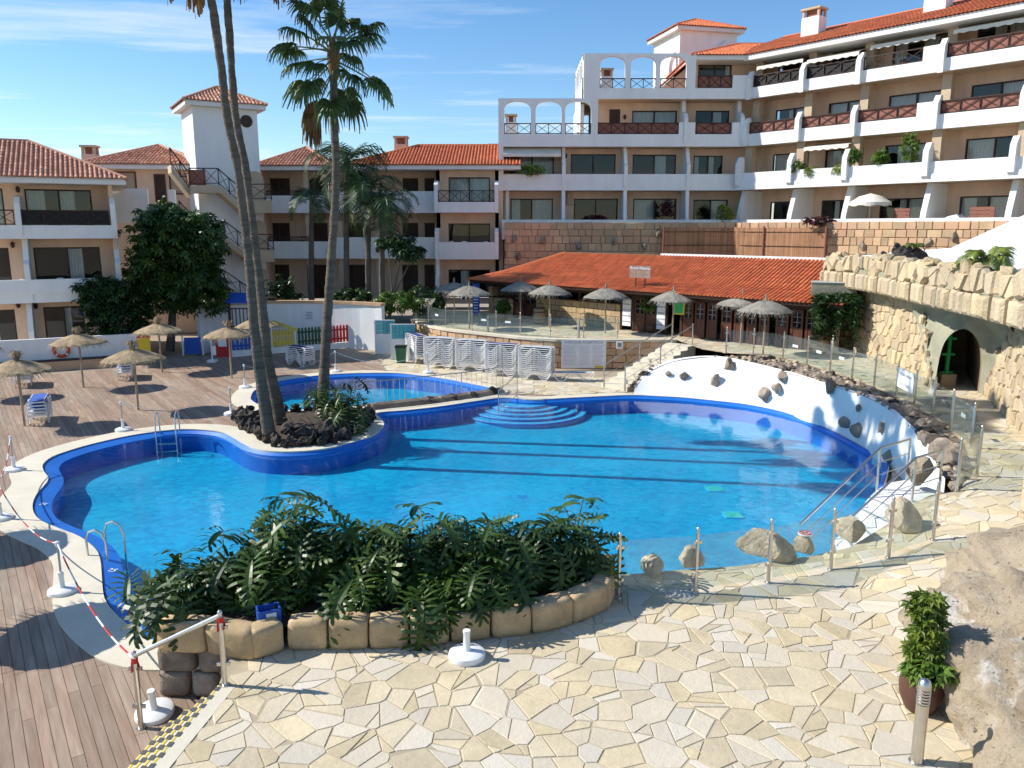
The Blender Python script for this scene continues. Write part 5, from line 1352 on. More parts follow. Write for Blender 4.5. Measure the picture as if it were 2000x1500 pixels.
for k in range(n + 1):
    d = lipp.len * k / n; vs += [lipp.at(d, CZ - .12, -.02), lipp.at(d, CZ + 1.15, -.06), lipp.at(d, CZ + 1.15, -1.2), lipp.at(d, CZ - .12, -.9)]
mb.add(vs, [(4 * k + q, 4 * k + 4 + q, 4 * k + 4 + (q + 1) % 4, 4 * k + (q + 1) % 4) for k in range(n) for q in range(4)]); mb.build('core', M['concrete'], lip)
# white hillside behind the lip
hl = MB(); hn = 14
vs = []
for i in range(31):
    s = cpt.len * i / 30
    for j in range(hn):
        f = j / (hn - 1); p = cpt.at(s, 0, -.2 - f * 9); z = CZ + 1.0 + .9 * f + .55 * f * noise.noise(Vector((p.x * .35, p.y * .35, 3))) + .12 * noise.noise(p * 1.2); vs.append((p.x, p.y, z))
hl.add(vs, [(i * hn + j, (i + 1) * hn + j, (i + 1) * hn + j + 1, i * hn + j + 1) for i in range(30) for j in range(hn - 1)])
hill = hl.build('hillside', M['white'], None, smooth=True); tag(hill, 'white painted concrete slope on top of the cave', kind='structure')
rwall = thing('ramp_wall', 'white sloping parapet wall rising to the terraces above the cave', 'wall')
pa, pb = RW.at(1852, 487, -3.5), RW.at(2010, 416, -3.5)
MB().extrude_y([(pa[0], pa[1] - .35), (pb[0], pb[1] - 1.2), (pb[0] + 3, pb[1] - .9), (pb[0] + 3, pb[1] + 1), (pb[0], pb[1]), (pa[0], pa[1])], -3.6, -3.4).build('wall_face', M['white'], rwall); rwall.location = RW.o; rwall.rotation_euler.z = RW.yaw
# concrete trough at the lip's far end
tq = thing('concrete_trough', 'white rimmed concrete plant trough at the far end of the boulder lip', 'planter', tuple(G(1680, 575, 0) * 0 + Vector((13.6, 33.6, 0))), R(-20))
zq = D(1680, 556, 33.2).z
MB().box(-1.0, .75, -.55, .9, zq - .45, zq + .08).build('trough', M['concrete'], tq); MB().box(-1.03, .78, -.58, -.5, zq + .081, zq + .12).build('rim', M['white'], tq)
# ---- lean-to with louvred doors beside the bar
ld = thing('louvred_shed', 'white framed brown louvred doors between the bar and the cave', 'shed', (G(1662, 690, BAR_Z).x, G(1662, 690, BAR_Z).y, BAR_Z), R(-48))
MB().box(-.75, .75, .06, .3, 0, 2.3).build('wall', M['white'], ld)
for x in (-.62, .02):
    o = MB().box(x, x + .6, 0, .05, .05, 2.1).build('door', M['doorwood'], ld)
    mb = MB()
    for k in range(16): mb.bar((x + .06, -.02, .2 + k * .115), (x + .54, -.02, .2 + k * .115), .05, .02)
    mb.build('louvre', M['redbrown'], o)
MB().extrude_y([(-1.9, 0), (-.76, 0), (-.76, .95), (-1.9, .35)], .1, .3).build('ramp', M['white'], ld)
# ---- near right corner pillar
cpil = thing('stone_pillar', 'yellow stone pillar at the right edge of the picture above the path', 'pillar')
ppp = Path([(9.45, 14.1), (9.4, 12.7), (10.9, 12.4)], -1)
if ppp.at(.5, 0, 1).x > ppp.at(.5, 0, 0).x: ppp.flip *= -1
MB().box(9.5, 11.1, 12.65, 14.1, .8, 2.9).build('core', M['rockwall'], cpil); lay(courses(r30, 0, ppp.len, 1.0, 2.95, .4, .4, .7), ppp, M['rockwall'], cpil, r30, 60, .08, .03)

# ---- big foreground rock
def big_rock_mat():
    m, n, l, b = new_mat('lichen_rock'); geo = n.new('ShaderNodeNewGeometry'); P_ = geo.outputs['Position']
    def nz(sc, det=6, ro=.6):
        x = n.new('ShaderNodeTexNoise'); x.inputs['Scale'].default_value = sc; x.inputs['Detail'].default_value = det; x.inputs['Roughness'].default_value = ro; l.new(P_, x.inputs['Vector']); return x.outputs['Fac']
    def ramp(s, a, b2):
        r = n.new('ShaderNodeMapRange'); r.inputs['From Min'].default_value = a; r.inputs['From Max'].default_value = b2; l.new(s, r.inputs['Value']); return r.outputs[0]
    def mix(f, a, b2):
        x = n.new('ShaderNodeMix'); x.data_type = 'RGBA'; l.new(f, x.inputs['Factor'])
        for nm, v in (('A', a), ('B', b2)):
            if isinstance(v, tuple): x.inputs[nm].default_value = (*v, 1)
            else: l.new(v, x.inputs[nm])
        return x.outputs['Result']
    c = mix(ramp(nz(1.6), .35, .65), (.37, .29, .195), (.49, .405, .29)); c = mix(ramp(nz(.9, 8, .7), .55, .63), c, (.62, .59, .53)); c = mix(ramp(nz(11, 3), .63, .70), c, (.12, .10, .08)); c = mix(ramp(nz(40, 3), .5, .8), c, (.30, .24, .17))
    l.new(c, b.inputs['Base Color']); b.inputs['Roughness'].default_value = .92
    bp_ = n.new('ShaderNodeBump'); bp_.inputs['Strength'].default_value = 1.0; bp_.inputs['Distance'].default_value = .08; l.new(nz(9, 8, .7), bp_.inputs['Height']); l.new(bp_.outputs[0], b.inputs['Normal'])
    return m
bm = bmesh.new(); bmesh.ops.create_icosphere(bm, subdivisions=6, radius=1)
for v in bm.verts:
    p = v.co.copy(); q = Vector((p.x * 2.75, p.y * 3.5, p.z * 2.0))
    a = noise.fractal(p * 1.25 + Vector((3.1, 7.7, 2.2)), .9, 2.0, 5) * .42 + noise.fractal(p * 5 + Vector((9, 1, 4)), .8, 2.0, 4) * .15 + noise.fractal(p * 16, .8, 2.0, 3) * .045
    b2 = abs(noise.noise(p * 2.1 + Vector((5, 5, 5))))
    v.co = q * (1 + a * .55) - Vector((p.x, p.y, p.z)) * max(0, .12 - b2) * 1.6
for f in bm.faces: f.smooth = True
me = bpy.data.meshes.new('cliff_rock'); bm.to_mesh(me); bm.free(); me.materials.append(big_rock_mat())
bg = link('cliff_rock', me, None, (7.95, 9.0, .5), (0, R(4), R(-12))); tag(bg, 'huge weathered tan rock with white lichen in the lower right corner', 'rock')

# ---- planter of tuff blocks
pl = thing('stone_planter', 'low planter of tan tuff blocks along the near edge of the pool', 'planter')
row = [(560, 1272), (640, 1271), (720, 1271), (800, 1266), (880, 1259), (960, 1250), (1040, 1241), (1122, 1222), (1190, 1192), (1203, 1166)]
bpts = [G(*p, .75) for p in row]; lead = [Vector((-5.0, 10.28, .75)), Vector((-4.28, 10.22, .75)), Vector((-3.55, 10.02, .75)), bpts[0]]
allp = lead + bpts[1:]
def tuff(a, b, h, th, parent, mat, inward, z):
    a = Vector((a.x, a.y, 0)); b = Vector((b.x, b.y, 0)); d = (b - a).normalized(); n_ = Vector((-d.y, d.x, 0)); n_ = n_ if n_.dot(inward) > 0 else -n_
    a2, b2 = a + d * .012, b - d * .012; nx = max(2, int((b2 - a2).length / .11)); bm = bmesh.new()
    bmesh.ops.create_cube(bm, size=1); bmesh.ops.subdivide_edges(bm, edges=bm.edges, cuts=4, use_grid_fill=True)
    L = (b2 - a2).length
    for v in bm.verts:
        c = v.co; rr = Vector((c.x * 2, c.y * 2, c.z * 2)); e = .06
        # rounded corners
        q = Vector((c.x * L, c.y * th, c.z * h)); k = Vector((max(0, abs(q.x) - L / 2 + e) * (1 if q.x > 0 else -1), max(0, abs(q.y) - th / 2 + e) * (1 if q.y > 0 else -1), max(0, abs(q.z) - h / 2 + e) * (1 if q.z > 0 else -1)))
        if k.length > e * 1.01: q -= k * (1 - e / k.length) * .9
        w = (a2 + b2) / 2 + d * q.x + n_ * (q.y + th / 2) + Vector((0, 0, z + h / 2 + q.z)); w += Vector((1, 1, 1)) * noise.noise(w * 5) * .012 + Vector((0, 0, 1)) * noise.noise(w * 2.2) * .02
        v.co = w
    for f in bm.faces: f.smooth = True
    me = bpy.data.meshes.new('block'); bmesh.ops.recalc_face_normals(bm, faces=bm.faces); bm.to_mesh(me); bm.free(); me.materials.append(mat)
    return link('block', me, parent)
for a, b in zip(allp, allp[1:]):
    tuff(a, b, .44, .34, pl, M['block'], Vector((-.3, 1, 0)), .75)
tuff(lead[0] + Vector((-.02, .3, 0)), Vector((-5.05, 11.2, .75)), .44, .3, pl, M['block'], Vector((1, 0, 0)), .75)
so = [Vector((p.x, p.y + .15, 0)) for p in allp] + [Vector((1.75, 12.8, 0)), Vector((.4, 12.65, 0)), Vector((-1.2, 12.15, 0)), Vector((-2.8, 11.9, 0)), Vector((-4.3, 11.65, 0)), Vector((-5.0, 11.3, 0))]
tess_mesh('soil', [so], 1.06, M['soil'], pl)
be = [Vector((-5.0, 11.2, 0)), Vector((-4.3, 11.55, 0)), Vector((-2.8, 11.82, 0)), Vector((-1.2, 12.08, 0)), Vector((.4, 12.58, 0)), Vector((1.75, 12.72, 0))]
mb = MB(); mb.add([(p.x, p.y + dy_, z) for p in be for dy_, z in ((0, .74), (0, 1.12), (.14, 1.12), (.14, .74))], [(4 * i + k, 4 * i + 4 + k, 4 * i + 4 + (k + 1) % 4, 4 * i + (k + 1) % 4) for i in range(len(be) - 1) for k in range(4)]); mb.build('back_kerb', M['block'], pl)
# dark basalt under its left end
bw = thing('basalt_footing', 'dark basalt blocks under the left end of the planter beside the steps', 'wall')
for i, (x0, x1, z0, z1) in enumerate(((-5.08, -4.62, 0, .38), (-4.6, -4.2, 0, .36), (-5.06, -4.5, .39, .74), (-4.48, -4.1, .37, .74), (-4.18, -3.98, .0, .55))): tuff(Vector((x0, 10.38, 0)), Vector((x1, 10.34, 0)), z1 - z0, .4, bw, M['greyrock'], Vector((0, 1, 0)), z0)
# ---- white steps down into the pool at right
ws = thing('white_pool_steps', 'white tiled steps climbing out of the pool behind the boulders', 'steps')
wl_ = [(1770, 937), (1736, 943), (1712, 957), (1695, 974), (1679, 996), (1664, 1018), (1646, 1037), (1622, 1062)]
wr_ = [(1842, 962), (1815, 968), (1790, 980), (1762, 1002), (1735, 1024), (1697, 1048), (1660, 1070), (1628, 1084)]
wz_ = [1.02, 1.02, 1.0, .82, .64, .46, .28, .10]
for k in range(7):
    z = wz_[k] if k > 1 else 1.02; q_ = [G(*wl_[k], z), G(*wl_[k + 1], z), G(*wr_[k + 1], z), G(*wr_[k], z)]
    o = MB().prism([(p.x, p.y) for p in q_], -.7, z - (.002 * k)).build('step' if k > 1 else 'landing', M['white'], ws)
    if k > 1: MB().bar(q_[1].lerp(q_[0], .12) + Vector((0, 0, .003)), q_[2].lerp(q_[3], .12) + Vector((0, 0, .003)), .05, .006).build('nosing', M['signgrey'], o)
e0 = G(*wl_[1], 0); e1 = G(*wl_[7], 0)
# ---- boulders on the near terrace
for px, py, s, lab in ((1278, 1125, (.3, .22, .3), 'small pale boulder left of the second glass fence post'), (1352, 1110, (.3, .22, .26), 'small boulder behind the second glass fence post'), (1502, 1092, (.70, .34, .32), 'long flat tan boulder behind the third glass fence post'), (1574, 1078, (.27, .24, .24), 'small boulder carrying a round no-diving plaque'),
                       (1668, 1055, (.40, .32, .34), 'rounded tan boulder between two glass fence posts'), (1772, 1036, (.48, .36, .37), 'largest tan boulder beside the white pool steps'), (1800, 940, (.42, .36, .34), 'brown boulder at the foot of the white pool wall')):
    p = GT(px, py); o = link('boulder', BOUL[px % 5], None, (p.x, p.y + s[1] * .5, zt(p.x, p.y) + s[2] * .55), (0, 0, px * .37), s); tag(o, lab, 'boulder', 'boulders along the pool edge')
    if px == 1574:
        pq = thing('no_diving_plaque', 'round white no-diving plaque lying on the small boulder', 'sign', (p.x, p.y + s[1] * .4, zt(p.x, p.y) + s[2] * 1.28), 0)
        MB().lathe([(.13, 0), (.13, .02)], 20).build('disc', M['signwhite'], pq); MB().tube([(.1 * math.cos(R(a)), .1 * math.sin(R(a)), .024) for a in range(0, 360, 20)], .013, 5, closed=True).build('red_ring', M['redp'], pq); MB().bar((-.07, .07, .026), (.07, -.07, .026), .02, .008).build('slash', M['redp'], pq); MB().bar((-.06, -.02, .026), (.05, .03, .026), .035, .006).build('figure', M['black'], pq)
# ================================================================ PLANTS
r40 = random.Random(23)
def fan_leaf(name, elev, seed, mat, pet=1.42, rad=.74, dead=False):
    """a fan palm leaf: stalk leaving the crown at elev, then a pleated fan whose tips hang"""
    r = random.Random(seed); mb = MB(); e = R(elev); d = Vector((math.cos(e), 0, math.sin(e)))
    sag = -.18 if elev > 0 else -.1
    P0 = [d * (pet * k / 4) + Vector((0, 0, sag * (k / 4) ** 2 * pet)) for k in range(5)]
    mb.mi = 1; mb.tube(P0, [.035, .03, .025, .02, .018], 4, cap=False); mb.mi = 0
    m = (P0[-1] - P0[-2]).normalized(); c = P0[-1]; lat = Vector((0, 1, 0)); up = m.cross(lat) * -1
    up = lat.cross(m); up = up if up.z > 0 or elev > 80 else -up
    N = 26
    for k in range(N):
        a = R(-128 + 256 * (k + .5) / N) * (.28 if dead else 1); fold = .22 * abs(math.sin(a))
        dirv = (m * math.cos(a) + lat * math.sin(a) + up * (fold * .6)).normalized(); L = rad * (1.0 - .22 * abs(a / R(128)) ** 2) * r.uniform(.9, 1.08)
        side = (m * -math.sin(a) + lat * math.cos(a)).normalized(); mb.tint = r.random(); vs = []
        for q, (f, w, dr) in enumerate(((.04, .015, 0), (.45, .062, .02), (.72, .045, .16), (.92, .022, .42), (1.06, .006, .72))):
            dr *= (.35 if elev > 60 else .9) * (1.4 if dead else 1) * r.uniform(.85, 1.2)
            p = c + dirv * (L * f) + Vector((0, 0, -dr * L)) - dirv * (dr * .25 * L); zz_ = up * (.02 if k % 2 else -.02)
            vs += [p - side * w * L * 1.2 + zz_, p + side * w * L * 1.2 - zz_]
        mb.add(vs, [(2 * q, 2 * q + 2, 2 * q + 3, 2 * q + 1) for q in range(4)])
    return mb.mesh(name, [mat, M['petiole'] if not dead else M['dead_leaf']], False, False)
FAN = {e: [fan_leaf('fan_leaf', e, 100 + e + q, M['palm_leaf']) for q in range(2)] for e in (82, 60, 38, 15, -8, -30, -50)}
DEAD = [fan_leaf('dead_fan_leaf', e, 300 + e, M['dead_leaf'], dead=True) for e in (-28, -42, -58)]
def trunk_mesh(name, pts, rs, mat, n=14, rough=.06):
    sp_ = smooth_loop(pts, False, .13); m = len(sp_); rr = []
    for i in range(m):
        f = i / (m - 1) * (len(rs) - 1); k = min(int(f), len(rs) - 2); rr.append((rs[k] + (rs[k + 1] - rs[k]) * (f - k)) * (1 + (.05 if i % 2 else -.02)))
    mb = MB(); mb.tube(sp_, rr, n)
    mb.v = [tuple(Vector(v) + Vector((noise.noise(Vector(v) * 3), noise.noise(Vector(v) * 3 + Vector((9, 0, 0))), 0)) * rough * .5) for v in mb.v]
    return mb.mesh(name, mat, True)
def fan_palm(label, pts, rs, crown_r, nleaf, ndead, seed, group='fan palms on the pool island', es=None):
    r = random.Random(seed); t = thing('fan_palm', label, 'palm tree', tuple(pts[0]), 0, group); o = Vector(pts[0])
    link('trunk', trunk_mesh('trunk', [Vector(p) - o for p in pts], rs, M['trunk']), t)
    top = Vector(pts[-1]) - o
    MB().lathe([(.13, -.9), (.17, -.65), (.22, -.25), (.19, .05), (.07, .35)], 12, tuple(top)).build('leaf_bases', M['dead_leaf'], t, smooth=True)
    es = es or [82, 82, 60, 60, 60, 38, 38, 38, 38, 15, 15, 15, 15, -8, -8, -8, -8, -30, -30, -30, -30, -50, -50, -50, -50, -50]
    for k in range(nleaf):
        e = es[k % len(es)]; s = crown_r * r.uniform(.85, 1.12)
        o_ = link('leaf', FAN[e][k % 2], t, top + Vector((0, 0, r.uniform(-.15, .2) - (.3 if e < 0 else 0))), (r.uniform(-.28, .28), r.uniform(-.22, .22), k * 2.399 + r.uniform(-.3, .3)), s)
    for k in range(ndead):
        link('dead_leaf', DEAD[k % 3], t, top + Vector((0, 0, -.45 + r.uniform(-.3, .2))), (0, 0, r.uniform(0, 6.28)), crown_r * r.uniform(.85, 1.15))
    return t
def W3(px, py, Y): return D(px, py, Y)
bA = G(528, 858, .1); bB = G(549, 826, .1); bC = G(628, 812, .1)
def run(px, Y): return [W3(a, b, Y) for a, b in px]
fan_palm('leaning fan palm with its foot nearest the water, front of the twin trunks', [bA] + run([(518, 800), (504, 700), (495, 625), (485, 500), (464, 330), (444, 230), (428, 100), (402, -70), (374, -240)], bA.y), [.22, .17, .145, .13, .118, .112, .112, .115, .115, .11], 1.1, 26, 6, 1)
fan_palm('leaning fan palm behind and right of its twin on the pool island', [bB] + run([(541, 790), (522, 700), (515, 625), (501, 500), (480, 330), (461, 230), (450, 100), (440, -70), (431, -250)], bB.y), [.23, .17, .145, .13, .118, .112, .112, .115, .115, .11], 1.1, 26, 6, 2)
fan_palm('tall single fan palm with full crown against the sky', [bC] + run([(632, 750), (637, 660), (646, 520), (656, 360), (653, 240), (651, 98)], bC.y), [.22, .165, .15, .135, .13, .125, .115], .98, 27, 2, 3, es=[82, 82, 60, 60, 60, 38, 38, 38, 38, 15, 15, 15, 15, 15, -8, -8, -8, -8, -8, -30, -30, -30, -30, -50, -50, 38, 15])

# ---- feather palms in the courtyard
def frond(name, elev, seed, L=2.3, mat=None):
    r = random.Random(seed); mb = MB(); P_ = [Vector((0, 0, 0))]; e = R(elev); n = 9
    for k in range(n):
        P_.append(P_[-1] + Vector((math.cos(e), 0, math.sin(e))) * (L / n)); e -= R(11 + (4 if elev > 30 else 1) + k * .9)
    mb.mi = 1; mb.tube(P_, [.03 - .0026 * k for k in range(n + 1)], 4, cap=False); mb.mi = 0
    for k in range(30):
        f = .14 + .86 * k / 30; i = min(int(f * n), n - 1); p = P_[i].lerp(P_[i + 1], f * n - i); m = (P_[i + 1] - P_[i]).normalized(); l0 = L * .27 * math.sin(math.pi * min(.95, .12 + f * .83)) + .12
        for sd in (-1, 1):
            d = (Vector((0, sd, 0)) * .85 + m * .55 + Vector((0, 0, r.uniform(-.05, .25)))).normalized(); l_ = l0 * r.uniform(.85, 1.1); w = .017 + .008 * l_; mb.tint = r.random()
            q1 = p + d * l_ * .55 + Vector((0, 0, -.06 * l_)); q2 = p + d * l_ + Vector((0, 0, -.38 * l_)); sdv = m * w
            mb.add([p - sdv, p + sdv, q1 - sdv, q1 + sdv, q2], [(0, 1, 3, 2), (2, 3, 4)])
    return mb.mesh(name, [mat or M['feather'], M['petiole']], False, False)
FRO = {e: frond('frond', e, 500 + e) for e in (75, 55, 35, 12, -12)}
def feather_palm(label, base, topz, lean, s, n, seed, tr=.13):
    r = random.Random(seed); t = thing('feather_palm', label, 'palm tree', tuple(base), 0, 'feather palms in the shaded courtyard'); top = Vector((lean[0], lean[1], topz - base.z))
    link('trunk', trunk_mesh('trunk', [(0, 0, 0), top * .5 + Vector((lean[0] * -.1, 0, 0)), top], [tr * 1.2, tr, tr * .85], M['bark'], 10, .03), t)
    MB().tube([top + Vector((0, 0, -.6)), top, top + Vector((0, 0, .5))], [tr * .8, tr * .95, .03], 8).build('crownshaft', M['petiole'], t, smooth=True)
    es = (75, 75, 55, 55, 55, 35, 35, 35, 12, 12, 12, -12, -12)
    for k in range(n): link('frond', FRO[es[k % len(es)]], t, top + Vector((0, 0, .2)), (r.uniform(-.1, .1), r.uniform(-.1, .1), k * 2.399 + r.uniform(-.25, .25)), s * r.uniform(.85, 1.1))
for px, pyb, pyt, Y, s, n, lab in ((676, 600, 330, 47.5, 1.45, 17, 'tallest feather palm, its crown beside the single fan palm trunk'), (607, 600, 398, 48.5, .9, 12, 'slim feather palm left of the tallest courtyard palm'), (718, 600, 385, 46.5, 1.3, 15, 'feather palm right of the tallest courtyard palm'), (745, 600, 415, 46.0, 1.2, 14, 'low feather palm nearest the white corridor parapet')):
    b = W3(px, pyb, Y); b.z = .6; tp = W3(px + 2, pyt, Y); feather_palm(lab, b, tp.z, (tp.x - b.x, 0), s, n, px, .16)

# ---- leafy crowns from rosettes of leaflets
def rosettes(mb, pts, r, ll, lw, n=7, droop=.35, upb=.4):
    for p in pts:
        ax = Vector((r.gauss(0, .5), r.gauss(0, .5), upb + r.random())).normalized(); a = ax.orthogonal().normalized(); b = ax.cross(a); t0 = r.uniform(0, 6); mb.tint = r.random()
        for k in range(n):
            t = t0 + 6.283 * k / n + r.uniform(-.2, .2); d = (a * math.cos(t) + b * math.sin(t)); s = d.cross(ax) * lw * r.uniform(.8, 1.2); L = ll * r.uniform(.75, 1.2)
            m = p + d * L * .5 + ax * .1 * L; e = p + d * L - ax * droop * L
            mb.add([p, m - s, e, m + s], [(0, 1, 2, 3)])
def blob_pts(c, rad, n, r, inner=.55, bumps=.3, seed=0):
    out = []
    while len(out) < n:
        d = Vector((r.gauss(0, 1), r.gauss(0, 1), r.gauss(0, 1))).normalized(); k = r.uniform(inner, 1.0) ** .6 * (1 + bumps * noise.noise(d * 2.3 + Vector((seed, seed, 0))))
        out.append(Vector(c) + Vector((d.x * rad[0], d.y * rad[1], d.z * rad[2])) * k)
    return out
def bush(name, label, cat, base, blobs, nleaf, ll, lw, mat, seed, trunk=None, group=None, droop=.35):
    r = random.Random(seed); t = thing(name, label, cat, tuple(base), 0, group); mb = MB(); tot = sum(b[1][0] * b[1][1] for b in blobs)
    for i, (c, rad) in enumerate(blobs): rosettes(mb, blob_pts(c, rad, int(nleaf * rad[0] * rad[1] / tot), r, bumps=.5, seed=seed + i), r, ll, lw, droop=droop)
    mb.build('crown' if cat == 'tree' else 'foliage', mat, t, fix=False)
    if trunk:
        tp = Vector(blobs[0][0]); link('trunk', trunk_mesh('trunk', [(0, 0, 0), tp * .4, tp * .85], [trunk, trunk * .8, trunk * .5], M['bark'], 8, .04), t)
        for k, (c, rad) in enumerate(blobs[1:4]): MB().tube([tp * .45, (tp * .45).lerp(Vector(c), .6) + Vector((0, 0, .1)), Vector(c)], [trunk * .6, trunk * .4, trunk * .15], 6).build('limb', M['bark'], t)
    return t
b = W3(330, 660, 42.6); b.z = .1
c0 = W3(345, 500, 42.6) - b
bush('leafy_tree', 'large dense dark green tree in front of the stair tower', 'tree', b, [(tuple(c0), (2.4, 2.1, 2.5)), (tuple(c0 + Vector((-.6, .2, 1.4))), (1.5, 1.4, 1.3)), (tuple(c0 + Vector((1.1, -.2, .8))), (1.6, 1.4, 1.5)), (tuple(c0 + Vector((.6, -.1, -1.5))), (2.0, 1.8, 1.5)), (tuple(c0 + Vector((-1.2, 0, -1.2))), (1.5, 1.5, 1.4))], 2300, .34, .065, M['tree_leaf'], 5, .25)
b = W3(222, 690, 40.9); b.z = .2; c0 = W3(222, 585, 40.9) - b
bush('leafy_tree', 'smaller dark tree growing in front of the left apartments', 'tree', b, [(tuple(c0), (1.7, 1.2, 1.15)), (tuple(c0 + Vector((.3, 0, -1.0))), (1.6, 1.2, 1.1)), (tuple(c0 + Vector((-.4, -.2, .3))), (1.1, .9, .9))], 1000, .3, .055, M['tree_leaf'], 6, .16)
b = W3(752, 605, 44.5); b.z = .6; c0 = W3(785, 488, 44.5) - b
bush('plumeria_tree', 'small open tree with a pale bent trunk in the courtyard', 'tree', b, [(tuple(c0 * .98), (.5, .5, .4)), (tuple(c0 + Vector((.7, 0, -.2))), (.5, .5, .35)), (tuple(c0 + Vector((-.8, 0, .35))), (.5, .5, .35)), (tuple(c0 + Vector((.1, 0, .4))), (.5, .5, .35))], 110, .42, .075, M['feather'], 8, .10)
for px, py, Y, rad, lab in ((690, 585, 45.5, (1.2, .8, .6), 'dark low shrub at the foot of the tallest courtyard palm'), (775, 590, 44.5, (1.3, .8, .55), 'light green shrub behind the end of the white playground wall'), (830, 585, 45.5, (1.3, .9, .8), 'dark shrub between the courtyard and the bar terrace'), (550, 575, 46.5, (1.0, .8, 1.0), 'dark shrub beside the foot of the stair tower')):
    b = W3(px, py, Y); b.z -= rad[2]; bush('shrub', lab, 'shrub', b, [((0, 0, rad[2]), rad)], 150, .3, .05, M['tree_leaf'] if px != 775 else M['bright_leaf'], px)

# ---- big-leaved philodendrons
def philo_leaf(name, elev, seed, pet=.45, L=.42, droop=30):
    """deeply cut, broad leaf: wide blade with blunt side lobes, carried on a stalk"""
    r = random.Random(seed); mb = MB(); e = R(elev); P_ = [Vector((0, 0, 0))]
    for k in range(5):
        P_.append(P_[-1] + Vector((math.cos(e), 0, math.sin(e))) * (pet / 5)); e -= R(5)
    mb.mi = 1; mb.tube(P_, [.012, .010, .009, .008, .008, .007], 4, cap=False); mb.mi = 0
    e -= R(35 + droop * .5); mid = [P_[-1] - Vector((math.cos(e), 0, math.sin(e))) * L * .12]; n = 6; dirs = []
    for k in range(n):
        dv_ = Vector((math.cos(e), 0, math.sin(e))); dirs.append(dv_); mid.append(mid[-1] + dv_ * (L / n)); e -= R(droop * .16)
    lat = Vector((0, 1, 0)); vs = []
    for k in range(n + 1):
        f = k / n; w = L * .095 * (math.sin(math.pi * (.16 + .80 * (1 - f))) ** .8 if k < n else .12); nn = lat.cross(dirs[min(k, n - 1)]); nn = nn if nn.z > 0 else -nn; vs += [mid[k] - lat * w + nn * .25 * w, mid[k], mid[k] + lat * w + nn * .25 * w]
    mb.add(vs, [f for k in range(n) for f in ((3 * k, 3 * k + 3, 3 * k + 4, 3 * k + 1), (3 * k + 1, 3 * k + 4, 3 * k + 5, 3 * k + 2))])
    nl = 8
    for k in range(nl):
        f = k / (nl - 1); i = min(int(f * .92 * n), n - 1); p = mid[i].lerp(mid[i + 1], f * .92 * n - i); m = dirs[i]; nn = lat.cross(m); nn = nn if nn.z > 0 else -nn
        ang = R(132 - 104 * f); ll = L * (.58 - .30 * f + .08 * math.sin(math.pi * f)) * r.uniform(.85, 1.15)
        for sd in (-1, 1):
            d = lat * sd * math.sin(ang) + m * math.cos(ang); side = (m * math.sin(ang) - lat * sd * math.cos(ang)); w = L * .042; mb.tint = .15 + .7 * r.random(); vs = []
            for (g_, ww_, up_) in ((.12, .9, .0), (.50, 1.1, .10), (.82, 1.05, .08), (1.0, .45, -.02)):
                q = p + d * ll * g_ + nn * (up_ * ll); wv = side * w * ww_ + nn * .008; vs += [q - wv, q + wv]
            mb.add(vs, [(2 * q, 2 * q + 2, 2 * q + 3, 2 * q + 1) for q in range(3)])
    return mb.mesh(name, [M['philo'], M['petiole']], False, False)
PH = {e: [philo_leaf('philodendron_leaf', e, 700 + e * 3 + q, .26 + .10 * q, .34 + .05 * q, 8 + 12 * q) for q in range(4)] for e in (78, 55, 32, 10, -15)}
DRY = [philo_leaf('dry_leaf', e, 800 + e, .3, .36, 80) for e in (-15, -40)]
for me_ in DRY: me_.materials[0] = M['dead_leaf']; me_.materials[1] = M['dead_leaf']
def philodendron(label, base, h, lean, n, s, seed, spread=1.0, front=None):
    r = random.Random(seed); t = thing('philodendron', label, 'plant', tuple(base), 0, 'split-leaf philodendrons'); top = Vector((lean[0], lean[1], h))
    link('stem', trunk_mesh('stem', [(0, 0, -.05), top * .5 + Vector((.03, .02, 0)), top], [.075, .065, .05], M['bark'], 8, .05), t)
    heads = [top]
    for k in range(max(2, n // 13)):
        a = k * 2.1 + r.uniform(-.5, .5); c = Vector((math.cos(a) * r.uniform(.2, .5), math.sin(a) * r.uniform(.12, .32), h * r.uniform(.25, .95) + .05)); heads.append(c)
        MB().tube([(0, 0, 0), c * .5 + Vector((0, 0, -.05)), c], [.05, .045, .035], 6).build('stem', M['bark'], t)
    es = (78, 55, 55, 55, 32, 32, 32, 32, 10, 10, 10, 10, -15)
    for k in range(n):
        e = es[k % len(es)]; f = 1.0 if e > 50 else r.uniform(.3, 1.0) if e > 0 else r.uniform(.1, .85); yaw = k * 2.399 + r.uniform(-.3, .3)
        if front is not None and k % 3 == 0: yaw = front + r.uniform(-.7, .7)
        link('leaf', PH[e][k % 4], t, heads[k % len(heads)] - Vector((0, 0, .12 * (1 - f))), (r.uniform(-.35, .35), r.uniform(-.3, .3), yaw), s * r.uniform(.65, 1.3))
    for k in range(max(1, n // 16)): link('dry_leaf', DRY[k % 2], t, top * r.uniform(.1, .6), (r.uniform(-.3, .3), 0, r.uniform(0, 6.28)), s)
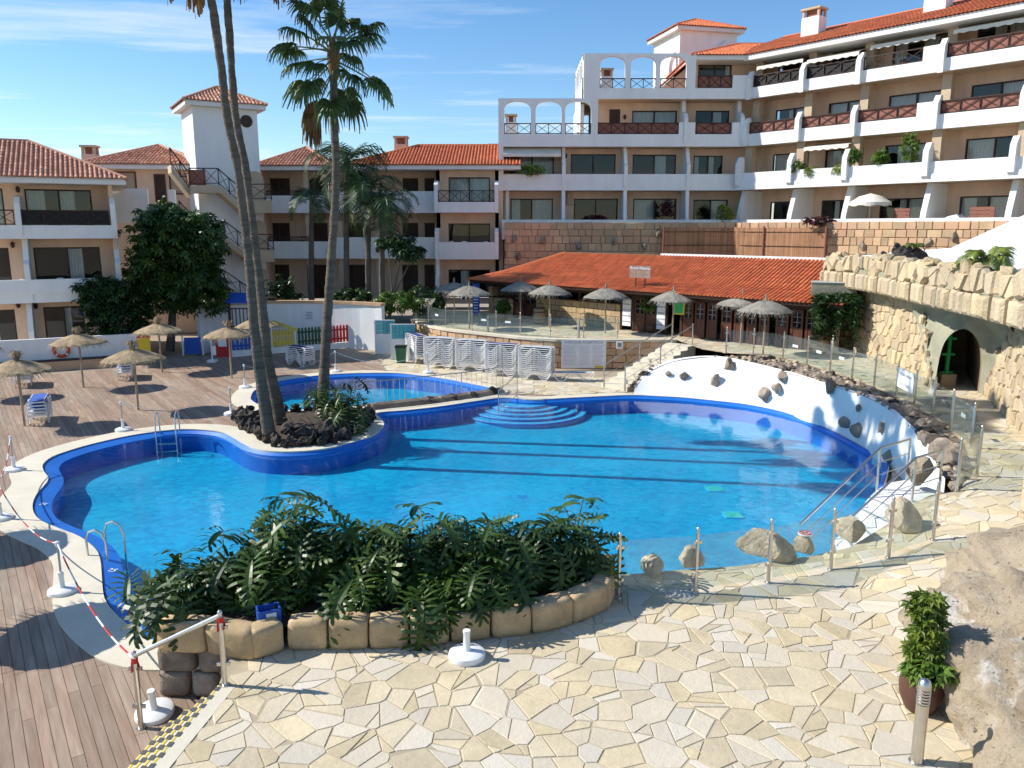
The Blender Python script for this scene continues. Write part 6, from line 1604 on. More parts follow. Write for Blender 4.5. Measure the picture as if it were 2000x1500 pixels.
for px, zt_, n, s, yy, fr_, lab in ((300, 1.35, 14, 1.05, 10.9, None, 'low sprawling philodendron reaching over the left tip of the planter'), (385, 1.70, 46, 1.1, 11.0, None, 'second philodendron from the left, leaning over the planter corner'), (455, 2.0, 60, 1.1, 11.2, None, 'rounded philodendron left of the tallest one'), (585, 2.62, 70, 1.15, 11.7, None, 'tallest philodendron left of the middle of the planter'), (545, 2.0, 50, 1.1, 11.3, None, 'lower philodendron in front of the tallest one'), (665, 2.15, 64, 1.1, 11.5, None, 'dense dark philodendron right of the tallest one'), (770, 2.22, 66, 1.1, 11.6, None, 'philodendron in the middle of the planter'), (730, 1.75, 46, 1.05, 11.15, None, 'low philodendron at the planter front left of the white base'), (868, 2.35, 70, 1.15, 11.6, None, 'broad philodendron behind the one that hangs over the blocks'), (880, 1.8, 56, 1.1, 11.0, -math.pi / 2, 'philodendron whose leaves hang over the planter front behind the white base'), (965, 2.3, 62, 1.1, 11.9, None, 'philodendron right of the middle with upright top leaves'), (1010, 1.75, 44, 1.05, 11.5, None, 'low dark philodendron near the right end of the planter'), (1070, 2.25, 50, 1.05, 12.05, None, 'second philodendron from the right end of the planter'), (1135, 2.2, 32, 1.0, 12.3, None, 'sparse philodendron at the right end of the planter beside the fence post')):
    yy += .12; x = (px - 1000) * yy / 1440.0; philodendron(lab, Vector((x, yy, 1.06)), max(.15, zt_ - 1.68), (r40.uniform(-.12, .12), .05), n, s * .92, px, front=fr_)
# island plants, soil and lava rocks
isb = thing('island_bed', 'planting bed of black lava rocks around the palm trunks on the pool island', 'planting bed')
ip = [G(*p, .05) for p in ((470, 812), (468, 828), (500, 850), (530, 866), (580, 872), (640, 866), (690, 848), (718, 828), (712, 810), (660, 803), (600, 803), (540, 806))]
tess_mesh('soil', [[Vector((p.x, p.y, 0)) for p in ip]], .06, M['soil'], isb)
il = smooth_loop(ip, True, .24)
for k, p in enumerate(il):
    for q in range(2):
        s = r40.uniform(.09, .18); rock('lava_rock', LAVA[(k + q) % 5], (p.x + r40.uniform(-.12, .12), p.y + r40.uniform(-.1, .2), .06 + s * .4 + q * .1), (s, s * .9, s * r40.uniform(.8, 1.3)), isb, r40)
for px, py, s in ((640, 850, .42), (600, 858, .34), (570, 845, .3), (690, 828, .3), (480, 822, .34), (500, 836, .3), (660, 838, .3)): p = G(px, py, .1); rock('lava_rock', LAVA[px % 5], (p.x, p.y, .2), (s * 1.25, s, s * .75), isb, r40)
mb = MB()
for k in range(40):
    p = G(r40.uniform(570, 700), r40.uniform(838, 864), .1); a = r40.uniform(0, 6.28); q = p + Vector((math.cos(a) * .5, math.sin(a) * .3, r40.uniform(.15, .5))); mb.tube([p + Vector((0, 0, .1)), p.lerp(q, .5) + Vector((0, 0, .3)), q], .012, 4)
tag(mb.build('dead_stalks', M['bark'], isb), kind='stuff')
p = G(676, 838, .1); philodendron('tall philodendron on the pool island beside the single palm', p, 1.05, (.1, 0), 34, 1.05, 91)
p = G(640, 832, .1); philodendron('shorter philodendron close against the single palm trunk', p, .95, (-.2, 0), 22, .95, 92)

# ---- pot plants and balcony greenery
pt = G(1795, 1385, .75); pp_ = thing('potted_shrub', 'leafy shrub in a dark terracotta pot beside the huge rock', 'potted plant', (pt.x, pt.y, .75), 0)
MB().lathe([(.12, 0), (.17, .02), (.245, .2), (.26, .34), (.235, .46), (.25, .5), (.225, .5), (.2, .44)], 20).build('pot', M['terracotta'], pp_, smooth=True); MB().lathe([(.2, .43), (.0, .45)], 16, cap=False).build('soil', M['soil'], pp_)
mb = MB(); rosettes(mb, blob_pts((0, 0, .95), (.2, .2, .5), 120, r40) + blob_pts((-.02, .05, 1.35), (.2, .17, .2), 40, r40), r40, .12, .024, 8, .15); mb.build('foliage', M['yellow_leaf'], pp_, fix=False)
mb = MB(); rosettes(mb, blob_pts((.03, -.1, .6), (.25, .22, .17), 70, r40), r40, .16, .03, 8, .3); mb.build('lower_foliage', M['bright_leaf'], pp_, fix=False)
MB().tube([(0, 0, .4), (.02, .02, .9), (0, .03, 1.3)], .02, 5).build('stem', M['bark'], pp_)
def rwp(px, py, w): u, z = RW.at(px, py, w); return RW.o + RW.ud * u + RW.wd * w + Vector((0, 0, z))
for px, py, rad, mt, lab in ((1554, 328, (.5, .4, .45), 'bright_leaf', 'round green shrub beside the first fin of the sunlit wing'), (1588, 336, (.5, .3, .25), 'yellow_leaf', 'low yellow-green plant on the parapet under the cream awning'), (1640, 332, (.4, .3, .25), 'yellow_leaf', 'low plant on the parapet right of the yellow-green one'), (1779, 288, (.45, .35, .75), 'bright_leaf', 'tall bushy plant standing against a fin on the sunlit wing'), (1720, 310, (.4, .3, .4), 'bright_leaf', 'small leafy plant in front of the curtained window of the wing'), (1668, 305, (.3, .3, .45), 'bright_leaf', 'leafy plant climbing behind the second fin of the wing')):
    p = rwp(px, py, -.3); p.z = max(p.z - rad[2], 9.35); bush('balcony_plant', lab, 'potted plant', p, [((0, 0, rad[2]), rad)], 70, .26, .04, M[mt], px)
for px, py, w_, rad, mt, lab in ((1413, 420, .8, (.6, .4, .55), 'yellow_leaf', 'spiky yellow plant on the apartment terrace'), (1165, 430, .4, (.5, .3, .22), 'red_leaf', 'dark red flowering plant on the podium wall edge'), (1303, 412, .8, (.35, .3, .5), 'red_leaf', 'dark leafed plant in front of a terrace window'), (1035, 333, .3, (.9, .3, .3), 'bright_leaf', 'green balcony plants behind the parapet under the awning')):
    p = D(px, py, 54 - w_); p.z -= rad[2] * .8; bush('terrace_plant', lab, 'potted plant', p, [((0, 0, rad[2]), rad)], 60, .32, .04, M[mt], px, droop=.1)
p = rwp(1602, 432, -1.6); bush('terrace_plant', 'low dark red succulent hanging over the podium wall', 'potted plant', p - Vector((0, 0, .2)), [((0, 0, .2), (.9, .3, .22))], 60, .25, .05, M['red_leaf'], 77)
# plants on the cave top and the hanging vine
p = D(1925, 505, 23.5); ag = thing('feather_plant', 'bright green feathery plant growing on the boulder lip', 'plant', tuple(p - Vector((0, 0, .15))), 0)
BRF = {e: frond('bright_frond', e, 900 + e, .95, M['yellow_leaf']) for e in (75, 45, 20)}
for k in range(13): link('frond', BRF[(75, 45, 45, 20)[k % 4]], ag, (r40.uniform(-.2, .2), r40.uniform(-.2, .2), .1), (0, 0, k * 2.4), r40.uniform(.8, 1.15))
p = D(1782, 500, 31.0); lr_ = thing('lava_mound', 'black lava rock mound with a small plant on the white slope', 'rock', tuple(p - Vector((0, 0, .3))), 0)
for k in range(6): link('rock', LAVA[k % 5], lr_, (r40.uniform(-.5, .5), r40.uniform(-.2, .2), r40.uniform(.1, .35)), (k, k * 2, k), (.42, .35, .4))
for k in range(7): link('frond', BRF[(75, 45)[k % 2]], lr_, (.05, 0, .6), (0, 0, k * 2.4), .55)
p = D(1728, 520, 32.0)
for k, (px, py) in enumerate(((1728, 512), (1742, 528), (1712, 535))):
    p = D(px, py, 32.2); o = link('lava_boulder', LAVA[k], None, p, (k, 0, k), (.35, .3, .34)); tag(o, ('pointed black lava rock at the far end of the boulder lip', 'low black lava rock beside the concrete trough', 'small lava rock above the hanging vine')[k], 'rock', 'lava rocks by the trough')
vn = thing('hanging_vine', 'dense green vine hanging under the concrete trough beside the cave', 'plant', (13.6, 33.3, 0), R(-20)); mb = MB(); zq2 = zq - .4
pts_ = [Vector((r40.uniform(-.95, .85), r40.uniform(-.75, .1), zq2 - abs(r40.gauss(0, .75)) * (1.0 if True else 1))) for _ in range(330)]
rosettes(mb, [p for p in pts_ if p.z > 1.7], r40, .24, .04, 6, .9, -.1); mb.build('foliage', M['tree_leaf'], vn, fix=False)
for x in (-.5, 0, .4): MB().tube([(x, -.1, zq - .1), (x, -.35, zq2 - .5), (x + .1, -.3, zq2 - 1.4)], .02, 4).build('vine_stem', M['bark'], vn)
# ================================================================ FURNITURE AND FITTINGS
r50 = random.Random(41)
# ---- thatched parasols
def parasol_meshes(mat, rad=1.08, hz=1.92, rise=.34, seed=1, tuft=True):
    r = random.Random(seed); mb = MB(); n = 40; prof = [(0.0, rise + .02), (.25, rise * .93), (.5, rise * .66), (.75, rise * .34), (.93, rise * .08), (1.0, -.03)]
    vs = []
    for i, (f, z) in enumerate(prof):
        for k in range(n):
            a = 2 * math.pi * k / n; rr = rad * f * (1 + (r.uniform(-.035, .035) if i > 3 else 0)); vs.append((rr * math.cos(a), rr * math.sin(a), hz + z + r.uniform(-.012, .012)))
    for k in range(n): vs.append((rad * .9 * math.cos(2 * math.pi * k / n), rad * .9 * math.sin(2 * math.pi * k / n), hz - .05))
    for k in range(n): vs.append((.02 * math.cos(2 * math.pi * k / n), .02 * math.sin(2 * math.pi * k / n), hz + rise - .08))
    m = len(prof) + 2
    mb.add(vs, [(i * n + k, i * n + (k + 1) % n, (i + 1) * n + (k + 1) % n, (i + 1) * n + k) for i in range(m - 1) for k in range(n)])
    for k in range(420):                                        # loose straw
        a = r.uniform(0, 6.283); f = r.uniform(.35, 1.0) ** .6; l = r.uniform(.12, .34); z = hz + rise * (1 - f) ** .9 + .015; c, s = math.cos(a), math.sin(a); w = .011; mb.tint = r.random()
        p = Vector((rad * f * c, rad * f * s, z)); q = p + Vector((c * l * .85, s * l * .85, -l * rise * (.9 + .4 * f) - (.08 if f > .8 else 0))); t = Vector((-s, c, 0)) * w
        mb.add([p - t, p + t, q + t * .4, q - t * .4], [(0, 1, 2, 3)])
    can = mb.mesh('canopy', mat, False, False); mb = MB()
    if tuft:
        for k in range(110):
            a = r.uniform(0, 6.283); c, s = math.cos(a), math.sin(a); t = Vector((-s, c, 0)) * .016; mb.tint = r.random(); h = r.uniform(.12, .34); o = r.uniform(.04, .24)
            p = Vector((.05 * c, .05 * s, hz + rise - .03)); q = Vector((o * .8 * c, o * .8 * s, hz + rise + h)); e = Vector((o * 1.5 * c, o * 1.5 * s, hz + rise + h * .55)); mb.add([p - t, p + t, q + t, q - t, e], [(0, 1, 2, 3), (3, 2, 4)])
    else: mb.lathe([(.07, 0), (.05, .12), (.03, .3)], 8, (0, 0, hz + rise - .02))
    tf = mb.mesh('tuft', mat, False, False)
    pole = MB().tube([(0, 0, -.05), (.012, 0, 1), (0, .01, hz + rise)], .042, 8).mesh('pole', M['pole'], True)
    return can, tf, pole
PA = parasol_meshes(M['thatch']); PB = parasol_meshes(M['thatch_grey'], 1.12, 1.85, .42, 5, False)
def parasol(label, p, ms, group, yaw=0, s=1.0):
    t = thing('thatched_parasol', label, 'parasol', tuple(p), yaw, group); t.scale = (s,) * 3
    for nm, me in zip(('canopy', 'tuft', 'pole'), ms): link(nm, me, t)
GD, GB = 'straw parasols on the timber deck', 'grey thatched parasols on the bar terrace'
for px, py, lab in ((270, 801, 'straw parasol standing nearest the pool, its pole left of the far ladder'), (163, 757, 'straw parasol in front of the lifebuoy wall'), (317, 727, 'straw parasol under the large dark tree'), (453, 738, 'straw parasol in front of the blue playground pickets'), (48, 832, 'straw parasol at the left edge over the lounger stacks'), (508, 712, 'straw parasol mostly hidden behind the twin palm trunks')):
    parasol(lab, G(px, py), PA, GD, px * .7)
for px, py, lab in ((67, 780, 'straw parasol just outside the left edge, far back on the deck'), (30, 1075, 'straw parasol outside the left edge casting shadow on the pool coping'), (140, 1240, 'straw parasol outside the left edge shading the nearest deck boards')):
    p = G(px, py); parasol(lab, Vector((p.x - 2.56, p.y + .36, 0)), PA, GD, px * .7)
for px, py, lab in ((1490, 692, 'grey parasol nearest the rock rim, in front of the bar doors'), (1446, 673, 'grey parasol left of the one nearest the rock rim'), (1313, 660, 'grey parasol carrying the green and yellow menu'), (1182, 651, 'grey parasol in front of the white menu board and counter'), (1073, 640, 'grey parasol beside the left oak barrel'), (1017, 630, 'grey parasol behind the barrel in front of the bar door'), (917, 643, 'grey parasol at the left end of the bar terrace'), (888, 632, 'grey parasol farthest left beside the terrace entrance')):
    parasol(lab, G(px, py, BAR_Z), PB, GB, px * .3)
# menu on a parasol pole
p = G(1318, 660, BAR_Z); mn = thing('hanging_menu', 'green and yellow menu board hanging on a parasol pole', 'sign', (p.x + .12, p.y - .1, BAR_Z + 1.15), R(-20))
MB().box(-.26, .26, -.015, .015, 0, .62).build('board', M['yellow'], mn); MB().box(-.2, .2, -.022, -.016, .06, .56).build('print', M['green2'], mn)

# ---- sun loungers
def lounger_meshes(fab):
    mb = MB(); prof = [(-.88, .29), (-.80, .17), (-.68, .04), (-.56, .024), (-.46, .03), (-.33, .14), (-.16, .28), (0, .325), (.16, .28), (.33, .14), (.46, .03), (.56, .024), (.68, .04), (.80, .17), (.88, .29)]
    fr = MB()
    for s in (-1, 1):
        y = s * .31; fr.tube([(x, y, z) for x, z in prof], .019, 6); fr.tube([(-.88, y, .29), (-.885, y * .9, .34), (-.8, y * .78, .365), (0, y * .78, .37), (.8, y * .78, .365), (.885, y * .9, .34), (.88, y, .29)], .015, 5)
    for x in (-.86, .86): fr.box(x - .03, x + .03, -.27, .27, .32, .36)
    fm = fr.mesh('frame', M['plastic'], True); sl = MB(); sl.box(-.8, -.28, -.22, .22, .366, .378); sl.box(-.26, .8, -.22, .22, .364, .376)
    return fm, sl.mesh('sling', fab)
LMS = {'blue': lounger_meshes(M['bluefab']), 'navy': lounger_meshes(M['navyfab']), 'grey': lounger_meshes(M['greyfab']), 'white': lounger_meshes(M['plastic'])}
ORD = ['bottom', 'second', 'third', 'fourth', 'fifth', 'sixth', 'seventh', 'eighth', 'ninth', 'tenth', 'eleventh', 'twelfth', 'thirteenth', 'fourteenth']
def stack(p, yaw, n, where, fabs, group, pitch=.092):
    for k in range(n):
        nm = 'topmost' if k == n - 1 else ORD[k] + ('' if k == 0 else ' from bottom'); t = thing('sun_lounger', f'white sun lounger, {nm} of {where}', 'sun lounger', (p.x + r50.uniform(-.012, .012), p.y + r50.uniform(-.012, .012), p.z + k * pitch), yaw + R(r50.uniform(-1.2, 1.2)), group)
        t.scale = (.86, .95, 1)
        fm, sl = LMS[fabs[min(k, len(fabs) - 1)] if k < n - 1 else fabs[-1]]; link('frame', fm, t); link('sling', sl, t)
GS = 'loungers stacked by the curved stone wall'
def mid(a, b): return (G(*a) + G(*b)) / 2
stack(mid((1026, 739), (1069, 742)), R(-20), 13, 'stack beside the notice board', ['white', 'grey', 'white', 'grey'], GS); stack(mid((962, 732), (1001, 735)), R(-20), 13, 'second stack left of the notice board', ['white', 'grey', 'navy'], GS)
stack(mid((905, 722), (941, 725)), R(-20), 13, 'third stack left of the notice board', ['white', 'grey', 'grey'], GS); stack(mid((846, 716), (877, 720)), R(-20), 13, 'fourth stack left of the notice board', ['white', 'grey', 'grey'], GS); stack(mid((806, 702), (822, 711)), R(-62), 12, 'stack beside the green bin', ['white', 'white', 'navy'], GS)
p = mid((1103, 743), (1137, 743)); t = thing('sun_lounger', 'single white sun lounger standing under the notice board', 'sun lounger', tuple(p), R(0), GS); link('frame', LMS['grey'][0], t); link('sling', LMS['grey'][1], t)
GK = 'loungers stacked on the timber deck'
stack(G(47, 752), R(118), 5, 'the farther left-edge deck stack', ['white', 'white', 'blue'], GK, .115); stack(G(246, 738), R(112), 4, 'the deck stack under the far straw parasol', ['white', 'white', 'blue'], GK, .115); stack(G(80, 822), R(114), 5, 'the deck stack nearest the pool', ['white', 'white', 'blue'], GK, .115); stack(G(587, 713), R(-38), 7, 'the stack between the palm trunks', ['white', 'white', 'navy'], GK)

# ---- glass balustrades
post_me = None
def post_mesh(h, r=.032):
    mb = MB(); mb.lathe([(.055, 0), (.055, .015), (r, .016), (r, h - .09), (r * .6, h - .085), (r * .6, h - .055), (r * .9, h - .05), (r * .9, h - .02), (r * .4, h)], 10)
    for z in (.3, h - .28): mb.box(-.075, .075, -.014, .014, z, z + .05)
    return mb.mesh('post', M['steel'], True)
POST = post_mesh(1.13); 
plate_me = MB().box(-.17, .17, -.006, .006, -.05, .05).mesh('notice', M['signwhite'])
def fence(name, label, pts, group=None, h=1.13, pane_ok=None, notices=()):
    t = thing(name, label, 'glass fence', (0, 0, 0), 0, group)
    for i, p in enumerate(pts):
        d = (pts[min(i + 1, len(pts) - 1)] - pts[max(i - 1, 0)]); link('post', POST, t, tuple(p), (0, 0, math.atan2(d.y, d.x)))
    for i in range(len(pts) - 1):
        if pane_ok and not pane_ok(i): continue
        a, b = pts[i], pts[i + 1]; d = (b - a); L = d.length; d.normalize(); a2, b2 = a + d * .08, b - d * .08; n_ = Vector((-d.y, d.x, 0)).normalized() * .005; z0, z1 = .08, h - .14
        mb = MB(); vs = [a2 - n_, b2 - n_, b2 + n_, a2 + n_]; mb.add([v + Vector((0, 0, z0)) for v in vs] + [v + Vector((0, 0, z1)) for v in vs], [(3, 2, 1, 0), (4, 5, 6, 7), (0, 1, 5, 4), (1, 2, 6, 5), (2, 3, 7, 6), (3, 0, 4, 7)])
        g_ = mb.build('pane', M['glass'], t)
        if i in notices:
            m = (a2 + b2) / 2 - n_ * 2.5 * (1 if n_.y > 0 else -1); link('notice', plate_me, g_, (m.x, m.y, m.z + .62), (0, 0, math.atan2(d.y, d.x)))
    return t
def lift(px, py): p = GT(px, py); return p
fence('glass_fence', 'glass and steel fence along the near terrace between planter and boulders', [lift(*p) for p in ((1208, 1170), (1358, 1158), (1500, 1138), (1622, 1113), (1735, 1090), (1822, 1055))], 'glass fences', pane_ok=lambda i: i < 5)
rimp = [(1868, 959), (1908, 930), (1896, 875), (1856, 842), (1821, 812), (1785, 795), (1750, 775), (1707, 755), (1664, 740), (1621, 726), (1576, 712), (1529, 700), (1471, 693), (1418, 690)]
rim3 = [GT(*p) for p in rimp]
fence('glass_fence', 'glass and steel fence following the rock rim above the white pool wall', rim3, 'glass fences', notices=(2, 3, 8, 9, 10))
barp = [(1206, 661), (1140, 660), (1075, 659), (1016, 655), (969, 651), (922, 646), (871, 641), (837, 634), (808, 622)]
fence('glass_fence', 'glass and steel fence on the curved stone wall in front of the bar', [G(*p, BAR_Z) for p in barp], 'glass fences', notices=(3, 4, 6))
fence('glass_fence', 'short glass fence around the terrace entrance beside the courtyard', [G(*p, BAR_Z) for p in ((785, 616), (793, 606), (826, 602), (856, 606))], 'glass fences', notices=(1,))
# closed-pool board fixed on the rim fence
a, b = rim3[6], rim3[5]; m = (a + b) / 2; d = b - a; yw = math.atan2(d.y, d.x)
cs_ = thing('pool_notice', 'white pool notice board fixed to the rim fence in front of the cave', 'sign', (m.x - .06, m.y - .06, m.z), yw)
wN = d.length * .43; MB().box(-wN, wN, -.012, .012, .38, .98).build('board', M['signwhite'], cs_)
for s_, z, sz in (('PISCINA CERRADA', .82, .115), ('POOL CLOSED', .52, .115)): text_mesh('lettering', s_, sz, M['signgrey'], cs_, (0, -.016, z), (R(90), 0, 0))
# ---- handrail by the near steps
nh = thing('step_handrail', 'steel handrail with two posts beside the anti-slip steps', 'handrail'); pa_, pb_ = G(440, 1338, .75), G(276, 1422, 0); 
link('post', POST, nh, tuple(pa_), (0, 0, 0), (1.15, 1.15, .93)); link('post', POST, nh, tuple(pb_), (0, 0, 0), (1.15, 1.15, 1.0))
MB().tube([pa_ + Vector((0, 0, .98)), pb_ + Vector((0, 0, 1.06))], .03, 8).build('rail', M['steel'], nh, smooth=True)
def ribbon(p, s=.1):
    o = MB()
    for k in range(5): a = k * 1.3; o.add([(0, 0, 0), (.05 * math.cos(a), .05 * math.sin(a), -.02), (.07 * math.cos(a + .3), .07 * math.sin(a + .3), -.16), (.02, 0, -.13)], [(0, 1, 2, 3)])
    o.lathe([(.045, -.04), (.045, .03)], 8); return o.build('tape', M['redp'], nh, loc=p)
ribbon(pa_ + Vector((0, 0, .93))); ribbon(pb_ + Vector((0, 0, 1.0)))
# ---- handrails down the white pool steps
def rails(label, top_pts, end, posts):
    t = thing('pool_handrail', label, 'handrail', (0, 0, 0), 0, 'handrails of the white pool steps')
    for dz, r_ in ((.95, .026), (.62, .011), (.34, .011)): MB().tube([p + Vector((0, 0, dz)) for p in top_pts] + [end + Vector((0, 0, dz - .45))], r_, 7).build('rail', M['steel'], t, smooth=True)
    for p in posts: MB().tube([p, p + Vector((0, 0, .95))], .026, 8).build('post', M['steel'], t)
    return t
RA = [G(*wl_[0], 1.02), G(*wl_[2], 1.0)]; RB = [G(*wr_[0], 1.02) + Vector((-.1, 0, 0)), G(*wr_[2], 1.0) + Vector((-.1, 0, 0))]
rails('steel handrail on the water side of the white pool steps', RA, G(1560, 1068, .1), RA); rails('steel handrail on the boulder side of the white pool steps', RB, G(1632, 1082, .1), RB)
# ---- ladders
def ladder(label, p, yaw, h=.75, w=.45):
    t = thing('pool_ladder', label, 'ladder', tuple(p), yaw, 'steel pool ladders')
    for s in (-1, 1): MB().tube([(s * w / 2, .42, 0), (s * w / 2, .44, h * .7), (s * w / 2, .36, h * .92), (s * w / 2, .2, h), (s * w / 2, .04, h * .92), (s * w / 2, -.04, h * .7), (s * w / 2, -.05, -.85)], .022, 8).build('rail', M['steel'], t, smooth=True)
    for z in (-.25, -.5, -.75): MB().box(-w / 2, w / 2, -.1, 0, z - .02, z).build('tread', M['steel'], t)
ladder('steel pool ladder on the near left ledge', G(226, 1100, -.2), R(75), .8, .5); ladder('steel pool ladder at the far left lobe of the pool', G(325, 851), R(8), .75, .62)
# ---- barred handrail at the round steps
hr = thing('step_railing', 'steel barred railing slanting down the round pool steps', 'railing'); qa, qb = G(1010, 778), G(974, 806, -.3); 
MB().tube([qa, qa + Vector((0, 0, .95)), qb + Vector((0, 0, .85)), qb - Vector((0, 0, .3))], .022, 6).build('rail', M['steel_dull'], hr); MB().tube([qa + Vector((0, 0, .12)), qb + Vector((0, 0, .12))], .015, 5).build('bottom_rail', M['steel_dull'], hr)
for k in range(1, 9): p = qa.lerp(qb, k / 9); MB().tube([p + Vector((0, 0, .12)), p + Vector((0, 0, .92))], .008, 4).build('bar', M['steel_dull'], hr)

# ---- rope posts on white bases
base_me = MB().lathe([(.0, 0), (.25, 0), (.26, .03), (.25, .085), (.21, .105), (.06, .115), (.048, .14), (.045, .36), (.052, .37), (.052, .41), (.035, .41)], 20).mesh('base', M['plastic'], True)
ropepole = MB().tube([(0, 0, .35), (0, 0, .98)], .02, 7).mesh('pole', M['steel_dull'], True)
cap_me = MB().lathe([(.03, .9), (.045, .94), (.04, 1.0), (.0, 1.02)], 8).mesh('cap', M['plastic'], True)
for px, py, pole, lab in ((123, 1158, 1, 'rope post on a white base nearest the steps'), (28, 920, 1, 'rope post on a white base at the left lobe of the pool'), (2, 1015, 1, 'rope post on a white base cut by the left picture edge'), (241, 842, 1, 'rope post on a white base in the shadow of a straw parasol'), (452, 810, 1, 'rope post on a white base left of the lava rock island'), (479, 758, 1, 'rope post on a white base left of the small pool'), (656, 727, 1, 'rope post on a white base behind the small pool'), (836, 729, 1, 'rope post on a white base in front of the lounger stacks'), (912, 1284, 0, 'white parasol base without a pole in front of the planter'), (303, 1396, 0, 'white parasol base without a pole leaning by the anti-slip steps')):
    p = G(px, py, .75 if px == 912 else 0); t = thing('rope_post' if pole else 'parasol_base', lab, 'post' if pole else 'parasol base', tuple(p), 0, 'white weighted bases'); link('base', base_me, t)
    if pole: link('pole', ropepole, t); link('cap', cap_me, t)
    if px == 303: t.rotation_euler = (R(8), 0, 0)
def chain(label, pts, sag=.25, thin=False):
    t = thing('barrier_chain', label, 'chain', (0, 0, 0), 0, 'red and white barrier chains'); P_ = []
    for a, b in zip(pts, pts[1:]):
        n = max(4, int((b - a).length / .16))
        for k in range(n): f = k / n; P_.append(a.lerp(b, f) - Vector((0, 0, sag * 4 * f * (1 - f))))
    P_.append(pts[-1])
    if thin: MB().tube(P_, .006, 4).build('cord', M['plastic'], t); return
    for k in range(0, len(P_) - 1): MB().tube([P_[k], P_[k + 1]], .014, 5).build('link', M['redp'] if (k // 3) % 2 else M['plastic'], t)
up = Vector((0, 0, .97)); C1, C2, C3 = G(28, 920) + up, G(2, 1015) + up, G(123, 1158) + up
chain('red and white chain from the left lobe rope post towards the picture edge', [C1, C2], .3); chain('red and white chain from the left edge to the rope post nearest the steps', [C2, C3], .35); chain('red and white chain from the rope post to the step handrail', [C3, pb_ + Vector((0, 0, 1.02))], .3)
chain('thin chain between the two rope posts left of the island', [G(241, 842) + up, G(452, 810) + up], .5, True); chain('thin chain past the small pool behind the palm trunks', [G(479, 758) + up, G(656, 727) + up, G(836, 729) + up], .5, True)

# ---- notice board on the curved wall
nb0, nb1 = D(1097, 664, 37.45), D(1183, 719, 37.45); nb = thing('notice_board', 'large white pool rules board on the curved stone wall', 'sign', ((nb0.x + nb1.x) / 2, 37.45, 0), 0); hw = (nb1.x - nb0.x) / 2; zb_, zt_ = nb1.z, nb0.z; H_ = zt_ - zb_
MB().box(-hw, hw, -.02, .02, zb_, zt_).build('board', M['signwhite'], nb); text_mesh('heading', 'PARQUE ALBATROS', .2, M['signgrey'], nb, (0, -.026, zt_ - .11), (R(90), 0, 0))
M['palegrey'] = pmat('pale_print', (.52, .55, .58), .6, .05)
for k in range(15):
    z = zt_ - .27 - k * (H_ - .4) / 15
    for (a, b) in ((-.92, -.3), (-.2, .28), (.4, .92)):
        MB().box(a * hw, (a + (b - a) * r50.uniform(.75, 1)) * hw, -.024, -.0205, z - .022, z).build('print_line', M['palegrey'], nb)
MB().box(.5 * hw, .96 * hw, -.026, -.0205, zb_ + .02, zb_ + .12).build('yellow_panel', M['yellow'], nb)
mbx = D(1210, 674, 37.5); t = thing('meter_box', 'small grey meter box on the stone wall beside the notice board', 'box', tuple(mbx), 0); MB().box(-.15, .15, -.04, .04, -.17, .17).build('casing', M['signwhite'], t); MB().box(-.09, .09, -.05, -.041, -.1, .1).build('window', M['pane'], t)
yb = D(931, 672, 39.0); t = thing('yellow_sign', 'small yellow folded floor sign above the stacked loungers', 'sign', tuple(yb - Vector((0, 0, .15))), 0); MB().add([(-.12, 0, 0), (.12, 0, 0), (.1, .08, .42), (-.1, .08, .42), (-.12, .16, 0), (.12, .16, 0)], [(0, 1, 2, 3), (3, 2, 5, 4)]).build('panel', M['yellow'], t)

# ---- showers, bin
def shower(label, px0, px1, py, ph, yaw=0):
    a, b = G(px0, py), G(px1, py); L = (b - a).length; z1 = D(px0, ph, a.y).z; t = thing('shower_screen', label, 'shower screen', tuple((a + b) / 2), yaw, 'shower screens'); zm = z1 - .72
    MB().box(-L / 2, L / 2, -.06, .06, 0, zm).build('panel', M['white'], t); MB().box(-L / 2 - .05, -L / 2 + .02, -.08, .08, 0, z1 + .03).build('frame_post', M['white'], t); nx = max(4, int(L / .19)); d = (L - .04) / nx
    for j in range(4):
        for i in range(nx): MB().box(-L / 2 + .025 + i * d + .008, -L / 2 + .025 + (i + 1) * d - .008, -.045, .045, zm + .01 + j * .18 + .006, zm + .01 + (j + 1) * .18 - .006).build('glass_brick', M['teal'], t)
    MB().box(-L / 2, L / 2, -.05, .05, z1, z1 + .03).build('top_rail', M['white'], t)
shower('white shower screen with teal glass bricks, farther back of the pair', 735, 773, 690, 626); shower('white shower screen with teal glass bricks beside the green bin', 766, 813, 702, 634)
bp_ = G(784, 708); t = thing('litter_bin', 'dark green wheeled litter bin beside the shower screen', 'bin', tuple(bp_), 0); MB().add([(-.2, -.18, 0), (.2, -.18, 0), (.2, .18, 0), (-.2, .18, 0), (-.26, -.24, .78), (.26, -.24, .78), (.26, .24, .78), (-.26, .24, .78)], [(3, 2, 1, 0), (0, 1, 5, 4), (1, 2, 6, 5), (2, 3, 7, 6), (3, 0, 4, 7)]).build('body', M['bin'], t); MB().box(-.28, .28, -.27, .26, .78, .86).build('lid', M['black'], t); MB().tube([(-.2, .27, .8), (.2, .27, .8)], .02, 6).build('handle', M['black'], t)

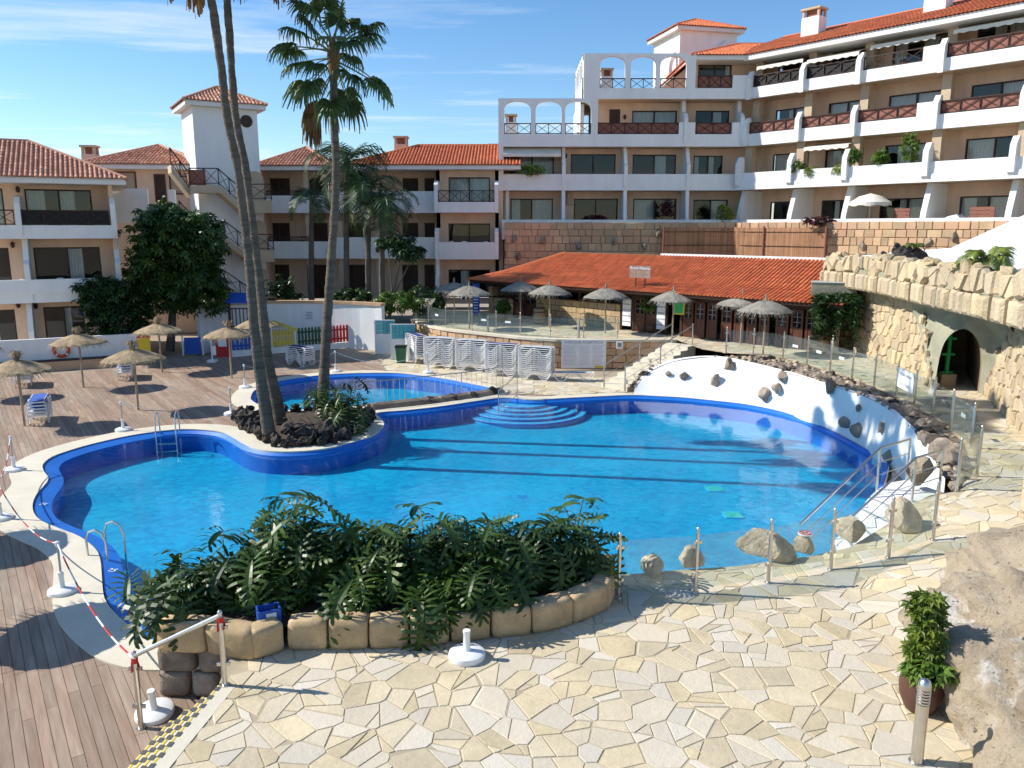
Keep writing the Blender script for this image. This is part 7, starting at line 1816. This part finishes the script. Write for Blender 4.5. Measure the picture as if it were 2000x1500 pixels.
# ---- playground
pwl = [W3(388, 600, 42.5), W3(450, 598, 44.0), W3(540, 596, 45.0), W3(620, 596, 45.0), W3(700, 598, 44.2), W3(745, 602, 43.4)]
pgw = thing('playground_wall', 'long curved white wall behind the coloured playground fence', 'wall'); pth = Path(smooth_loop([(p.x, p.y) for p in pwl], False, .6), 1); zpw = 2.42
backing(pth, -.05, zpw, M['white'], pgw, 'wall_face', .25, .5)
s_ = 0
while s_ < pth.len - .1: a, b, c, d = pth.at(s_, 0, .06), pth.at(min(s_ + .8, pth.len), 0, .06), pth.at(min(s_ + .8, pth.len), 0, -.35), pth.at(s_, 0, -.35); MB().prism([(a.x, a.y), (b.x, b.y), (c.x, c.y), (d.x, d.y)], zpw, zpw + .16).build('cap_stone', M['ashlar'], pgw); s_ += .81
qn = pth.at(pth.len * .57, 1.9, .012); wn_ = thing('wall_notice', 'faded grey writing on the white playground wall', 'sign', tuple(qn), R(-2))
for k in range(5): MB().box(-.22, .22 - .05 * (k % 2), -.004, 0, -.09 * k, -.09 * k + .04).build('print_line', M['signgrey'], wn_)
def pickets(label, pa, pb, mat, n, h=1.0, kerb=True):
    a, b = G(*pa), G(*pb); t = thing('picket_fence', label, 'picket fence', tuple(a), math.atan2(b.y - a.y, b.x - a.x), 'coloured playground picket fences'); L = (b - a).length
    MB().box(0, L, -.08, .08, 0, .32).build('kerb', M['white'], t)
    for k in range(n): x = (k + .5) * L / n; w = L / n * .33; MB().extrude_y([(x - w, .34), (x + w, .34), (x + w, h + .22), (x + w * .5, h + .3), (x - w * .5, h + .3), (x - w, h + .22)], -.05, -.03).build('picket', mat, t)
    for z in (.5, h): MB().box(.02, L - .02, -.028, 0, z, z + .1).build('rail', mat, t)
    for x in (.04, L - .04): MB().box(x - .04, x + .04, 0.002, .06, .32, h + .35).build('post', M['plastic'], t)
pickets('dark blue picket fence left of the palm trunks', (453, 697), (524, 691), M['bluep'], 9); pickets('yellow picket fence right of the palm trunks', (526, 691), (580, 687), M['yellow'], 9); pickets('dark green picket fence between the yellow and red ones', (582, 687), (640, 682), M['greenp'], 9); pickets('red picket fence right of the single palm trunk', (644, 682), (706, 676), M['redp'], 10); pickets('bright blue picket fence beside the shower screens', (709, 676), (740, 673), M['bluep'], 5)
kb = thing('playground_kerb', 'low white slanting kerb wall left of the playground', 'wall'); a, b = G(398, 672), G(424, 692); MB().bar((a.x, a.y, .2), (b.x, b.y, .2), .18, .4).build('kerb', M['white'], kb)
gp_ = G(378, 694); gt = thing('blue_gate', 'small blue gate between white posts under the dark tree', 'gate', tuple(gp_), R(10)); MB().box(-.42, .42, -.02, .02, .08, .95).build('panel', M['bluep'], gt)
for x in (-.5, .5): MB().tube([(x, 0, 0), (x, 0, 1.05)], .045, 8).build('post', M['plastic'], gt)
nsd = G(415, 707); t = thing('notice_stand', 'white notice post with a small plate on a square base', 'sign', tuple(nsd), 0); MB().box(-.2, .2, -.2, .2, 0, .12).build('base', M['plastic'], t); MB().tube([(0, 0, .1), (0, 0, 1.55)], .035, 8).build('pole', M['plastic'], t); MB().box(-.02, .22, -.03, .0, .35, .8).build('plate', M['plastic'], t)
rn = G(437, 697); t = thing('red_notice_box', 'red notice box with a white sheet beside the blue pickets', 'sign', tuple(rn), 0); MB().box(-.38, .38, -.05, .05, .0, 1.05).build('box', M['redp'], t); MB().box(-.22, .22, -.06, -.051, .55, 1.0).build('sheet', M['signwhite'], t)
ph_ = W3(470, 640, 42.5); ph = thing('play_house', 'dark wooden play tower with blue roof panel behind the parasol', 'play house', (ph_.x, 42.5, 0), 0)
for x in (-.55, .55): MB().box(x - .06, x + .06, -.06, .06, 0, 3.0).build('post', M['brown'], ph)
MB().box(-.5, .5, -.05, .05, 1.25, 1.45).build('platform', M['brown'], ph); MB().box(-.5, .5, -.02, .02, 2.35, 2.42).build('top_rail', M['brown'], ph)
for k in range(5): x = -.4 + k * .2; MB().box(x - .025, x + .025, -.02, .02, 1.45, 2.35).build('baluster', M['brown'], ph)
MB().add([(-.6, -.4, 2.7), (.6, -.4, 2.7), (.6, .3, 3.2), (-.6, .3, 3.2)], [(0, 1, 2, 3)]).build('roof_panel', M['bluep'], ph)
ys = W3(545, 640, 42.0); t = thing('yellow_awning', 'yellow sloping sunshade above the yellow pickets', 'sunshade', (ys.x, 42.0, 0), 0); MB().add([(-.5, 0, 1.75), (.8, 0, 1.25), (.9, .6, 1.25), (-.4, .6, 1.75)], [(0, 1, 2, 3)]).build('canvas', M['yellow'], t)
for x, z in ((-.45, 1.7), (.8, 1.25)): MB().tube([(x, .1, 0), (x, .1, z)], .03, 6).build('pole', M['plastic'], t)
yp = W3(281, 665, 38.6); t = thing('yellow_board', 'yellow board standing behind the straw parasol under the dark tree', 'board', (yp.x, 38.6, 0), R(10)); MB().box(-.28, .28, -.02, .02, .1, 1.45).build('panel', M['yellow'], t); MB().box(-.32, .32, -.03, -.021, 1.35, 1.45).build('cap', M['redp'], t)

# ---- barrels and bar terrace pieces
def barrel(label, p):
    t = thing('oak_barrel', label, 'barrel', tuple(p), 0, 'oak barrels on the bar terrace'); MB().lathe([(.0, 0), (.28, 0), (.33, .2), (.36, .45), (.33, .72), (.28, .92), (.0, .92)], 24).build('staves', M['barrel'], t, smooth=True)
    for z, r_ in ((.06, .3), (.24, .343), (.66, .345), (.86, .302)): MB().lathe([(r_, z), (r_ + .008, z), (r_ + .004, z + .06), (r_ - .004, z + .06)], 24, cap=False).build('hoop', M['hoop'], t)
barrel('oak barrel table in front of the bar counter', G(1053, 633, BAR_Z)); barrel('oak barrel table near the louvred doors', G(1595, 692, BAR_Z))
def pot(label, p, rad, hp, mat='bright_leaf', n=90):
    t = thing('potted_plant', label, 'potted plant', tuple(p), 0, 'potted plants on the bar terrace'); MB().lathe([(.18, 0), (.26, .1), (.3, .35), (.28, .42), (.24, .4)], 16).build('pot', M['terracotta'], t, smooth=True); mb = MB(); rosettes(mb, blob_pts((0, 0, hp), rad, n, r50), r50, .2, .035, 7); mb.build('foliage', M[mat], t, fix=False); MB().tube([(0, 0, .35), (0, 0, hp)], .025, 5).build('stem', M['bark'], t)
pot('bushy plant in a dark pot by the left bar entrance', G(983, 628, BAR_Z), (.36, .36, .42), .85); pot('small tree in a pot in front of the white menu board', G(1272, 650, BAR_Z), (.5, .45, .4), 1.5, 'bright_leaf', 80); pot('tall dark plant in a red pot between the parasols', G(1481, 668, BAR_Z), (.45, .45, .75), 1.5, 'tree_leaf', 110); pot('dark leafy plant in a pot against the bar doors', G(1500, 672, BAR_Z), (.4, .4, .6), .95, 'tree_leaf', 90)
bd = G(930, 618, BAR_Z); t = thing('price_board', 'tall dark blue price board with white lines at the bar entrance', 'sign', tuple(bd), R(-20)); MB().box(-.22, .22, -.02, .02, .1, 1.95).build('board', M['bluep'], t)
for k in range(9): MB().box(-.16, .14, -.026, -.021, .3 + k * .17, .37 + k * .17).build('print_line', M['signwhite'], t)
for px, py, lab in ((953, 648, 'short steel bollard on the left of the bar terrace edge'), (1130, 660, 'short steel bollard behind the notice board')):
    p = G(px, py, BAR_Z); t = thing('steel_bollard', lab, 'bollard', tuple(p), 0); MB().lathe([(.06, 0), (.06, .78), (.045, .84), (0, .86)], 12).build('tube', M['steel_dull'], t, smooth=True); MB().lathe([(.085, 0), (.085, .02)], 12).build('foot_plate', M['steel_dull'], t)
# ---- foreground bollard lamp
p = G(1790, 1488, .75); t = thing('bollard_lamp', 'brushed steel bollard lamp with louvred head in the foreground', 'bollard lamp', tuple(p), 0); MB().lathe([(.066, 0), (.066, .72)], 24).build('tube', M['steel'], t, smooth=True)
for k in range(5): MB().lathe([(.058, .735 + k * .035), (.07, .73 + k * .035), (.07, .748 + k * .035), (.058, .756 + k * .035)], 24, cap=False).build('louvre', M['steel'], t, smooth=True)
MB().lathe([(.05, .72), (.05, .92)], 16).build('diffuser', M['dark'], t); MB().lathe([(.07, .905), (.068, .95), (.055, .99), (.03, 1.015), (0, 1.022)], 24).build('dome', M['steel'], t, smooth=True); MB().lathe([(.085, 0), (.085, .012)], 24).build('foot_plate', M['steel_dull'], t)
# ---- blue crate in the planter
p = G(497, 1243, 1.1); t = thing('blue_crate', 'blue plastic crate with a white label in the planter corner', 'crate', (p.x + .05, p.y + .5, 1.06), R(25)); mb = MB(); mb.box(-.16, .16, -.12, -.1, 0, .22); mb.box(-.16, .16, .1, .12, 0, .22); mb.box(-.16, -.14, -.1, .1, 0, .22); mb.box(.14, .16, -.1, .1, 0, .22); mb.build('sides', M['bluep'], t); MB().box(-.05, .09, -.126, -.121, .04, .18).build('label', M['signwhite'], t)
# ---- pool floor drains and painted depth on the floor
for px, py, lab in ((1396, 956, 'mint green drain grating on the pool floor, farther one'), (1431, 1007, 'mint green drain grating on the pool floor, nearer one')):
    q = G(px, py, FLOOR_Z); t = thing('floor_drain', lab, 'drain', (q.x, q.y, FLOOR_Z + .004), 0); MB().box(-.24, .24, -.24, .24, 0, .02).build('frame', M['stepblue'], t); M.setdefault('mint', pmat('mint_grating', (.08, .62, .52), .6, .15, 6.0))
    for k in range(7): MB().box(-.22, .22, -.21 + k * .062, -.17 + k * .062, .02, .03).build('slat', M['mint'], t)
q = G(1012, 970, FLOOR_Z); t = thing('floor_figure', 'dark blue depth figure painted on the pool floor', 'marking', (q.x, q.y, FLOOR_Z + .004), 0); text_mesh('figure', '1.25', .35, M['cobalt'], t)
# ---- terrace things high on the right wing
wp = rwp(1697, 428, -.2); pu = thing('garden_umbrella', 'cream scalloped garden umbrella open on the upper terrace', 'parasol', (wp.x, wp.y, Z0), 0); MB().tube([(0, 0, 0), (0, 0, 2.25)], .025, 6).build('pole', M['plastic'], pu); mb = MB(); n = 32
vs = [(0, 0, 2.3)] + [(.62 * math.cos(k * 6.283 / n), .62 * math.sin(k * 6.283 / n), 2.12) for k in range(n)] + [(1.12 * math.cos(k * 6.283 / n), 1.12 * math.sin(k * 6.283 / n), 1.78) for k in range(n)] + [(1.13 * math.cos(k * 6.283 / n), 1.13 * math.sin(k * 6.283 / n), 1.62 - (.06 if k % 4 in (1, 2) else 0)) for k in range(n)]
mb.add(vs, [(0, 1 + k, 1 + (k + 1) % n) for k in range(n)] + [(1 + i * n + k, 1 + i * n + (k + 1) % n, 1 + (i + 1) * n + (k + 1) % n, 1 + (i + 1) * n + k) for i in range(2) for k in range(n)]); mb.build('canopy', M['canvas'], pu, fix=False)
for px, py, wd, lab in ((1760, 408, .9, 'brown slatted privacy panel right of the garden umbrella'), (1918, 400, 1.2, 'brown slatted privacy panel on the right of the upper terrace')):
    p = rwp(px, py + 18, -.2); t = thing('privacy_fence', lab, 'fence', (p.x, p.y, Z0), RW.yaw); 
    for k in range(6): MB().box(-wd / 2, wd / 2, -.02, .02, .3 + k * .19, .47 + k * .19).build('slat', M['redbrown'], t)
    for x in (-wd / 2 + .04, wd / 2 - .04): MB().box(x - .04, x + .04, .021, .06, 0, 1.45).build('post', M['brown'], t)
p = rwp(1845, 428, -.2); t = thing('covered_lounger', 'white cloth covered lounger on the upper terrace', 'lounger', (p.x, p.y, Z0), RW.yaw); MB().extrude_y([(-1.0, .3), (1.0, .3), (1.0, .75), (.75, 1.05), (.3, .95), (0, .75), (-1.0, .65)], -.4, .4).build('cloth', M['white'], t)
for x in (-.8, .8): MB().box(x - .04, x + .04, -.3, .3, 0, .3).build('leg', M['plastic'], t)

# ---- balcony furniture
def chair_meshes(mat):
    seat = MB().box(-.22, .22, -.22, .22, .40, .44).mesh('seat', mat); back = MB(); back.extrude_y([(-.22, .44), (.22, .44), (.2, .82), (.1, .88), (-.1, .88), (-.2, .82)], .2, .24)
    back = back.mesh('backrest', mat); leg = MB().box(-.02, .02, -.02, .02, 0, .40).mesh('leg', mat); arm = MB(); arm.bar((0, -.2, .62), (0, .22, .64), .04, .03); arm.bar((0, -.18, .42), (0, -.18, .62), .03, .03); return seat, back, leg, arm.mesh('armrest', mat)
CHW, CHB = chair_meshes(M['plastic']), chair_meshes(M['brown'])
def chair(label, p, yaw, ms):
    t = thing('balcony_chair', label, 'chair', tuple(p), yaw, 'chairs on the balconies'); link('seat', ms[0], t); link('backrest', ms[1], t)
    for x in (-.2, .2):
        link('armrest', ms[3], t, (x, 0, 0))
        for y in (-.19, .19): link('leg', ms[2], t, (x, y, 0))
def on(fr, px, py, w, z): u = fr.at(px, py, w)[0]; q = fr.o + fr.ud * u + fr.wd * w; return Vector((q.x, q.y, z))
chair('white chair left on the lower bay balcony of the corridor block', on(LC, 886, 465, -.7, L1 + .28), R(150), CHW); chair('white chair in the middle of the lower bay balcony of the corridor block', on(LC, 905, 465, -.5, L1 + .28), R(200), CHW); chair('white chair right on the lower bay balcony of the corridor block', on(LC, 944, 465, -.7, L1 + .28), R(230), CHW)
chair('white chair on the middle balcony of the left apartments', on(LB, 118, 535, .7, B1 + .28), R(40), CHW); chair('white chair at the left edge on the middle left balcony', on(LB, 32, 540, .6, B1 + .28), R(-30), CHW)
chair('dark chair on the second storey of the central block', on(CB, 1290, 255, .9, Z2 + .28), R(170), CHB); chair('dark chair on the top floor of the sunlit wing behind the railing', on(RW, 1765, 120, 1.1, Z3 + .28), RW.yaw + R(20), CHB); chair('dark chair on the railed storey of the sunlit wing', on(RW, 1935, 190, 1.2, Z2 + .28), RW.yaw + R(200), CHB)
tb = thing('balcony_table', 'round white table on the middle balcony of the left apartments', 'table', tuple(on(LB, 158, 535, .7, B1 + .28)), 0); MB().lathe([(0, .7), (.45, .7), (.45, .735), (0, .735)], 20).build('table_top', M['plastic'], tb); MB().tube([(0, 0, 0), (0, 0, .7)], .04, 8).build('leg', M['plastic'], tb); MB().lathe([(.25, 0), (.22, .03), (.05, .06)], 14).build('base', M['plastic'], tb)
